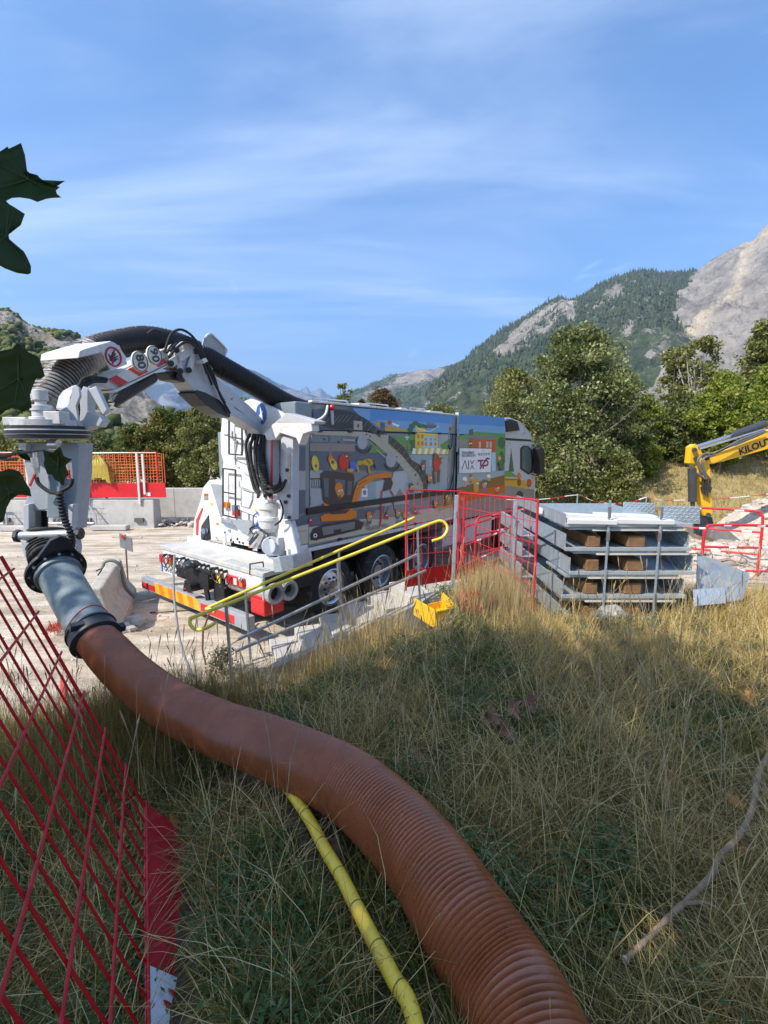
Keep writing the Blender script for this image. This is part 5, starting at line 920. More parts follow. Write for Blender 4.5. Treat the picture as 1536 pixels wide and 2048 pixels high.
def tree(label, u, y, vt, vb, wpx, kind, seed, n=14000, leaf=.10, shape='round', group='trees round the site', bark=None, nc=190, fill=.25, zb=None):
    rg = np.random.default_rng(seed); r0 = ray(u, 900); x = r0[0] / r0[1] * y; sc = y / FOC
    def zat(v): r = ray(u, v); return CAMZ + y * r[2] / r[1]
    zt = zat(vt); zl = zat(vb); g = landz(x, y) if zb is None else zb; W = wpx * sc / 2; H = zt - zl
    t = thing('tree', label, 'tree', (x, y, g), group=group)
    # clusters of leaves inside an uneven silhouette
    h = rg.random(nc) ** .85; ang = rg.uniform(0, 2 * np.pi, nc)
    pf = {'round': lambda h: np.sqrt(np.clip(1 - (2 * h - .92) ** 2, 0.03, 1)), 'cone': lambda h: np.clip(1.05 * (1 - h ** 1.7), .10, 1) * (.75 + .25 * np.clip(h * 5, 0, 1)), 'egg': lambda h: np.clip(np.sqrt(np.clip(1 - (np.abs(h - .36) / .66) ** 2.1, .02, 1)), .12, 1), 'column': lambda h: .55 + .45 * np.sin(h * 2.8) , 'bush': lambda h: np.sqrt(np.clip(1 - h ** 2, .02, 1))}[shape]
    lob = 1 + .45 * np.sin(ang * 3 + seed) * np.sin(h * 7 + seed)
    rad = W * pf(h) * lob * (rg.random(nc) ** .45) * .92
    cx = x + rad * np.cos(ang); cy = y + rad * np.sin(ang) * .9; cz = zl + h * H * .97
    per = n // nc; cs = (W * .16 + .10) * rg.uniform(.6, 1.5, nc)
    L = rg.normal(0, 1, (nc, per, 3)); L /= np.linalg.norm(L, axis=-1, keepdims=True); L *= (rg.random((nc, per, 1)) ** .4); L *= cs[:, None, None] * np.array([1, 1, .75])
    C = (np.stack([cx, cy, cz], -1)[:, None] + L).reshape(-1, 3); rnd = (np.clip(rg.normal(.45, .22, (nc, per)) + (rg.random(nc) - .5)[:, None] * .5, 0, 1)).ravel()
    m = len(C); A = rg.normal(0, 1, (m, 3)); A /= np.linalg.norm(A, axis=1, keepdims=True); Bv = np.cross(A, rg.normal(0, 1, (m, 3))); Bv /= np.linalg.norm(Bv, axis=1, keepdims=True); s = leaf * rg.uniform(.55, 1.25, m)[:, None]
    V = np.stack([C - A * s * .6, C + Bv * s * .38, C + A * s * .6, C - Bv * s * .38], 1); 
    o = fastmesh('crown', V.reshape(-1, 3), np.arange(m * 4).reshape(-1, 4), LM[kind], {'rnd': np.repeat(rnd, 4)}); o['kind'] = 'stuff'
    o.parent = t; o.matrix_parent_inverse = parent_world(t).inverted()
    k = MB(); top = np.array([x + W * .1, y, zl + H * .8]); base = np.array([x, y, g - .1]); tr = max(.05, (zt - g) * .022)
    P = spline([base, base + UP * (zt - g) * .3 + np.array([W * .05, 0, 0]), base * .4 + top * .6 + np.array([-W * .06, 0, 0]), top], 4); k.tube(P, np.linspace(tr, tr * .25, len(P)), 8); k.build('trunk', bark or BARK, t, 60)
    br = MB()
    for q in rg.choice(nc, min(nc, 26), replace=False):
        f = rg.uniform(.25, .8); a = P[int(f * (len(P) - 1))]; c = np.array([cx[q], cy[q], cz[q]]); mid = (a + c) / 2 - UP * .1 * W + rg.normal(0, .04, 3) * W; br.tube(spline([a, mid, c], 3), np.linspace(tr * .4, tr * .12, 7), 5)
    o = br.build('limbs', bark or BARK, t, 60); o['kind'] = 'stuff'; return t
tree('broad olive green tree just beyond the truck cab, reaching above the other trees', 1150, 17.0, 650, 1012, 212, 'greyolive', 1, 26000, .105, 'egg', nc=300)
tree('lower greyish bush tree tucked behind the cab roof', 1022, 18.0, 735, 985, 150, 'olive', 2, 15000, .09, 'round')
tree('dark leafy tree filling the gap right of the broad olive tree', 1225, 18.5, 730, 975, 120, 'dark', 3, 15000, .10, 'round')
tree('slender dark tree with pale bare stem and open top', 1378, 19.5, 672, 930, 84, 'olive', 4, 6000, .12, 'column', bark=PBARK, nc=110)
tree('slender dark tree left of the pale stemmed one', 1335, 20.5, 690, 940, 60, 'olive', 5, 4500, .12, 'column', nc=90)
tree('bright yellow green shrub between the dark trees', 1285, 18.2, 790, 990, 80, 'bright', 6, 9000, .10, 'round', nc=110)
tree('wide dark green tree under the slender trees', 1365, 18.6, 800, 930, 130, 'dark', 7, 15000, .10, 'round')
tree('bright green tree behind the yellow boom', 1440, 17.6, 745, 925, 120, 'bright', 8, 14000, .11, 'round')
tree('tall olive tree at the frame edge above the yellow boom', 1500, 21, 640, 915, 130, 'olive', 9, 13000, .12, 'cone')
tree('bright green tree at the far right edge', 1535, 18.5, 720, 905, 110, 'bright', 10, 11000, .11, 'round')
tree('low leafy shrub at the foot of the dry slope', 1240, 15.8, 905, 1000, 90, 'olive', 11, 6000, .08, 'bush', nc=90)
tree('tree beyond the frame edge behind the excavator', 1640, 19, 640, 900, 190, 'olive', 12, 9000, .13, 'round')
tree('green tree with reddish tips left of the white hopper', 325, 22.5, 818, 985, 105, 'autumn', 13, 14000, .11, 'round', zb=0)
tree('dense green tree right against the white hopper', 405, 21.5, 805, 985, 100, 'olive', 14, 14000, .11, 'round', zb=0)
tree('low green bush behind the end of the orange netting', 268, 22, 850, 985, 90, 'autumn', 15, 9000, .11, 'bush', zb=0, nc=100)
tree('reddish green tree between the two rounder ones', 365, 24, 822, 980, 80, 'autumn', 16, 9000, .12, 'round', zb=0, nc=100)
tree('low dark bush behind the turntable', 205, 25, 868, 985, 110, 'dark', 17, 8000, .12, 'bush', zb=0, nc=90)
tree('low green bush behind the orange netting and nozzle arm', 110, 26, 872, 985, 130, 'olive', 18, 8000, .12, 'bush', zb=0, nc=90)
tree('low green bush at the left end of the netting', 10, 24, 862, 985, 130, 'olive', 19, 8000, .12, 'bush', zb=0, nc=90)
tree('tall green tree behind the hopper and post', 480, 26, 800, 930, 130, 'dark', 20, 8000, .13, 'round', zb=0, nc=90)
tree('thin sparse tree poking above the truck roof', 690, 38, 768, 860, 40, 'olive', 21, 700, .22, 'column', zb=0, nc=26, group='trees beyond the truck roof')
tree('brown leaved round bush above the truck roof', 765, 36, 778, 880, 95, 'brown', 22, 7000, .16, 'round', zb=0, nc=90, group='trees beyond the truck roof')
tree('low brown bush left of the round brown one above the roof', 722, 37, 798, 880, 50, 'brown', 23, 2500, .16, 'round', zb=0, nc=50, group='trees beyond the truck roof')
tree('low dark tree far behind the truck roof', 640, 40, 805, 890, 60, 'dark', 24, 2500, .2, 'round', zb=0, nc=50, group='trees beyond the truck roof')
tree('olive bush behind the front of the locker', 880, 30, 812, 900, 120, 'olive', 25, 6000, .15, 'bush', zb=0, nc=80, group='trees beyond the truck roof')
# ------------------------------------------------------------------ steel tray stack
SX0, SX1, SY0, SY1 = 1.90, 3.20, 4.9, 6.75
SZ = landz(2.6, 5.3) - .02; PITCHZ = .258
STW = mat('timber', (.21, .11, .045), .8, var=.25, vs=10, bump=.3, bs=30); PLY = mat('plank_pale', (.60, .56, .47), .7, var=.15, vs=6, c2=(.42, .36, .27), c2f=(.5, .75))
DIR_ = ['lowest, half sunk in dry grass', 'second from the ground', 'third from the ground, its end wall bright', 'fourth from the ground, with a white tag', 'topmost, carrying the white planks']
for k in range(5):
    z = SZ + .02 + k * PITCHZ; jx = [0, .02, .09, .03, .02][k]; a, bq = SX0 - .02 + jx, SX1 + jx
    t = thing('steel_tray', 'galvanised steel tray in the stack, ' + DIR_[k], 'steel tray', ((a + bq) / 2, (SY0 + SY1) / 2, z), group='stack of galvanised steel trays')
    MB().box(((a + bq) / 2, (SY0 + SY1) / 2, z + .01), (bq - a, SY1 - SY0, .014)).build('floor_plate', STEEL, t, bevel=.002)
    hh = .175 if k < 4 else .13
    MB().box((a, (SY0 + SY1) / 2, z + hh / 2), (.012, SY1 - SY0 - .02, hh)).box((a - .005, SY0 + .3, z + hh / 2), (.02, .03, hh)).build('side_wall', STEEL, t)
    if k < 4: MB().box((bq, (SY0 + SY1) / 2 + .02, z + hh / 2 + .005), (.012, SY1 - SY0 - .06, hh + .01)).build('side_wall', STEEL, t)
    if k < 4: MB().box(((a + bq) / 2, SY1, z + hh / 2), (bq - a, .012, hh)).build('back_wall', STEEL, t)
    MB().box(((a + bq) / 2, SY0 + .006, z + .012), (bq - a + .01, .016, .040)).build('front_lip', mat('bright_zinc', (.62, .68, .70), .3, .6, var=.1), t, bevel=.003)  # the lip's white highlight is put into its paler zinc colour
    for e in (1, 2): 
        sx = a - .012 - .25 * 0; 
    if k < 4:
        MB().box(((a + bq) / 2 - .02, SY0 + .34, z + .228), (bq - a - .12, .62, .03)).build('cover_plate', STEEL, t, bevel=.003)
        MB().box(((a + bq) / 2 + .1, SY0 + .05, z + .216), (bq - a - .35, .10, .018)).build('plank', PLY, t)
    cb = MB(); 
    for i in range(22):
        for j in range(4): cb.box((bq - .008, SY0 + .05 + .055 * i, z + .03 + .036 * j), (.005, .030, .008), (1, 0, 0), (0, 1, .9 * (-1) ** (i + j)), (0, -.9 * (-1) ** (i + j), 1))
    if k < 4: o = cb.build('chequer_pattern', STEEL, t); o['kind'] = 'stuff'
    if k < 4:
        for q, xx in enumerate((SX0 + .33, SX0 + .78)):
            tb = MB().box((xx, SY0 + .42, z + .085), (.13 + .05 * q, .75, .12)).build('timber_block', STW, None, bevel=.008); w1 = ('first', 'second')[q]
            tag(tb, 'rough timber block, the %s from the end walls, lying in the %s tray' % (w1, ['lowest', 'second lowest', 'third', 'fourth'][k]), 'timber block', 'timber blocks spacing the steel trays')
for q, xx in enumerate((SX0 + .44, SX0 + .98)):
    s_ = thing('steel_strap', ['upright steel strap holding the tray stack, beside the shorter planks', 'upright steel strap holding the tray stack, nearer the chequer plates'][q], 'strap', (xx, SY0 - .02, SZ), group='straps round the tray stack')
    MB().box((xx, SY0 - .018, SZ + .66), (.022, .008, 1.34)).build('band', STEEL, s_); MB().box((xx, SY0 - .02, SZ + .95), (.035, .016, .09)).box((xx, SY0 - .02, SZ + 1.2), (.03, .016, .12)).build('buckle', CHROME, s_)
ZT = SZ + .02 + 4 * PITCHZ
for i, (x0, x1, y, h) in enumerate([(SX0 + .02, SX0 + .52, SY0 + .05, .045), (SX0 + .10, SX0 + .60, SY0 + .30, .05), (SX0 + .50, SX0 + 1.12, SY0 + .06, .045), (SX0 + .45, SX0 + 1.1, SY0 + .34, .05)]):
    o = MB().bar((x0, y, ZT + .05 + .02 * (i % 2)), (x1, y - .03, ZT + .045), .14, h, up=UP).build('white_plank', mat('white_plank', (.66, .645, .60), .6, var=.06, c2=(.5, .46, .38), c2f=(.6, .8)), None, bevel=.003)
    tag(o, ['short white plank on the tray stack, nearest the square end', 'white plank lying behind the short one on the stack', 'long white plank on the front edge of the stack between the straps', 'long white plank tilted behind the front one on the stack', 'white plank at the back under the others on the stack'][i], 'plank', 'white planks on top of the tray stack')
for i, (u0, u1, v0, v1, y) in enumerate([(1247, 1311, 1004, 1026, 5.9), (1321, 1400, 1011, 1042, 5.2)]):
    P = [CAMP + ray(u, v) * (y / ray(u, v)[1]) for u, v in [(u0, v0), (u1, v0 + 2), (u1, v1 + 6), (u0, v1)]]
    o = thing('chequer_plate', ['upright chequer plate at the back of the stack top', 'upright chequer plate at the end of the stack top, in front of the red rail'][i], 'metal plate', P[0]); MB().prism(P, (0, .012, 0)).build('plate', STEEL, o)
    cb = MB(); 
    for a in range(14):
        for c in range(5): p = P[0] + (P[1] - P[0]) * (a + .5) / 14 + (P[3] - P[0]) * (c + .5) / 5; cb.box(p - np.array([0, .002, 0]), (.022, .004, .006), (1, 0, .9 * (-1) ** (a + c)), (0, 1, 0), (-.9 * (-1) ** (a + c), 0, 1))
    o2 = cb.build('raised_pattern', mat('bright_zinc', (.62, .68, .70)), o); o2['kind'] = 'stuff'
for i, (x, w) in enumerate([(SX0 - .22, .2)]):
    t = thing('steel_channel', 'bundle of short steel channels between the red mesh and the tray stack', 'steel channel', (x, 5.9, SZ))
    for k in range(4): MB().box((x, 6.2, SZ + .1 + k * PITCHZ), (.03, 1.0, .17)).box((x + .09, 6.2, SZ + .02 + k * PITCHZ), (.16, 1.0, .014)).build('channel', STEEL, t, bevel=.003)
lab = MB().box((SX0 - .035, 5.6, ZT + .07), (.004, .12, .07)).build('white_sticker', MATS['banner_white'], t)
P = [PD(1396, 1106, 5.6), PD(1500, 1147, 5.3), PD(1485, 1200, 5.2), PD(1392, 1212, 5.2)]
rp_ = thing('steel_sheet', 'large grey steel sheet leaning against the tray stack in dry grass', 'metal sheet', P[3]); MB().prism(P, (0, .015, 0)).build('sheet', mat('dull_steel', (.36, .40, .41), .35, .6, var=.2, vs=5), rp_)
P = [PD(1388, 1180, 5.05), PD(1450, 1176, 5.2), PD(1452, 1206, 5.1), PD(1390, 1212, 4.95)]
o = thing('steel_plate', 'pale steel plate lying on grass below the leaning sheet', 'metal plate', P[3]); MB().prism(P, (0, .02, 0)).build('plate', mat('bright_zinc', (.62, .68, .70)), o)
pl_ = PG(1215, 1240); cr = MB().ball(pl_ + UP * .06, .13, 1.2, .8, .8, 7, 0, .6, 5).build('plastic_wrap', mat('wrap', (.34, .34, .34), .3, var=.2, vs=15), None); tag(cr, 'crumpled grey plastic wrap on the grass at the foot of the stack', 'plastic wrap')

# ------------------------------------------------------------------ red mesh barriers
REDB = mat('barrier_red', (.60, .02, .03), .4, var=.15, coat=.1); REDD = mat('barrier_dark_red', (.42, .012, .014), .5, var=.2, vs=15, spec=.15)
def meshpanel(label, A, B, zb, zt, board, m, nv=14, nh=7, group='red mesh barrier panels', r=.007):
    A = np.array(A, float); B = np.array(B, float); t = thing('mesh_barrier', label, 'barrier', (A[0], A[1], landz(A[0], A[1])), group=group); L = lambda f, z: np.array([A[0] + (B[0] - A[0]) * f, A[1] + (B[1] - A[1]) * f, z])
    dirn = (L(1, 0) - L(0, 0)); dirn /= np.linalg.norm(dirn); nn = np.cross(dirn, UP)
    for f in (0, 1): MB().tube([L(f, zb(f) - .05), L(f, zt(f))], r * 2, 8).build('post', m, t, 50)
    MB().tube([L(0, zt(0)), L(1, zt(1))], r * 1.6, 6).build('top_wire', m, t)
    for k in range(1, nv): f = k / nv; MB().tube([L(f, zb(f)), L(f, zt(f) + .02)], r * .62, 5).build('upright_wire', m, t)
    for k in range(1, nh): g = k / nh; MB().tube([L(-.02, zb(0) + (zt(0) - zb(0)) * g), L(1.02, zb(1) + (zt(1) - zb(1)) * g)], r * .62, 5).build('cross_wire', m, t)
    if board: MB().prism([L(-.01, zb(0)), L(1.01, zb(1)), L(1.01, zb(1) + board), L(-.01, zb(0) + board)], nn * .012).build('toe_board', FRD, t, bevel=.002)
    return t
pa, pb, pc = PD(1076, 1000, 5.0), PD(919, 985, 6.8), PD(813, 979, 6.5)
meshpanel('red mesh barrier panel ending beside the steel tray stack', pb[:2], pa[:2], lambda f: pb[2] - 1.25 - .05 * f, lambda f: pb[2] + (pa[2] - pb[2]) * f, 0, REDB, 15, 6)
meshpanel('red mesh barrier panel with red toe board behind the yellow crate', pc[:2], pb[:2] + np.array([.1, .15]), lambda f: pc[2] - 1.38, lambda f: pc[2] + (pb[2] - pc[2]) * f, .24, REDB, 8, 6)
pe, pf_ = PD(965, 1062, 6.9), PD(1050, 1010, 8.4)
def crowd(label, A, B, zt, h, m=REDB, toe=0, group='red tubular site barriers'):
    A = np.array(A, float); B = np.array(B, float); d = B - A; d[2] = 0; L = np.linalg.norm(d); d /= L; t = thing('tube_barrier', label, 'barrier', (A[0], A[1], zt - h), group=group)
    Q = lambda f, z: np.array([A[0], A[1], 0]) + d * L * f + UP * z
    MB().tube(spline([Q(0, zt - h), Q(0, zt - .18), Q(.03, zt - .05), Q(.12, zt), Q(.88, zt), Q(.97, zt - .05), Q(1, zt - .18), Q(1, zt - h)], 5), .019, 8).build('frame', m, t, 50)
    for g in (.30, .62): MB().tube([Q(0, zt - h * g), Q(1, zt - h * g)], .016, 7).build('rail', m, t)
    for f0, g in ((.25, 0), (.7, 0), (.35, .30), (.8, .30), (.5, .62)): MB().cyl(Q(f0, zt - h * g), Q(f0 + .1, zt - h * g), .0205 if g == 0 else .0175, seg=8).each('white_band', MATS['banner_white'], t)
    if toe: MB().prism([Q(0, zt - h * .62 - .01), Q(.55, zt - h * .62 - .01), Q(.5, zt - h * .8), Q(.0, zt - h * .8)], np.cross(d, UP) * .01).build('toe_board', FRD, t)
    MB().bar(Q(0, zt - h) - np.cross(d, UP) * .22, Q(0, zt - h) + np.cross(d, UP) * .22, .035).bar(Q(1, zt - h) - np.cross(d, UP) * .22, Q(1, zt - h) + np.cross(d, UP) * .22, .035).each('foot', m, t); return t
c0 = PD(1410, 1050, 6.4); c1 = PD(1560, 1041, 6.3); crowd('red and white tube barrier right of the steel tray stack with a toe board', c0, c1, c0[2], 1.0, toe=1)
c0 = PD(1340, 1013, 7.6); c1 = PD(1529, 1013, 7.0); crowd('red and white tube barrier standing behind the nearer one by the digger', c0, c1, c0[2], 1.05)
c0 = PD(926, 1055, 7.4); c1 = PD(1000, 1040, 8.6); crowd('plain red tube barrier behind the red mesh near the truck side', c0, c1, c0[2], 1.0, toe=1)
c0 = PD(952, 1035, 8.2); c1 = PD(1065, 1015, 9.5); crowd('red tube barrier farther behind the mesh by the truck front', c0, c1, c0[2], 1.05)
for i, (u, v, vb, d, lb) in enumerate([(913, 990, 1192, 6.35, 'galvanised steel post in front of the red mesh above the yellow crate'), (1031, 1003, 1182, 5.9, 'galvanised steel post between the red mesh and the tray stack')]):
    a = PD(u, v, d); b_ = np.array([a[0] - .03, a[1], landz(a[0], a[1]) - .15]); t = thing('steel_post', lb, 'post', b_, group='galvanised posts along the mesh'); MB().bar(b_, a, .055, .045).build('post', STEEL, t, bevel=.006); MB().bar(a + UP * -.3 - np.array([0, .03, 0]), a + UP * -.22 - np.array([0, .03, 0]), .03, .01).build('hook', CHROME, t)

# foreground barrier panel leaning over the bank
Tq = PD(288, 1612, 2.3); Uq = PD(5, 1118, 2.108); Av = Uq - Tq; Bv_ = -np.array([.507, -1.0, .063]); Bv_ /= np.linalg.norm(Bv_)
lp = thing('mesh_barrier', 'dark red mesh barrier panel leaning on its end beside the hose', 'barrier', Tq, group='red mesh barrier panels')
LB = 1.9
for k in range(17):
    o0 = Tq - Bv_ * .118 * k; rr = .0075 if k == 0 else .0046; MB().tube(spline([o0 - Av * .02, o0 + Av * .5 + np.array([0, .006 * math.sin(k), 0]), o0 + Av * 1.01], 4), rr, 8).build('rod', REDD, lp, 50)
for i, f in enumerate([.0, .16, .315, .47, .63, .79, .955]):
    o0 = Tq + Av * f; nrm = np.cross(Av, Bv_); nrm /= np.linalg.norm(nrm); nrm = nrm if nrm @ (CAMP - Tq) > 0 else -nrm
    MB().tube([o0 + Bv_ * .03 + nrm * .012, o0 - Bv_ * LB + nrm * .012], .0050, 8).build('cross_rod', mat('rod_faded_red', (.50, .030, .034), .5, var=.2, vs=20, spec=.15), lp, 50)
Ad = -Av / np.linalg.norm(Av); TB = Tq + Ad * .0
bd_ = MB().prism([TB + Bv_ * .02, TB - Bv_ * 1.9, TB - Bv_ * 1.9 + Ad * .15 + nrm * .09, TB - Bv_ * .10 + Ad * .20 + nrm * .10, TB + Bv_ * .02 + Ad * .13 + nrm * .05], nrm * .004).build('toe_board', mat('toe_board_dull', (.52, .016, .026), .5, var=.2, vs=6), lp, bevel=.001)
lp0 = TB - Bv_ * .84 + Ad * .01; lbl = MB().prism([lp0 + nrm * .008, lp0 - Bv_ * .5 + nrm * .008, lp0 - Bv_ * .5 + Ad * .13 + nrm * .082, lp0 - Bv_ * .02 + Ad * .13 + nrm * .082], nrm * .002).build('label', MATS['banner_white'], lp)
vn = Ad * .13 + nrm * .075; vn /= np.linalg.norm(vn); n3 = np.cross(vn, -Bv_)
b = MB()
for (a, c, r1, r2) in [(.08, .085, .03, .010), (.12, .06, .022, .009), (.13, .1, .03, .010), (.17, .08, .02, .01), (.2, .05, .03, .01), (.22, .1, .025, .01)]:
    q = lp0 - Bv_ * a + vn * c + nrm * .016; b.poly([q + vn * r1 * math.cos(t) * .9 - Bv_ * r2 * math.sin(t) - Bv_ * r1 * .3 * math.cos(t) for t in np.linspace(0, 2 * math.pi, 13)[:-1]])
b.build('red_print', RED, lp)

# ------------------------------------------------------------------ stair with yellow handrails
stair = thing('concrete_stair', 'pale concrete stair climbing the bank towards the yellow crate', 'stair', (-1.7, 5.8, 0))
S0 = np.array([-1.55, 5.75, 0]); SDv = np.array([.928, .371, 0]); SNv = np.array([-.371, .928, 0])
for k in range(6):
    MB().box(S0 + SDv * (.2 + .38 * k + .19) + SNv * .42 + UP * (.03 + .065 * k), (.40, .84, .14 + .13 * k), SDv, SNv, UP).build('step', CONC, stair, bevel=.01)
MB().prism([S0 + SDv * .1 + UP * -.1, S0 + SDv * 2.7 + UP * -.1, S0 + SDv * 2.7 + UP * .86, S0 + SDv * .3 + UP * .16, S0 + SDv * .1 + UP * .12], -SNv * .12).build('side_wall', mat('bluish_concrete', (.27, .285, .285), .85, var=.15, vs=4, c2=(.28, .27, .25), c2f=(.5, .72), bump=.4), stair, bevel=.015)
MB().box(S0 + SDv * 3.2 + SNv * .3 + UP * .70, (1.0, 1.1, .2), SDv, SNv, UP).build('landing', CONC, stair, bevel=.01)
YR = mat('handrail_yellow', (.72, .58, .06), .35, var=.15, vs=14, c2=(.45, .36, .10), c2f=(.6, .8), c2s=10, coat=.15); ALU = mat('aluminium', (.42, .44, .46), .35, .7, var=.15, vs=20)
def handrail(label, pts, posts, rails):
    t = thing('handrail', label, 'handrail', pts[0], group='yellow handrails on the stair')
    MB().tube(spline(pts, 6), .021, 10).build('yellow_rail', YR, t, 50)
    for (a, zf) in posts: MB().bar(a, (a[0] + .04, a[1] - .02, zf), .04, .03).build('post', ALU, t, bevel=.004); MB().bar(np.array(a) - UP * .02, np.array(a) + UP * .02, .03).build('saddle', YELLOW, t)
    for r in rails: MB().bar(*r, .035, .03).build('mid_rail', ALU, t, bevel=.004)
N0, N1 = PD(396, 1231, 5.4), PD(862, 1047, 6.6)
near_pts = [PD(430, 1246, 5.3), PD(412, 1256, 5.32), PD(392, 1259, 5.34), PD(380, 1248, 5.36), PD(383, 1236, 5.38), N0] + [N0 + (N1 - N0) * f for f in (.25, .5, .75)] + [N1, PD(882, 1042, 6.64), PD(893, 1050, 6.64), PD(894, 1062, 6.62), PD(884, 1075, 6.6), PD(864, 1082, 6.58)]
def nz_(f): return N0 + (N1 - N0) * f
handrail('nearer yellow handrail of the stair, hooked at both ends', near_pts, [(nz_(.10), .06), (nz_(.55), .38), (nz_(.93), .72)], [(PD(470, 1303, 5.35), PD(852, 1141, 6.5)), (PD(476, 1279, 5.5), PD(836, 1108, 6.6))])
F0, F1 = PD(424, 1212, 6.1), PD(829, 1035, 7.4)
handrail('farther yellow handrail of the stair, with a straight cut end', [PD(430, 1224, 6.0), PD(420, 1218, 6.05), F0, F0 + (F1 - F0) * .3, F0 + (F1 - F0) * .6, F1], [(F0 + (F1 - F0) * .14, .05), (F0 + (F1 - F0) * .58, .35), (F0 + (F1 - F0) * .95, .75)], [])
gc = thing('grey_conduit', 'thin grey conduit bending down from the truck tail to the bank', 'conduit', PG(430, 1395)); MB().tube(spline([PD(349, 1110, 6.9), PD(347, 1165, 6.6), PD(352, 1230, 6.3), PD(362, 1290, 6.0), PD(382, 1345, 5.5), PD(405, 1378, 5.1), PG(436, 1408, .03)], 7), .016, 8).build('tube', mat('conduit_grey', (.20, .20, .19), .6), gc, 50)
gc = thing('wooden_stake', 'thin crooked stake standing between the grey conduit and the handrail', 'stake', PG(408, 1325)); MB().tube([PD(418, 1228, 5.9), PD(406, 1262, 5.85), PD(405, 1300, 5.8), PD(412, 1330, 5.75)], .012, 6).build('stake', RUST, gc)
cb_ = thing('thin_cable', 'thin dark cable lying across the pale dirt behind the truck', 'cable', PG(300, 1225)); MB().tube(spline([PG(u, v, .01) for u, v in [(300, 1225), (330, 1224), (380, 1221), (430, 1224)]], 5), .012, 5).build('cable', BLACK, cb_)
# yellow crate
ct = PG(845, 1218); cy = thing('yellow_crate', 'open yellow plastic crate on the grass by the stair top', 'crate', ct); CM = mat('crate_yellow', (.80, .46, .01), .4, var=.08, coat=.2)
Q0, Q1, Q2, Q3 = PD(872, 1217, 5.45), PD(914, 1214, 5.6), PD(884, 1192, 6.15), PD(829, 1200, 5.9)
Q0[2] = Q1[2] = Q2[2] = Q3[2] = (Q0[2] + Q1[2] + Q2[2] + Q3[2]) / 4
dn = UP * -.20
for nm, (a, c, k) in {'front': (Q0, Q1, 1), 'side': (Q3, Q0, 1), 'far': (Q2, Q1, 1), 'back': (Q3, Q2, .6)}.items(): MB().prism([a, c, c + dn, a + dn] if k == 1 else [a + dn * .5, c + dn * .5, c + dn, a + dn], UP * 0 + np.cross((c - a) / np.linalg.norm(c - a), UP) * .012).build('wall', CM, cy, bevel=.004)
MB().prism([Q0 + dn, Q1 + dn, Q2 + dn, Q3 + dn], UP * .01).build('base', CM, cy)
b = MB()
for a, c in ((Q0, Q1), (Q3, Q0), (Q1, Q2)): b.bar(a, c, .03, .025, up=UP)
b.build('rim', CM, cy, bevel=.004)
# crumpled orange netting pieces
def crumple(label, P, sx, sy, h, m, seed, cat='netting'):
    n = 22; a, b2 = np.meshgrid(np.linspace(-1, 1, n), np.linspace(-1, 1, n)); V = np.stack([P[0] + a * sx + .2 * sx * (fbm(a * 2, b2 * 2, 3, seed) - .5), P[1] + b2 * sy, P[2] + h * fbm(a * 2.6, b2 * 2.6, 4, seed, .6) ** 1.5 * 1.6], -1).reshape(-1, 3)
    idx = np.arange(n * n).reshape(n, n); keep = rng.random((n - 1, n - 1)) > .12; F = np.stack([idx[:-1, :-1], idx[:-1, 1:], idx[1:, 1:], idx[1:, :-1]], -1)[keep].reshape(-1, 4); o = fastmesh('plastic_netting', V, F, m); tag(o, label, cat, 'scraps of orange netting'); 
    w = o.modifiers.new('w', 'WIREFRAME'); w.thickness = .006
ON = mat('net_scrap_red', (.48, .05, .02), .7); crumple('scrap of red orange netting beside the yellow crate under dry grass', PG(955, 1225), .2, .25, .22, ON, 4); crumple('scrap of orange netting on the gravel below the crate', PG(815, 1262), .2, .1, .04, ON, 6); crumple('scrap of bright orange netting behind the steel pipe', PG(118, 1268), .12, .2, .22, ON, 9)

# ------------------------------------------------------------------ barrier tape on stakes
tp = thing('barrier_tape', 'red and white tape sagging between stakes in front of the trees', 'tape', (2, 12, .5)); TP_ = [PD(u, v, 11.5) for u, v in [(985, 997), (1040, 1000), (1100, 997), (1155, 990), (1185, 1001), (1230, 1008), (1262, 1005), (1293, 995), (1325, 1001), (1370, 1000), (1420, 999), (1500, 992), (1560, 985)]]
TPs = spline(TP_, 6); tw_ = [MB(), MB()]
for i in range(len(TPs) - 1): tw_[(i // 3) % 2].bar(TPs[i], TPs[i + 1], .05, .008, up=UP)
tw_[0].build('red_length', RED, tp); tw_[1].build('white_length', MATS['banner_white'], tp)
for i, (u, v) in enumerate([(1155, 988), (1293, 992)]):
    a = PD(u, v, 11.5); MB().bar((a[0], a[1], landz(a[0], a[1]) - .1), a, .025).build('stake', STEEL, tp)

# ------------------------------------------------------------------ mini excavator
EY = 9.3
def EP(u, v, y=EY): r = ray(u, v); return CAMP + r * (y / r[1])
def ep(b, pts, y=EY, th=.2, m=0): return b.prism([EP(u, v, y) for u, v in pts], (0, th, 0), m)
ex = thing('excavator', 'yellow mini excavator arm reaching down with its bucket on the rubble', 'excavator', (9.6, EY + .1, .3)); EYL = mat('digger_yellow', (.85, .46, .01), .38, var=.06, coat=.3)
bm_ = ep(MB(), [(1402, 920), (1408, 908), (1440, 905), (1480, 890), (1540, 862), (1600, 838), (1650, 850), (1690, 900), (1690, 960), (1655, 940), (1620, 895), (1590, 880), (1540, 897), (1480, 914), (1425, 928)], EY, .22).build('boom', EYL, ex, bevel=.015)
text_mesh('KILOUTOU', EP(1478, 905, EY - .004), np.array([.93, 0, .345]), np.array([-.345, 0, .93]), .185, BLACK, 'lettering', bm_, 'LEFT', .006)
ep(MB(), [(1379, 918), (1381, 894), (1390, 888), (1398, 892), (1406, 908), (1418, 918), (1423, 960), (1425, 1030), (1409, 1032), (1400, 985), (1394, 940), (1392, 928), (1378, 927)], EY - .02, .16).build('stick', EYL, ex, bevel=.012)
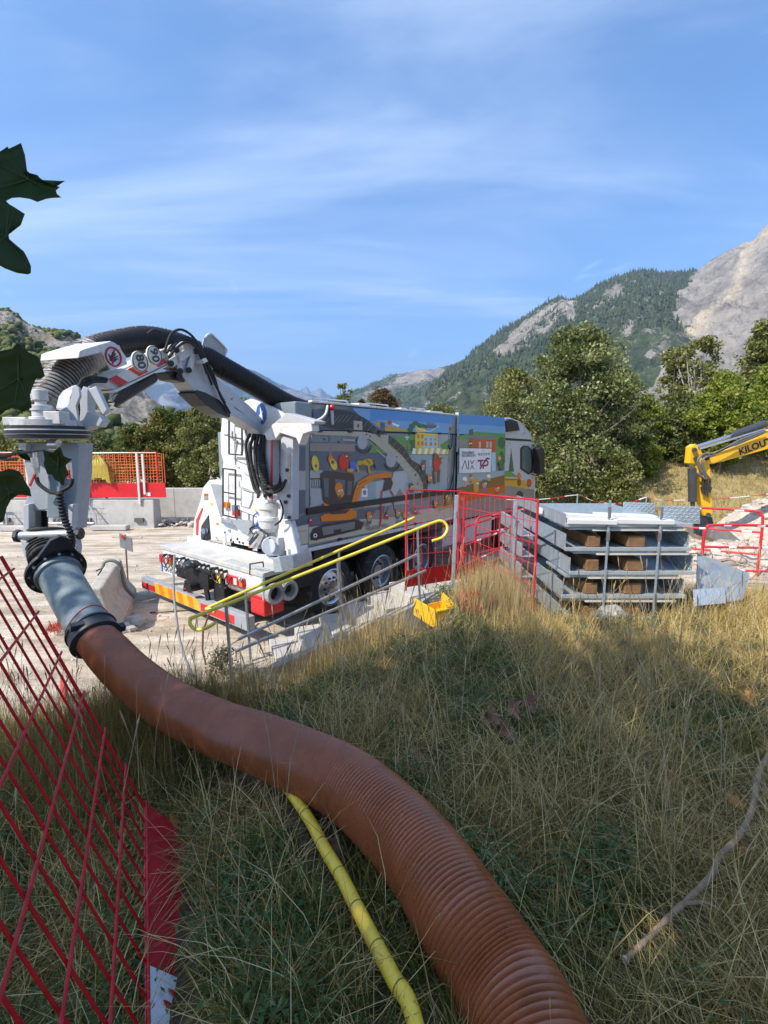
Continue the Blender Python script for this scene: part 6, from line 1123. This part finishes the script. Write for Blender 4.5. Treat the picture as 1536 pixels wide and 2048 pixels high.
b = MB(); b.cyl(EP(1384, 936, EY - .08), EP(1385, 1003, EY - .08), .075, seg=14).cyl(EP(1385, 1003, EY - .08), EP(1386, 1022, EY - .08), .04, seg=10); b.build('bucket_cylinder', mat('cylinder_grey', (.07, .075, .08), .35, .3), ex, 40)
b = MB(); b.cyl(EP(1462, 872), EP(1530, 848), .075, seg=14); b.build('stick_cylinder', MATS['cylinder_grey'], ex, 40); b = MB(); b.cyl(EP(1394, 893), EP(1464, 871), .035, seg=10).cyl(EP(1398, 898, EY - .1), EP(1530, 858, EY - .1), .02, seg=8); b.build('ram_rod', CHROME, ex, 40)
for pts in [[(1425, 908), (1408, 908), (1396, 920), (1400, 940), (1412, 953)], [(1430, 910), (1412, 914), (1404, 925), (1410, 945), (1420, 958)], [(1530, 862), (1480, 880), (1440, 902), (1415, 910)], [(1525, 866), (1470, 888), (1430, 906)], [(1380, 930), (1384, 940), (1392, 946), (1410, 958)]]: MB().tube(spline([EP(u, v, EY - .12) for u, v in pts], 6), .022, 7).build('hydraulic_line', mat('line_grey', (.12, .12, .12), .4), ex, 60)
b = MB()
for u in (1405, 1410, 1415, 1420): b.cyl(EP(u, 958, EY - .08), EP(u, 985 + (u % 4) * 3, EY - .08), .018, seg=7)
ep(b, [(1404, 974), (1424, 974), (1424, 980), (1404, 980)], EY - .08, .05); b.build('valve_pipes', DARKM, ex, 40)
b = MB()
for (u, v) in [(1389, 900), (1392, 917), (1414, 916), (1417, 1030)]: b.cyl(EP(u, v, EY - .08), EP(u, v, EY + .25), .045, seg=12)
b.build('pin', DARKM, ex, 40)
ep(MB(), [(1400, 1030), (1425, 1034), (1432, 1060), (1420, 1080), (1398, 1070)], EY, .2).build('bucket_link', DARKM, ex, bevel=.02)
sh = [(1424, 1060), (1436, 1052), (1452, 1056), (1488, 1085), (1482, 1094), (1455, 1094), (1432, 1090), (1420, 1075)]
ep(MB(), sh, EY - .25, .75).build('bucket', mat('bucket_steel', (.40, .38, .36), .35, .7, var=.2, vs=6), ex, bevel=.03)
ep(MB(), [(1660, 900), (1800, 900), (1820, 990), (1800, 1040), (1650, 1040)], EY - .5, 1.3).build('body', EYL, ex, bevel=.05); ep(MB(), [(1690, 740), (1790, 740), (1800, 900), (1680, 900)], EY - .45, 1.1).build('cab', GLASS, ex, bevel=.05)
for y in (EY - .7, EY + .7): ep(MB(), [(1640, 1060), (1655, 1045), (1830, 1045), (1845, 1060), (1845, 1090), (1825, 1105), (1660, 1105), (1640, 1090)], y, .35).build('track', RUBBER, ex, bevel=.03)

# ------------------------------------------------------------------ hoses on the bank
HB = mat('brown_hose', (.36, .112, .042), .27, var=.2, vs=5, coat=.25, spec=.6, c2=(.26, .15, .09), c2f=(.60, .80), c2s=9)
hpx = [(193, 1279, 3.56), (258, 1347, 3.27), (340, 1409, 3.0), (440, 1457, 2.72), (520, 1486, 2.5), (600, 1520, 2.3), (700, 1572, 2.08), (790, 1652, 1.86), (860, 1735, 1.68), (930, 1842, 1.50), (1000, 1955, 1.36), (1052, 2050, 1.25), (1110, 2210, 1.11), (1170, 2450, .97)]
HPT = [PD(*q) for q in hpx] + [np.array([.62, .55, 1.42]), np.array([.85, .1, 1.42]), np.array([1.1, -.8, 1.42])]
Ps = spline(HPT, 14); Ls = np.concatenate([[0], np.cumsum(np.linalg.norm(np.diff(Ps, axis=0), axis=1))]); tot = Ls[-1]; pit = .0168; K = int(tot / pit) * 4; tt = np.arange(K) * pit / 4
Qs = np.stack([np.interp(tt, Ls, Ps[:, i]) for i in range(3)], -1); HR = .143
ph = tt / pit; rad = HR + .0060 * np.clip(1.35 * np.cos(2 * np.pi * ph), -1, 1)
sq = np.interp(tt, [0, .2, .5], [.93, 1, 1]); hb_ = MB(); hb_.tube(Qs, rad * sq, 34); hs = thing('brown_hose', 'thick ribbed brown suction hose winding down through the grass', 'hose', PD(600, 1520, 2.3)); hb_.build('corrugated_tube', HB, hs, 80)
HOSE_XY = Qs[::4]
YH = mat('yellow_hose', (.92, .62, .05), .40, var=.10, vs=12, c2=(.62, .44, .08), c2f=(.6, .85), c2s=9, coat=.1)
yp = [PG(u, v, .085) for u, v in [(520, 1500), (556, 1552), (590, 1596), (622, 1645), (650, 1698), (682, 1752), (712, 1812), (748, 1882), (788, 1958), (830, 2046)]]
yp += [np.array([yp[-1][0] + .05, .7, yp[-1][2]]), np.array([yp[-1][0] + .1, .2, yp[-1][2]])]; YPS = spline(yp, 8)
yh = thing('yellow_hose', 'thin yellow water hose lying in the grass beside the brown hose', 'hose', yp[4]); MB().tube(YPS, .0235, 14).build('tube', YH, yh, 60)
b = MB()
for k in range(3, len(YPS) - 2, 9): b.cyl(YPS[k], YPS[k] + (YPS[k + 1] - YPS[k]) / np.linalg.norm(YPS[k + 1] - YPS[k]) * .004, .0243, seg=14)
b.each('dark_mark', mat('hose_mark', (.18, .15, .05), .6), yh)
BM_ = mat('dead_branch', (.32, .215, .13), .9, var=.3, vs=14, bump=.5, bs=40)
br = [PG(u, v, .10) for u, v in [(1600, 1440), (1536, 1512), (1514, 1560), (1506, 1612), (1478, 1672), (1440, 1712), (1420, 1752), (1380, 1795), (1340, 1832), (1300, 1872), (1252, 1918)]]
bs = thing('dead_branch', 'crooked grey dead branch lying on the grass', 'branch', br[5]); Pb = spline(br, 6); rb = np.linspace(.013, .008, len(Pb)) * (1 + .12 * np.sin(np.arange(len(Pb)) * 1.7)); MB().tube(Pb, rb, 9).build('stem', BM_, bs, 60)
for i, (du, dv) in {20: (.05, .05), 44: (.05, -.02)}.items(): MB().tube([Pb[i], Pb[i] + np.array([du, dv, .03]), Pb[i] + np.array([du * 1.8, dv * 1.5, .02])], [.008, .006, .003], 6).build('twig', BM_, bs, 60)
MB().tube([Pb[-1], Pb[-1] + (Pb[-1] - Pb[-2]) * .3], [.011, .009], 8).build('broken_end', mat('fresh_wood', (.55, .45, .3), .8), bs)
# small tube at the truck foot and red board end behind the hose
rbd = thing('red_board', 'end of a red toe board half hidden by grass behind the hose', 'board', PG(125, 1400)); p = PG(120, 1400); MB().prism([p + UP * .0, p + np.array([.12, -.1, 0]), p + np.array([.14, -.1, .22]), p + UP * .3 + np.array([.03, 0, 0])], (.01, .03, 0)).build('board', REDB, rbd)
# ------------------------------------------------------------------ grass and weeds on the bank
def inview(x, y, m=.12): return (np.abs(x) < (.81 + m) * y + .25) & (y > .75)
BRD = [TB - Bv_ * t for t in np.linspace(0, 1.4, 24)]
STEM_H = lambda x, y: 1 - .80 * np.exp(-(((x - 2.5) / .9) ** 2 + ((y - 4.55) / .55) ** 2)) - .35 * np.exp(-(((x - .2) / .8) ** 2 + ((y - 5.4) / .9) ** 2)) - .45 * np.exp(-(((x + .9) / .7) ** 2 + ((y - 4.9) / .8) ** 2))
def hose_clear(x, y, z, wide=0):
    ok = np.ones(len(x), bool)
    for i in range(0, len(HOSE_XY), 6):
        q = HOSE_XY[i]
        if q[2] - HR > landz(q[0], q[1]) + .22: continue
        ok &= (x - q[0]) ** 2 + (y - q[1]) ** 2 > (HR * .93) ** 2
    for q in YPS: ok &= (x - q[0]) ** 2 + (y - q[1] + .02) ** 2 > (.055 + wide) ** 2
    for q in BRD: ok &= ((x - q[0] - .09) ** 2 + (y - q[1]) ** 2 > .10 ** 2) | (rng.random(len(x)) < .12)
    ok &= ~((np.abs(x - .48 - (y - 5.2) * .1) < .30) & (y > 4.75) & (y < 5.9)) | (rng.random(len(x)) < .08)
    for q in Pb[::2]: ok &= (x - q[0]) ** 2 + (y - q[1]) ** 2 > (.045 + wide) ** 2
    return ok
def site_free(x, y):
    s = (x - S0[0]) * SDv[0] + (y - S0[1]) * SDv[1]; l = (x - S0[0]) * SNv[0] + (y - S0[1]) * SNv[1]
    return ~((x > SX0 - .25) & (x < SX1 + .05) & (y > SY0 + .02) & (y < SY1)) & ~((s > 0) & (s < 3.7) & (l > -.13) & (l < .9))
def bankmask(x, y): return (y < np.interp(x, FX, FY) - .25 + (fbm(x * 1.7, y * 1.7, 4, 31) - .5) * .9) & ~((x > 3.2) & (y > 5.9))
def gravelm(x, y): return (np.exp(-(((x + 1.3) / .62) ** 2 + ((y - 4.75) / .42) ** 2)) * 1.5 > rng.random(len(x)))
def scatter(N, ymin, ymax, dens, keep=None, pw=1.3, xr=None):
    out = []
    while sum(len(o) for o in out) < N:
        y = ymin + (ymax - ymin) * rng.random(N) ** pw; x = rng.uniform(-.93, .93, N) * (y + .3) if xr is None else rng.uniform(xr[0], xr[1], N)
        ok = inview(x, y) & bankmask(x, y) & site_free(x, y) & ~gravelm(x, y) & (dens(x, y) > rng.random(N))
        x, y = x[ok], y[ok]; out.append(np.stack([x, y], -1))
        if len(out) > 60: break
    p = np.concatenate(out)[:N]; z = land(p[:, 0], p[:, 1]); ok = hose_clear(p[:, 0], p[:, 1], z); return p[ok, 0], p[ok, 1], z[ok]
def blades(name, x, y, z, L, W, lean, droop, m, rnd=None, az=None, seg=3):
    N = len(x); a = rng.uniform(0, 2 * np.pi, N) if az is None else az; d = np.stack([np.cos(a), np.sin(a), np.zeros(N)], -1); tw = a + np.pi / 2 + rng.normal(0, .7, N); w = np.stack([np.cos(tw), np.sin(tw), np.zeros(N)], -1)
    rows = []; c = np.stack([x, y, z - .01], -1); th = lean.copy(); step = (L / seg)[:, None]
    for i in range(seg + 1):
        ww = (W * (1 - (i / seg) ** 1.6))[:, None] if i < seg else None
        if i < seg: rows += [c - w * ww / 2, c + w * ww / 2]
        else: rows += [c]
        c = c + step * (d * np.sin(th)[:, None] + np.array([0, 0, 1.]) * np.cos(th)[:, None]); th = th + droop / seg
    V = np.stack(rows, 1); n = V.shape[1]; zg = land(V[:, :, 0].ravel(), V[:, :, 1].ravel()).reshape(N, n); V[:, :, 2] = np.maximum(V[:, :, 2], zg + .004)
    F = []
    for i in range(seg - 1): F += [[2 * i, 2 * i + 1, 2 * i + 3], [2 * i, 2 * i + 3, 2 * i + 2]]
    F += [[2 * seg - 2, 2 * seg - 1, 2 * seg]]; F = np.array(F)
    rn = rng.random(N) if rnd is None else rnd
    o = fastmesh(name, V.reshape(-1, 3), (F[None] + (np.arange(N) * n)[:, None, None]).reshape(-1, 3), m, {'rnd': np.repeat(rn, n)}); return o
GG = leafmat('grass_green', [(.035, .060, .008), (.085, .115, .016), (.18, .18, .028), (.36, .27, .06)], .25, .6)
GO = leafmat('grass_olive', [(.06, .048, .012), (.165, .12, .03), (.31, .22, .065), (.52, .38, .14)], .25, .6)
GS = leafmat('grass_straw', [(.24, .155, .045), (.49, .335, .105), (.70, .51, .19), (.85, .68, .34)], .25, .55)
n1 = lambda x, y: np.clip((fbm(x * 1.5, y * 1.5, 4, 61) - .42) * 8, .08, 1); n2 = lambda x, y: np.clip((.55 - fbm(x * 1.5, y * 1.5, 4, 61)) * 8, .10, 1)
def mk(name, N, ymin, ymax, dens, l0, l1, w0, w1, ln, dr, m, pw=1.3, xr=None, tuft=0):
    x, y, z = scatter(N, ymin, ymax, dens, pw=pw, xr=xr)
    if tuft:
        k = len(x) // tuft; i = rng.integers(0, k, len(x)); x = x[i] + rng.normal(0, .022, len(x)); y = y[i] + rng.normal(0, .022, len(x)); z = land(x, y); ok = hose_clear(x, y, z); x, y, z = x[ok], y[ok], z[ok]; tone = rng.random(k)[i[ok]]
    n = len(x); L = rng.uniform(l0, l1, n) * rng.uniform(.7, 1, n) * STEM_H(x, y); rn = np.clip((tone * .6 if tuft else 0) + rng.random(n) * (.4 if tuft else 1), 0, 1)
    o = blades(name, x, y, z, L, rng.uniform(w0, w1, n), np.abs(rng.normal(ln[0], ln[1], n)), rng.normal(dr[0], dr[1], n), m, rn); tag(o, None, kind='stuff'); return o
mk('grass', 42000, .75, 5.8, n1, .07, .22, .0035, .0068, (.5, .3), (1.1, .5), GG, 1.4, tuft=26)
mk('grass', 46000, .75, 6.6, n2, .09, .28, .003, .0055, (.7, .4), (1.2, .6), GO, 1.3, tuft=22)
mk('dry_grass', 38000, .75, 6.8, lambda x, y: .35 + .65 * n2(x, y), .10, .34, .0025, .0045, (1.05, .3), (.6, .6), GS, 1.3)
mk('dry_grass', 13000, 1.0, 6.8, lambda x, y: .25 + .6 * n2(x, y), .28, .62, .0024, .004, (.8, .4), (.9, .6), GS, 1.1)
mk('straw_litter', 20000, .75, 6.2, lambda x, y: .3 + .7 * n2(x, y), .05, .16, .0025, .0055, (1.5, .08), (0, .1), GS, 1.4)
crest = lambda x, y: np.clip(1 - np.abs(np.interp(x, FX, FY) - y - 1.3) / 1.5, 0, 1) * (.35 + .65 * (x > -1.3))
mk('tall_grass', 3600, 2.2, 6.0, crest, .30, .62, .0022, .0036, (.12, .1), (.35, .3), GO, .8, tuft=9)
mk('tall_grass', 2600, 2.8, 6.4, crest, .35, .75, .0022, .0034, (.12, .1), (.4, .3), GS, .8, tuft=7)
right = lambda x, y: sstep((x - .9) / .8) * sstep((y - 3.2) / 1.2)
mk('dry_grass', 42000, 3.0, 7.2, right, .12, .42, .0022, .004, (.6, .4), (.9, .5), GS, .8, tuft=14)
band = lambda x, y: np.exp(-(((x + .4) / .5) ** 2 + ((y - 4.9) / .4) ** 2))
mk('tall_grass', 1000, 4.0, 5.8, band, .8, 1.5, .0026, .0042, (.12, .1), (.3, .25), GS, 1, (-1.4, 1.2))
rs = lambda x, y: sstep((x - .3) / .9) * .9
mk('tall_grass', 3000, 2.2, 5.6, rs, .28, .62, .003, .0048, (.55, .3), (.8, .4), GS, .9, tuft=6)
frontb = lambda x, y: np.exp(-(((x - 2.6) / .9) ** 2 + ((y - 4.45) / .3) ** 2))
mk('tall_grass', 420, 3.9, 4.9, frontb, .8, 1.9, .003, .0048, (.3, .25), (.6, .4), GS, 1, (1.5, 3.8))
golden = lambda x, y: np.exp(-(((x - 1.3) / .30) ** 2 + ((y - 5.3) / .5) ** 2))
mk('tall_grass', 2600, 4.3, 6.6, golden, .35, .85, .003, .005, (.10, .08), (.25, .2), leafmat('grass_gold', [(.36, .26, .11), (.50, .38, .17), (.64, .52, .28)], .3, .5), 1, (.3, 2.1))
lft = lambda x, y: np.exp(-(((x + 1.75) / .55) ** 2 + ((y - 3.2) / .75) ** 2))
mk('tall_grass', 12000, 2.0, 4.6, lft, .25, .62, .002, .0032, (.14, .12), (.35, .3), GO, 1, (-3.2, -.6), tuft=8)
# tall stems with seed heads
x, y, z = scatter(520, 1.6, 6.8, lambda x, y: .3 + .7 * crest(x, y), pw=.8); b = MB(); 
for i in range(len(x)):
    h = random.uniform(.3, .8); a = random.uniform(0, 6.28); k = random.uniform(.05, .35); p0 = np.array([x[i], y[i], z[i]]); p1 = p0 + np.array([math.cos(a) * k * h * .4, math.sin(a) * k * h * .4, h * .6]); p2 = p0 + np.array([math.cos(a) * k * h, math.sin(a) * k * h, h]); b.tube([p0, p1, p2], [.0022, .0018, .0012], 4, False); b.tube([p2 - (p2 - p1) * .25, p2, p2 + (p2 - p1) * .12], [.002, .005, .001], 5, False)
o = b.build('seed_stems', mat('seed_stem', (.36, .27, .14), .8, var=.3), None); tag(o, None, kind='stuff')
# leafy weeds
def weeds(N, ymin, ymax, dens, per, size, leaf, m, pw=1.2):
    x, y, z = scatter(N, ymin, ymax, dens, pw=pw); ok = hose_clear(x, y, z, .09); x, y, z = x[ok], y[ok], z[ok]; n = len(x); S = size * rng.uniform(.5, 1.4, n)
    L = rng.normal(0, 1, (n, per, 3)); L /= np.linalg.norm(L, axis=-1, keepdims=True); L *= rng.random((n, per, 1)) ** .5; L[..., 2] = np.abs(L[..., 2]) * 1.2; C = (np.stack([x, y, z], -1)[:, None] + L * S[:, None, None]).reshape(-1, 3); k = len(C)
    A = rng.normal(0, 1, (k, 3)); A[:, 2] *= .5; A /= np.linalg.norm(A, axis=1, keepdims=True); Bq = np.cross(A, rng.normal(0, 1, (k, 3)) * np.array([.4, .4, 1])); Bq /= np.linalg.norm(Bq, axis=1, keepdims=True); s = leaf * rng.uniform(.5, 1.3, k)[:, None]
    V = np.stack([C - A * s * .7, C + Bq * s * .26, C + A * s * .7, C - Bq * s * .26], 1); o = fastmesh('weeds', V.reshape(-1, 3), np.arange(k * 4).reshape(-1, 4), m, {'rnd': np.repeat(np.clip(np.repeat(rng.random(n), per) * .6 + rng.random(k) * .4, 0, 1), 4)}); tag(o, None, kind='stuff')
WM = leafmat('weed_leaf', [(.03, .075, .018), (.06, .12, .03), (.11, .17, .05), (.22, .26, .13)], .3, .5)
weeds(760, .8, 5.5, lambda x, y: n1(x, y) ** 2 * (.4 + .6 * (x > -.3)), 68, .13, .021, WM); weeds(240, .8, 3.2, lambda x, y: (x < -.4) * 1. + .05, 70, .12, .024, WM)
weeds(90, 3.4, 6.0, right, 120, .16, .022, leafmat('weed_pale', [(.10, .13, .06), (.18, .20, .11), (.32, .32, .22)], .3))
# shrub of weeds beside the stair foot
def plant(u, v, h, w, label, n, cols):
    p = PG(u, v); t = thing('leafy_weed', label, 'plant', p); b = MB()
    for k in range(9): a = random.uniform(0, 6.28); q = p + np.array([math.cos(a) * w * random.random(), math.sin(a) * w * random.random(), h * random.uniform(.6, 1)]); b.tube([p, (p + q) / 2 + UP * .03, q], [.006, .004, .002], 5)
    b.build('stems', mat('weed_stem', (.12, .09, .05), .8), t)['kind'] = 'stuff'
    C = np.stack([p[0] + rng.normal(0, w * .5, n), p[1] + rng.normal(0, w * .5, n), p[2] + h * rng.random(n) ** .8], -1); A = rng.normal(0, 1, (n, 3)); A /= np.linalg.norm(A, axis=1, keepdims=True); Bq = np.cross(A, rng.normal(0, 1, (n, 3))); Bq /= np.linalg.norm(Bq, axis=1, keepdims=True); s = .03 * rng.uniform(.5, 1.3, n)[:, None]
    o = fastmesh('foliage', np.stack([C - A * s * .7, C + Bq * s * .35, C + A * s * .7, C - Bq * s * .35], 1).reshape(-1, 3), np.arange(n * 4).reshape(-1, 4), cols, {'rnd': np.repeat(rng.random(n), 4)}); o['kind'] = 'stuff'; o.parent = t; o.matrix_parent_inverse = parent_world(t).inverted()
plant(446, 1350, .36, .17, 'leafy weed with dark seed heads growing at the foot of the stair', 700, leafmat('weed_mixed', [(.05, .03, .015), (.07, .08, .03), (.16, .16, .07), (.30, .27, .14)], .25))
plant(890, 1215, .30, .16, 'pale green weed growing inside and behind the yellow crate', 500, MATS['weed_pale'])
# dry slope grass far right
N = 26000; y = rng.uniform(12.5, 26, N); x = rng.uniform(.30, .95, N) * y; ok = land(x, y) > .15; x, y = x[ok], y[ok]
o = blades('dry_grass', x, y, land(x, y), rng.uniform(.15, .45, len(x)), rng.uniform(.008, .016, len(x)), np.abs(rng.normal(.4, .3, len(x))), rng.normal(.8, .4, len(x)), leafmat('slope_grass', [(.22, .165, .06), (.34, .26, .11), (.46, .37, .18), (.20, .19, .07)], .2), seg=2); tag(o, None, kind='stuff')
# fallen leaves
DLM = [mat('fallen_leaf_brown', (.20, .10, .05), .7, var=.3, vs=20), mat('fallen_leaf_orange', (.48, .22, .06), .6, var=.2, vs=20), mat('fallen_leaf_grey', (.25, .125, .07), .8, var=.3, vs=20)]
def leaf_outline(n=40):
    P = []
    for k in range(n):
        t = 2 * math.pi * k / n; r = .45 + .38 * abs(math.cos(2.5 * (t - math.pi / 2))) ** 1.2 + .07 * math.cos(t * 15); r *= 1 if math.sin(t) > -.8 else .6; P.append((r * math.cos(t), r * math.sin(t)))
    return P
def leaf_mesh(name, c, s, X, Y, N_, m, parent=None, curl=.25, seed=0):
    P = leaf_outline(); b = MB(); V = []
    for f in (0, .5, 1.):
        for (a, q) in P: V.append(c + s * (X * a * f + Y * q * f + N_ * (curl * (a * a) * f - .18 * curl * math.sin(4 * q + seed) * f)))
    n = len(P); F = [(j * n + k, j * n + (k + 1) % n, (j + 1) * n + (k + 1) % n, (j + 1) * n + k) for j in (0, 1) for k in range(n)]; b.add(V, F); return b.build(name, m, parent, 80)
for i, (u, v, s, k, lb) in enumerate([(1346, 1552, .055, 1, 'orange brown fallen leaf standing upright in the grass'), (1062, 1405, .08, 2, 'large crumpled grey brown leaf on top of the dead leaf pile'), (1030, 1420, .076, 2, 'crumpled leaf in the middle of the dead leaf pile'), (985, 1430, .076, 2, 'curled leaf at the edge of the dead leaf pile by tall grass'), (1012, 1460, .076, 0, 'small brown leaf below the dead leaf pile'), (350, 1640, .05, 1, 'fallen pale brown leaf between the hose and the leaning barrier'), (670, 1690, .05, 0, 'fallen brown leaf close to the yellow hose'), (1215, 1500, .05, 0, 'torn brown leaf in the grass behind the dead branch'), (1470, 1605, .05, 1, 'orange leaf tucked against the dead branch'), (1485, 1690, .06, 0, 'flat brown leaf lying under the dead branch'), (1050, 1610, .045, 2, 'small grey leaf on bare soil beside the brown hose'), (1500, 1400, .07, 1, 'pale orange leaf lit by the sun near the frame edge'), (255, 1495, .03, 0, 'tiny brown leaf caught among straw near the barrier rods')]):
    p = PG(u, v, .06 if s < .075 else .14); a = rng.uniform(0, 6.28); tl = .9 if i == 0 else rng.uniform(.3, 1.3); Nn = np.array([math.sin(tl) * .3, -math.sin(tl), math.cos(tl)]); Nn /= np.linalg.norm(Nn); X = np.cross(Nn, [math.cos(a), math.sin(a), 0.1]); X /= np.linalg.norm(X)
    o = leaf_mesh('fallen_leaf', p, s, X, np.cross(Nn, X), Nn, DLM[k], None, .5 if s < .075 else 1.1, i); tag(o, lb, 'leaf', 'fallen leaves in the grass')

# ------------------------------------------------------------------ plane tree whose branch hangs into view and whose crown shades the bank
pt = thing('plane_tree', 'big plane tree whose dark leaves hang into view at the frame edge', 'tree', (-5.2, -2.0, landz(-5.2, -2.0)))
tb = np.array([-5.2, -2.0, landz(-5.2, -2)]); MB().tube(spline([tb - UP * .2, tb + UP * 2.2 + np.array([.1, .1, 0]), tb + UP * 4.2 + np.array([.5, .3, 0]), tb + UP * 6.2 + np.array([1.0, .8, 0])], 5), np.linspace(.26, .1, 16), 12).build('trunk', PBARK, pt, 60)
cc = np.array([-4.45, -1.25, 6.7]); nc = 240; q = rng.normal(0, 1, (nc, 3)); q /= np.linalg.norm(q, axis=1, keepdims=True); q *= rng.random((nc, 1)) ** .45; q = q * np.array([3.5, 2.6, 1.7]) + cc
lb_ = MB()
for k in range(22): e = q[k * 7]; s0 = tb + UP * random.uniform(3, 5.5) + np.array([.6, .4, 0]); lb_.tube(spline([s0, (s0 + e) / 2 + UP * .3, e], 4), np.linspace(.07, .015, 9), 6)
lb_.build('limbs', PBARK, pt, 60)['kind'] = 'stuff'
per = 46; L = rng.normal(0, 1, (nc, per, 3)); L /= np.linalg.norm(L, axis=-1, keepdims=True); L *= rng.random((nc, per, 1)) ** .4 * .62; C = (q[:, None] + L).reshape(-1, 3)
uu, vv = project(C); dd = C[:, 1] * math.cos(PITCH) - (C[:, 2] - CAMZ) * math.sin(PITCH); C = C[~((dd > 0) & (uu > -120) & (uu < 1660) & (vv > -160))]; k = len(C)
A = rng.normal(0, 1, (k, 3)); A /= np.linalg.norm(A, axis=1, keepdims=True); Bq = np.cross(A, rng.normal(0, 1, (k, 3))); Bq /= np.linalg.norm(Bq, axis=1, keepdims=True); s = .15 * rng.uniform(.6, 1.2, k)[:, None]
PLM = leafmat('plane_leaf', [(.018, .045, .010), (.03, .065, .014), (.05, .085, .02)], .3, .5)
V = np.stack([C - A * s * .5, C + Bq * s * .5 - A * s * .1, C + Bq * s * .3 + A * s * .35, C + A * s * .7, C - Bq * s * .3 + A * s * .35, C - Bq * s * .5 - A * s * .1], 1)
o = fastmesh('crown', V.reshape(-1, 3), np.arange(k * 6).reshape(-1, 6), PLM, {'rnd': np.repeat(rng.random(k), 6)}); o['kind'] = 'stuff'; o.parent = pt; o.matrix_parent_inverse = parent_world(pt).inverted()
tw = [np.array([-2.6, .2, 4.3]), PD(-420, 240, 1.3), PD(-160, 330, 1.0), PD(-40, 390, .95)]; MB().tube(spline([tb + UP * 4.0 + np.array([.5, .3, 0])] + tw, 6), np.linspace(.04, .004, 25), 7).build('twig', BARK, pt, 60)
MB().tube(spline([tw[1], PD(-230, 600, 1.15), PD(-80, 760, 1.05), PD(-20, 900, 1.0), PD(40, 905, 1.0), PD(90, 900, 1.0)], 6), np.linspace(.012, .0018, 31), 6).build('twig', BARK, pt, 60)
MB().tube(spline([PD(-40, 880, 1.02), PD(0, 916, 1.0), PD(35, 918, 1.0)], 5), [.003] * 11, 6).build('twig', BARK, pt, 60)
def traced_leaf(pts, d, tilt, m):
    P = np.array([PD(u, v, d + tilt * (u - pts[0][0]) / 100) for u, v in pts]); c = P.mean(0); V = []
    bow = ray(np.mean([p[0] for p in pts]), np.mean([p[1] for p in pts])); n = len(P)
    for f in (.0, .35, .7, 1.): V += [c + (p - c) * f + bow * .012 * (1 - f * f) for p in P]
    F = [(j * n + k, j * n + (k + 1) % n, (j + 1) * n + (k + 1) % n, (j + 1) * n + k) for j in range(3) for k in range(n)]
    b = MB(); b.add(V, F); o = b.build('leaf', m, pt, 70); w = o.modifiers.new('t', 'SOLIDIFY'); w.thickness = .0005
    vb = MB()
    far = sorted(range(n), key=lambda i: -np.linalg.norm(P[i] - c))[:14:3]
    for i in far: vb.tube([c + bow * .009, c + (P[i] - c) * .5 + bow * .006, c + (P[i] - c) * .9 - bow * .0005], [.0008, .0006, .0003], 5)
    vb.build('vein', mat('leaf_vein', (.05, .08, .025), .5), o); return o
LG = leafmat('near_leaf', [(.03, .07, .015), (.045, .09, .02), (.05, .10, .025)], .3, .45); LY = leafmat('near_leaf_lit', [(.05, .075, .008), (.06, .085, .01), (.07, .09, .012)], .45, .45)  # second one is a yellower lit copy, light put into the leaf colour
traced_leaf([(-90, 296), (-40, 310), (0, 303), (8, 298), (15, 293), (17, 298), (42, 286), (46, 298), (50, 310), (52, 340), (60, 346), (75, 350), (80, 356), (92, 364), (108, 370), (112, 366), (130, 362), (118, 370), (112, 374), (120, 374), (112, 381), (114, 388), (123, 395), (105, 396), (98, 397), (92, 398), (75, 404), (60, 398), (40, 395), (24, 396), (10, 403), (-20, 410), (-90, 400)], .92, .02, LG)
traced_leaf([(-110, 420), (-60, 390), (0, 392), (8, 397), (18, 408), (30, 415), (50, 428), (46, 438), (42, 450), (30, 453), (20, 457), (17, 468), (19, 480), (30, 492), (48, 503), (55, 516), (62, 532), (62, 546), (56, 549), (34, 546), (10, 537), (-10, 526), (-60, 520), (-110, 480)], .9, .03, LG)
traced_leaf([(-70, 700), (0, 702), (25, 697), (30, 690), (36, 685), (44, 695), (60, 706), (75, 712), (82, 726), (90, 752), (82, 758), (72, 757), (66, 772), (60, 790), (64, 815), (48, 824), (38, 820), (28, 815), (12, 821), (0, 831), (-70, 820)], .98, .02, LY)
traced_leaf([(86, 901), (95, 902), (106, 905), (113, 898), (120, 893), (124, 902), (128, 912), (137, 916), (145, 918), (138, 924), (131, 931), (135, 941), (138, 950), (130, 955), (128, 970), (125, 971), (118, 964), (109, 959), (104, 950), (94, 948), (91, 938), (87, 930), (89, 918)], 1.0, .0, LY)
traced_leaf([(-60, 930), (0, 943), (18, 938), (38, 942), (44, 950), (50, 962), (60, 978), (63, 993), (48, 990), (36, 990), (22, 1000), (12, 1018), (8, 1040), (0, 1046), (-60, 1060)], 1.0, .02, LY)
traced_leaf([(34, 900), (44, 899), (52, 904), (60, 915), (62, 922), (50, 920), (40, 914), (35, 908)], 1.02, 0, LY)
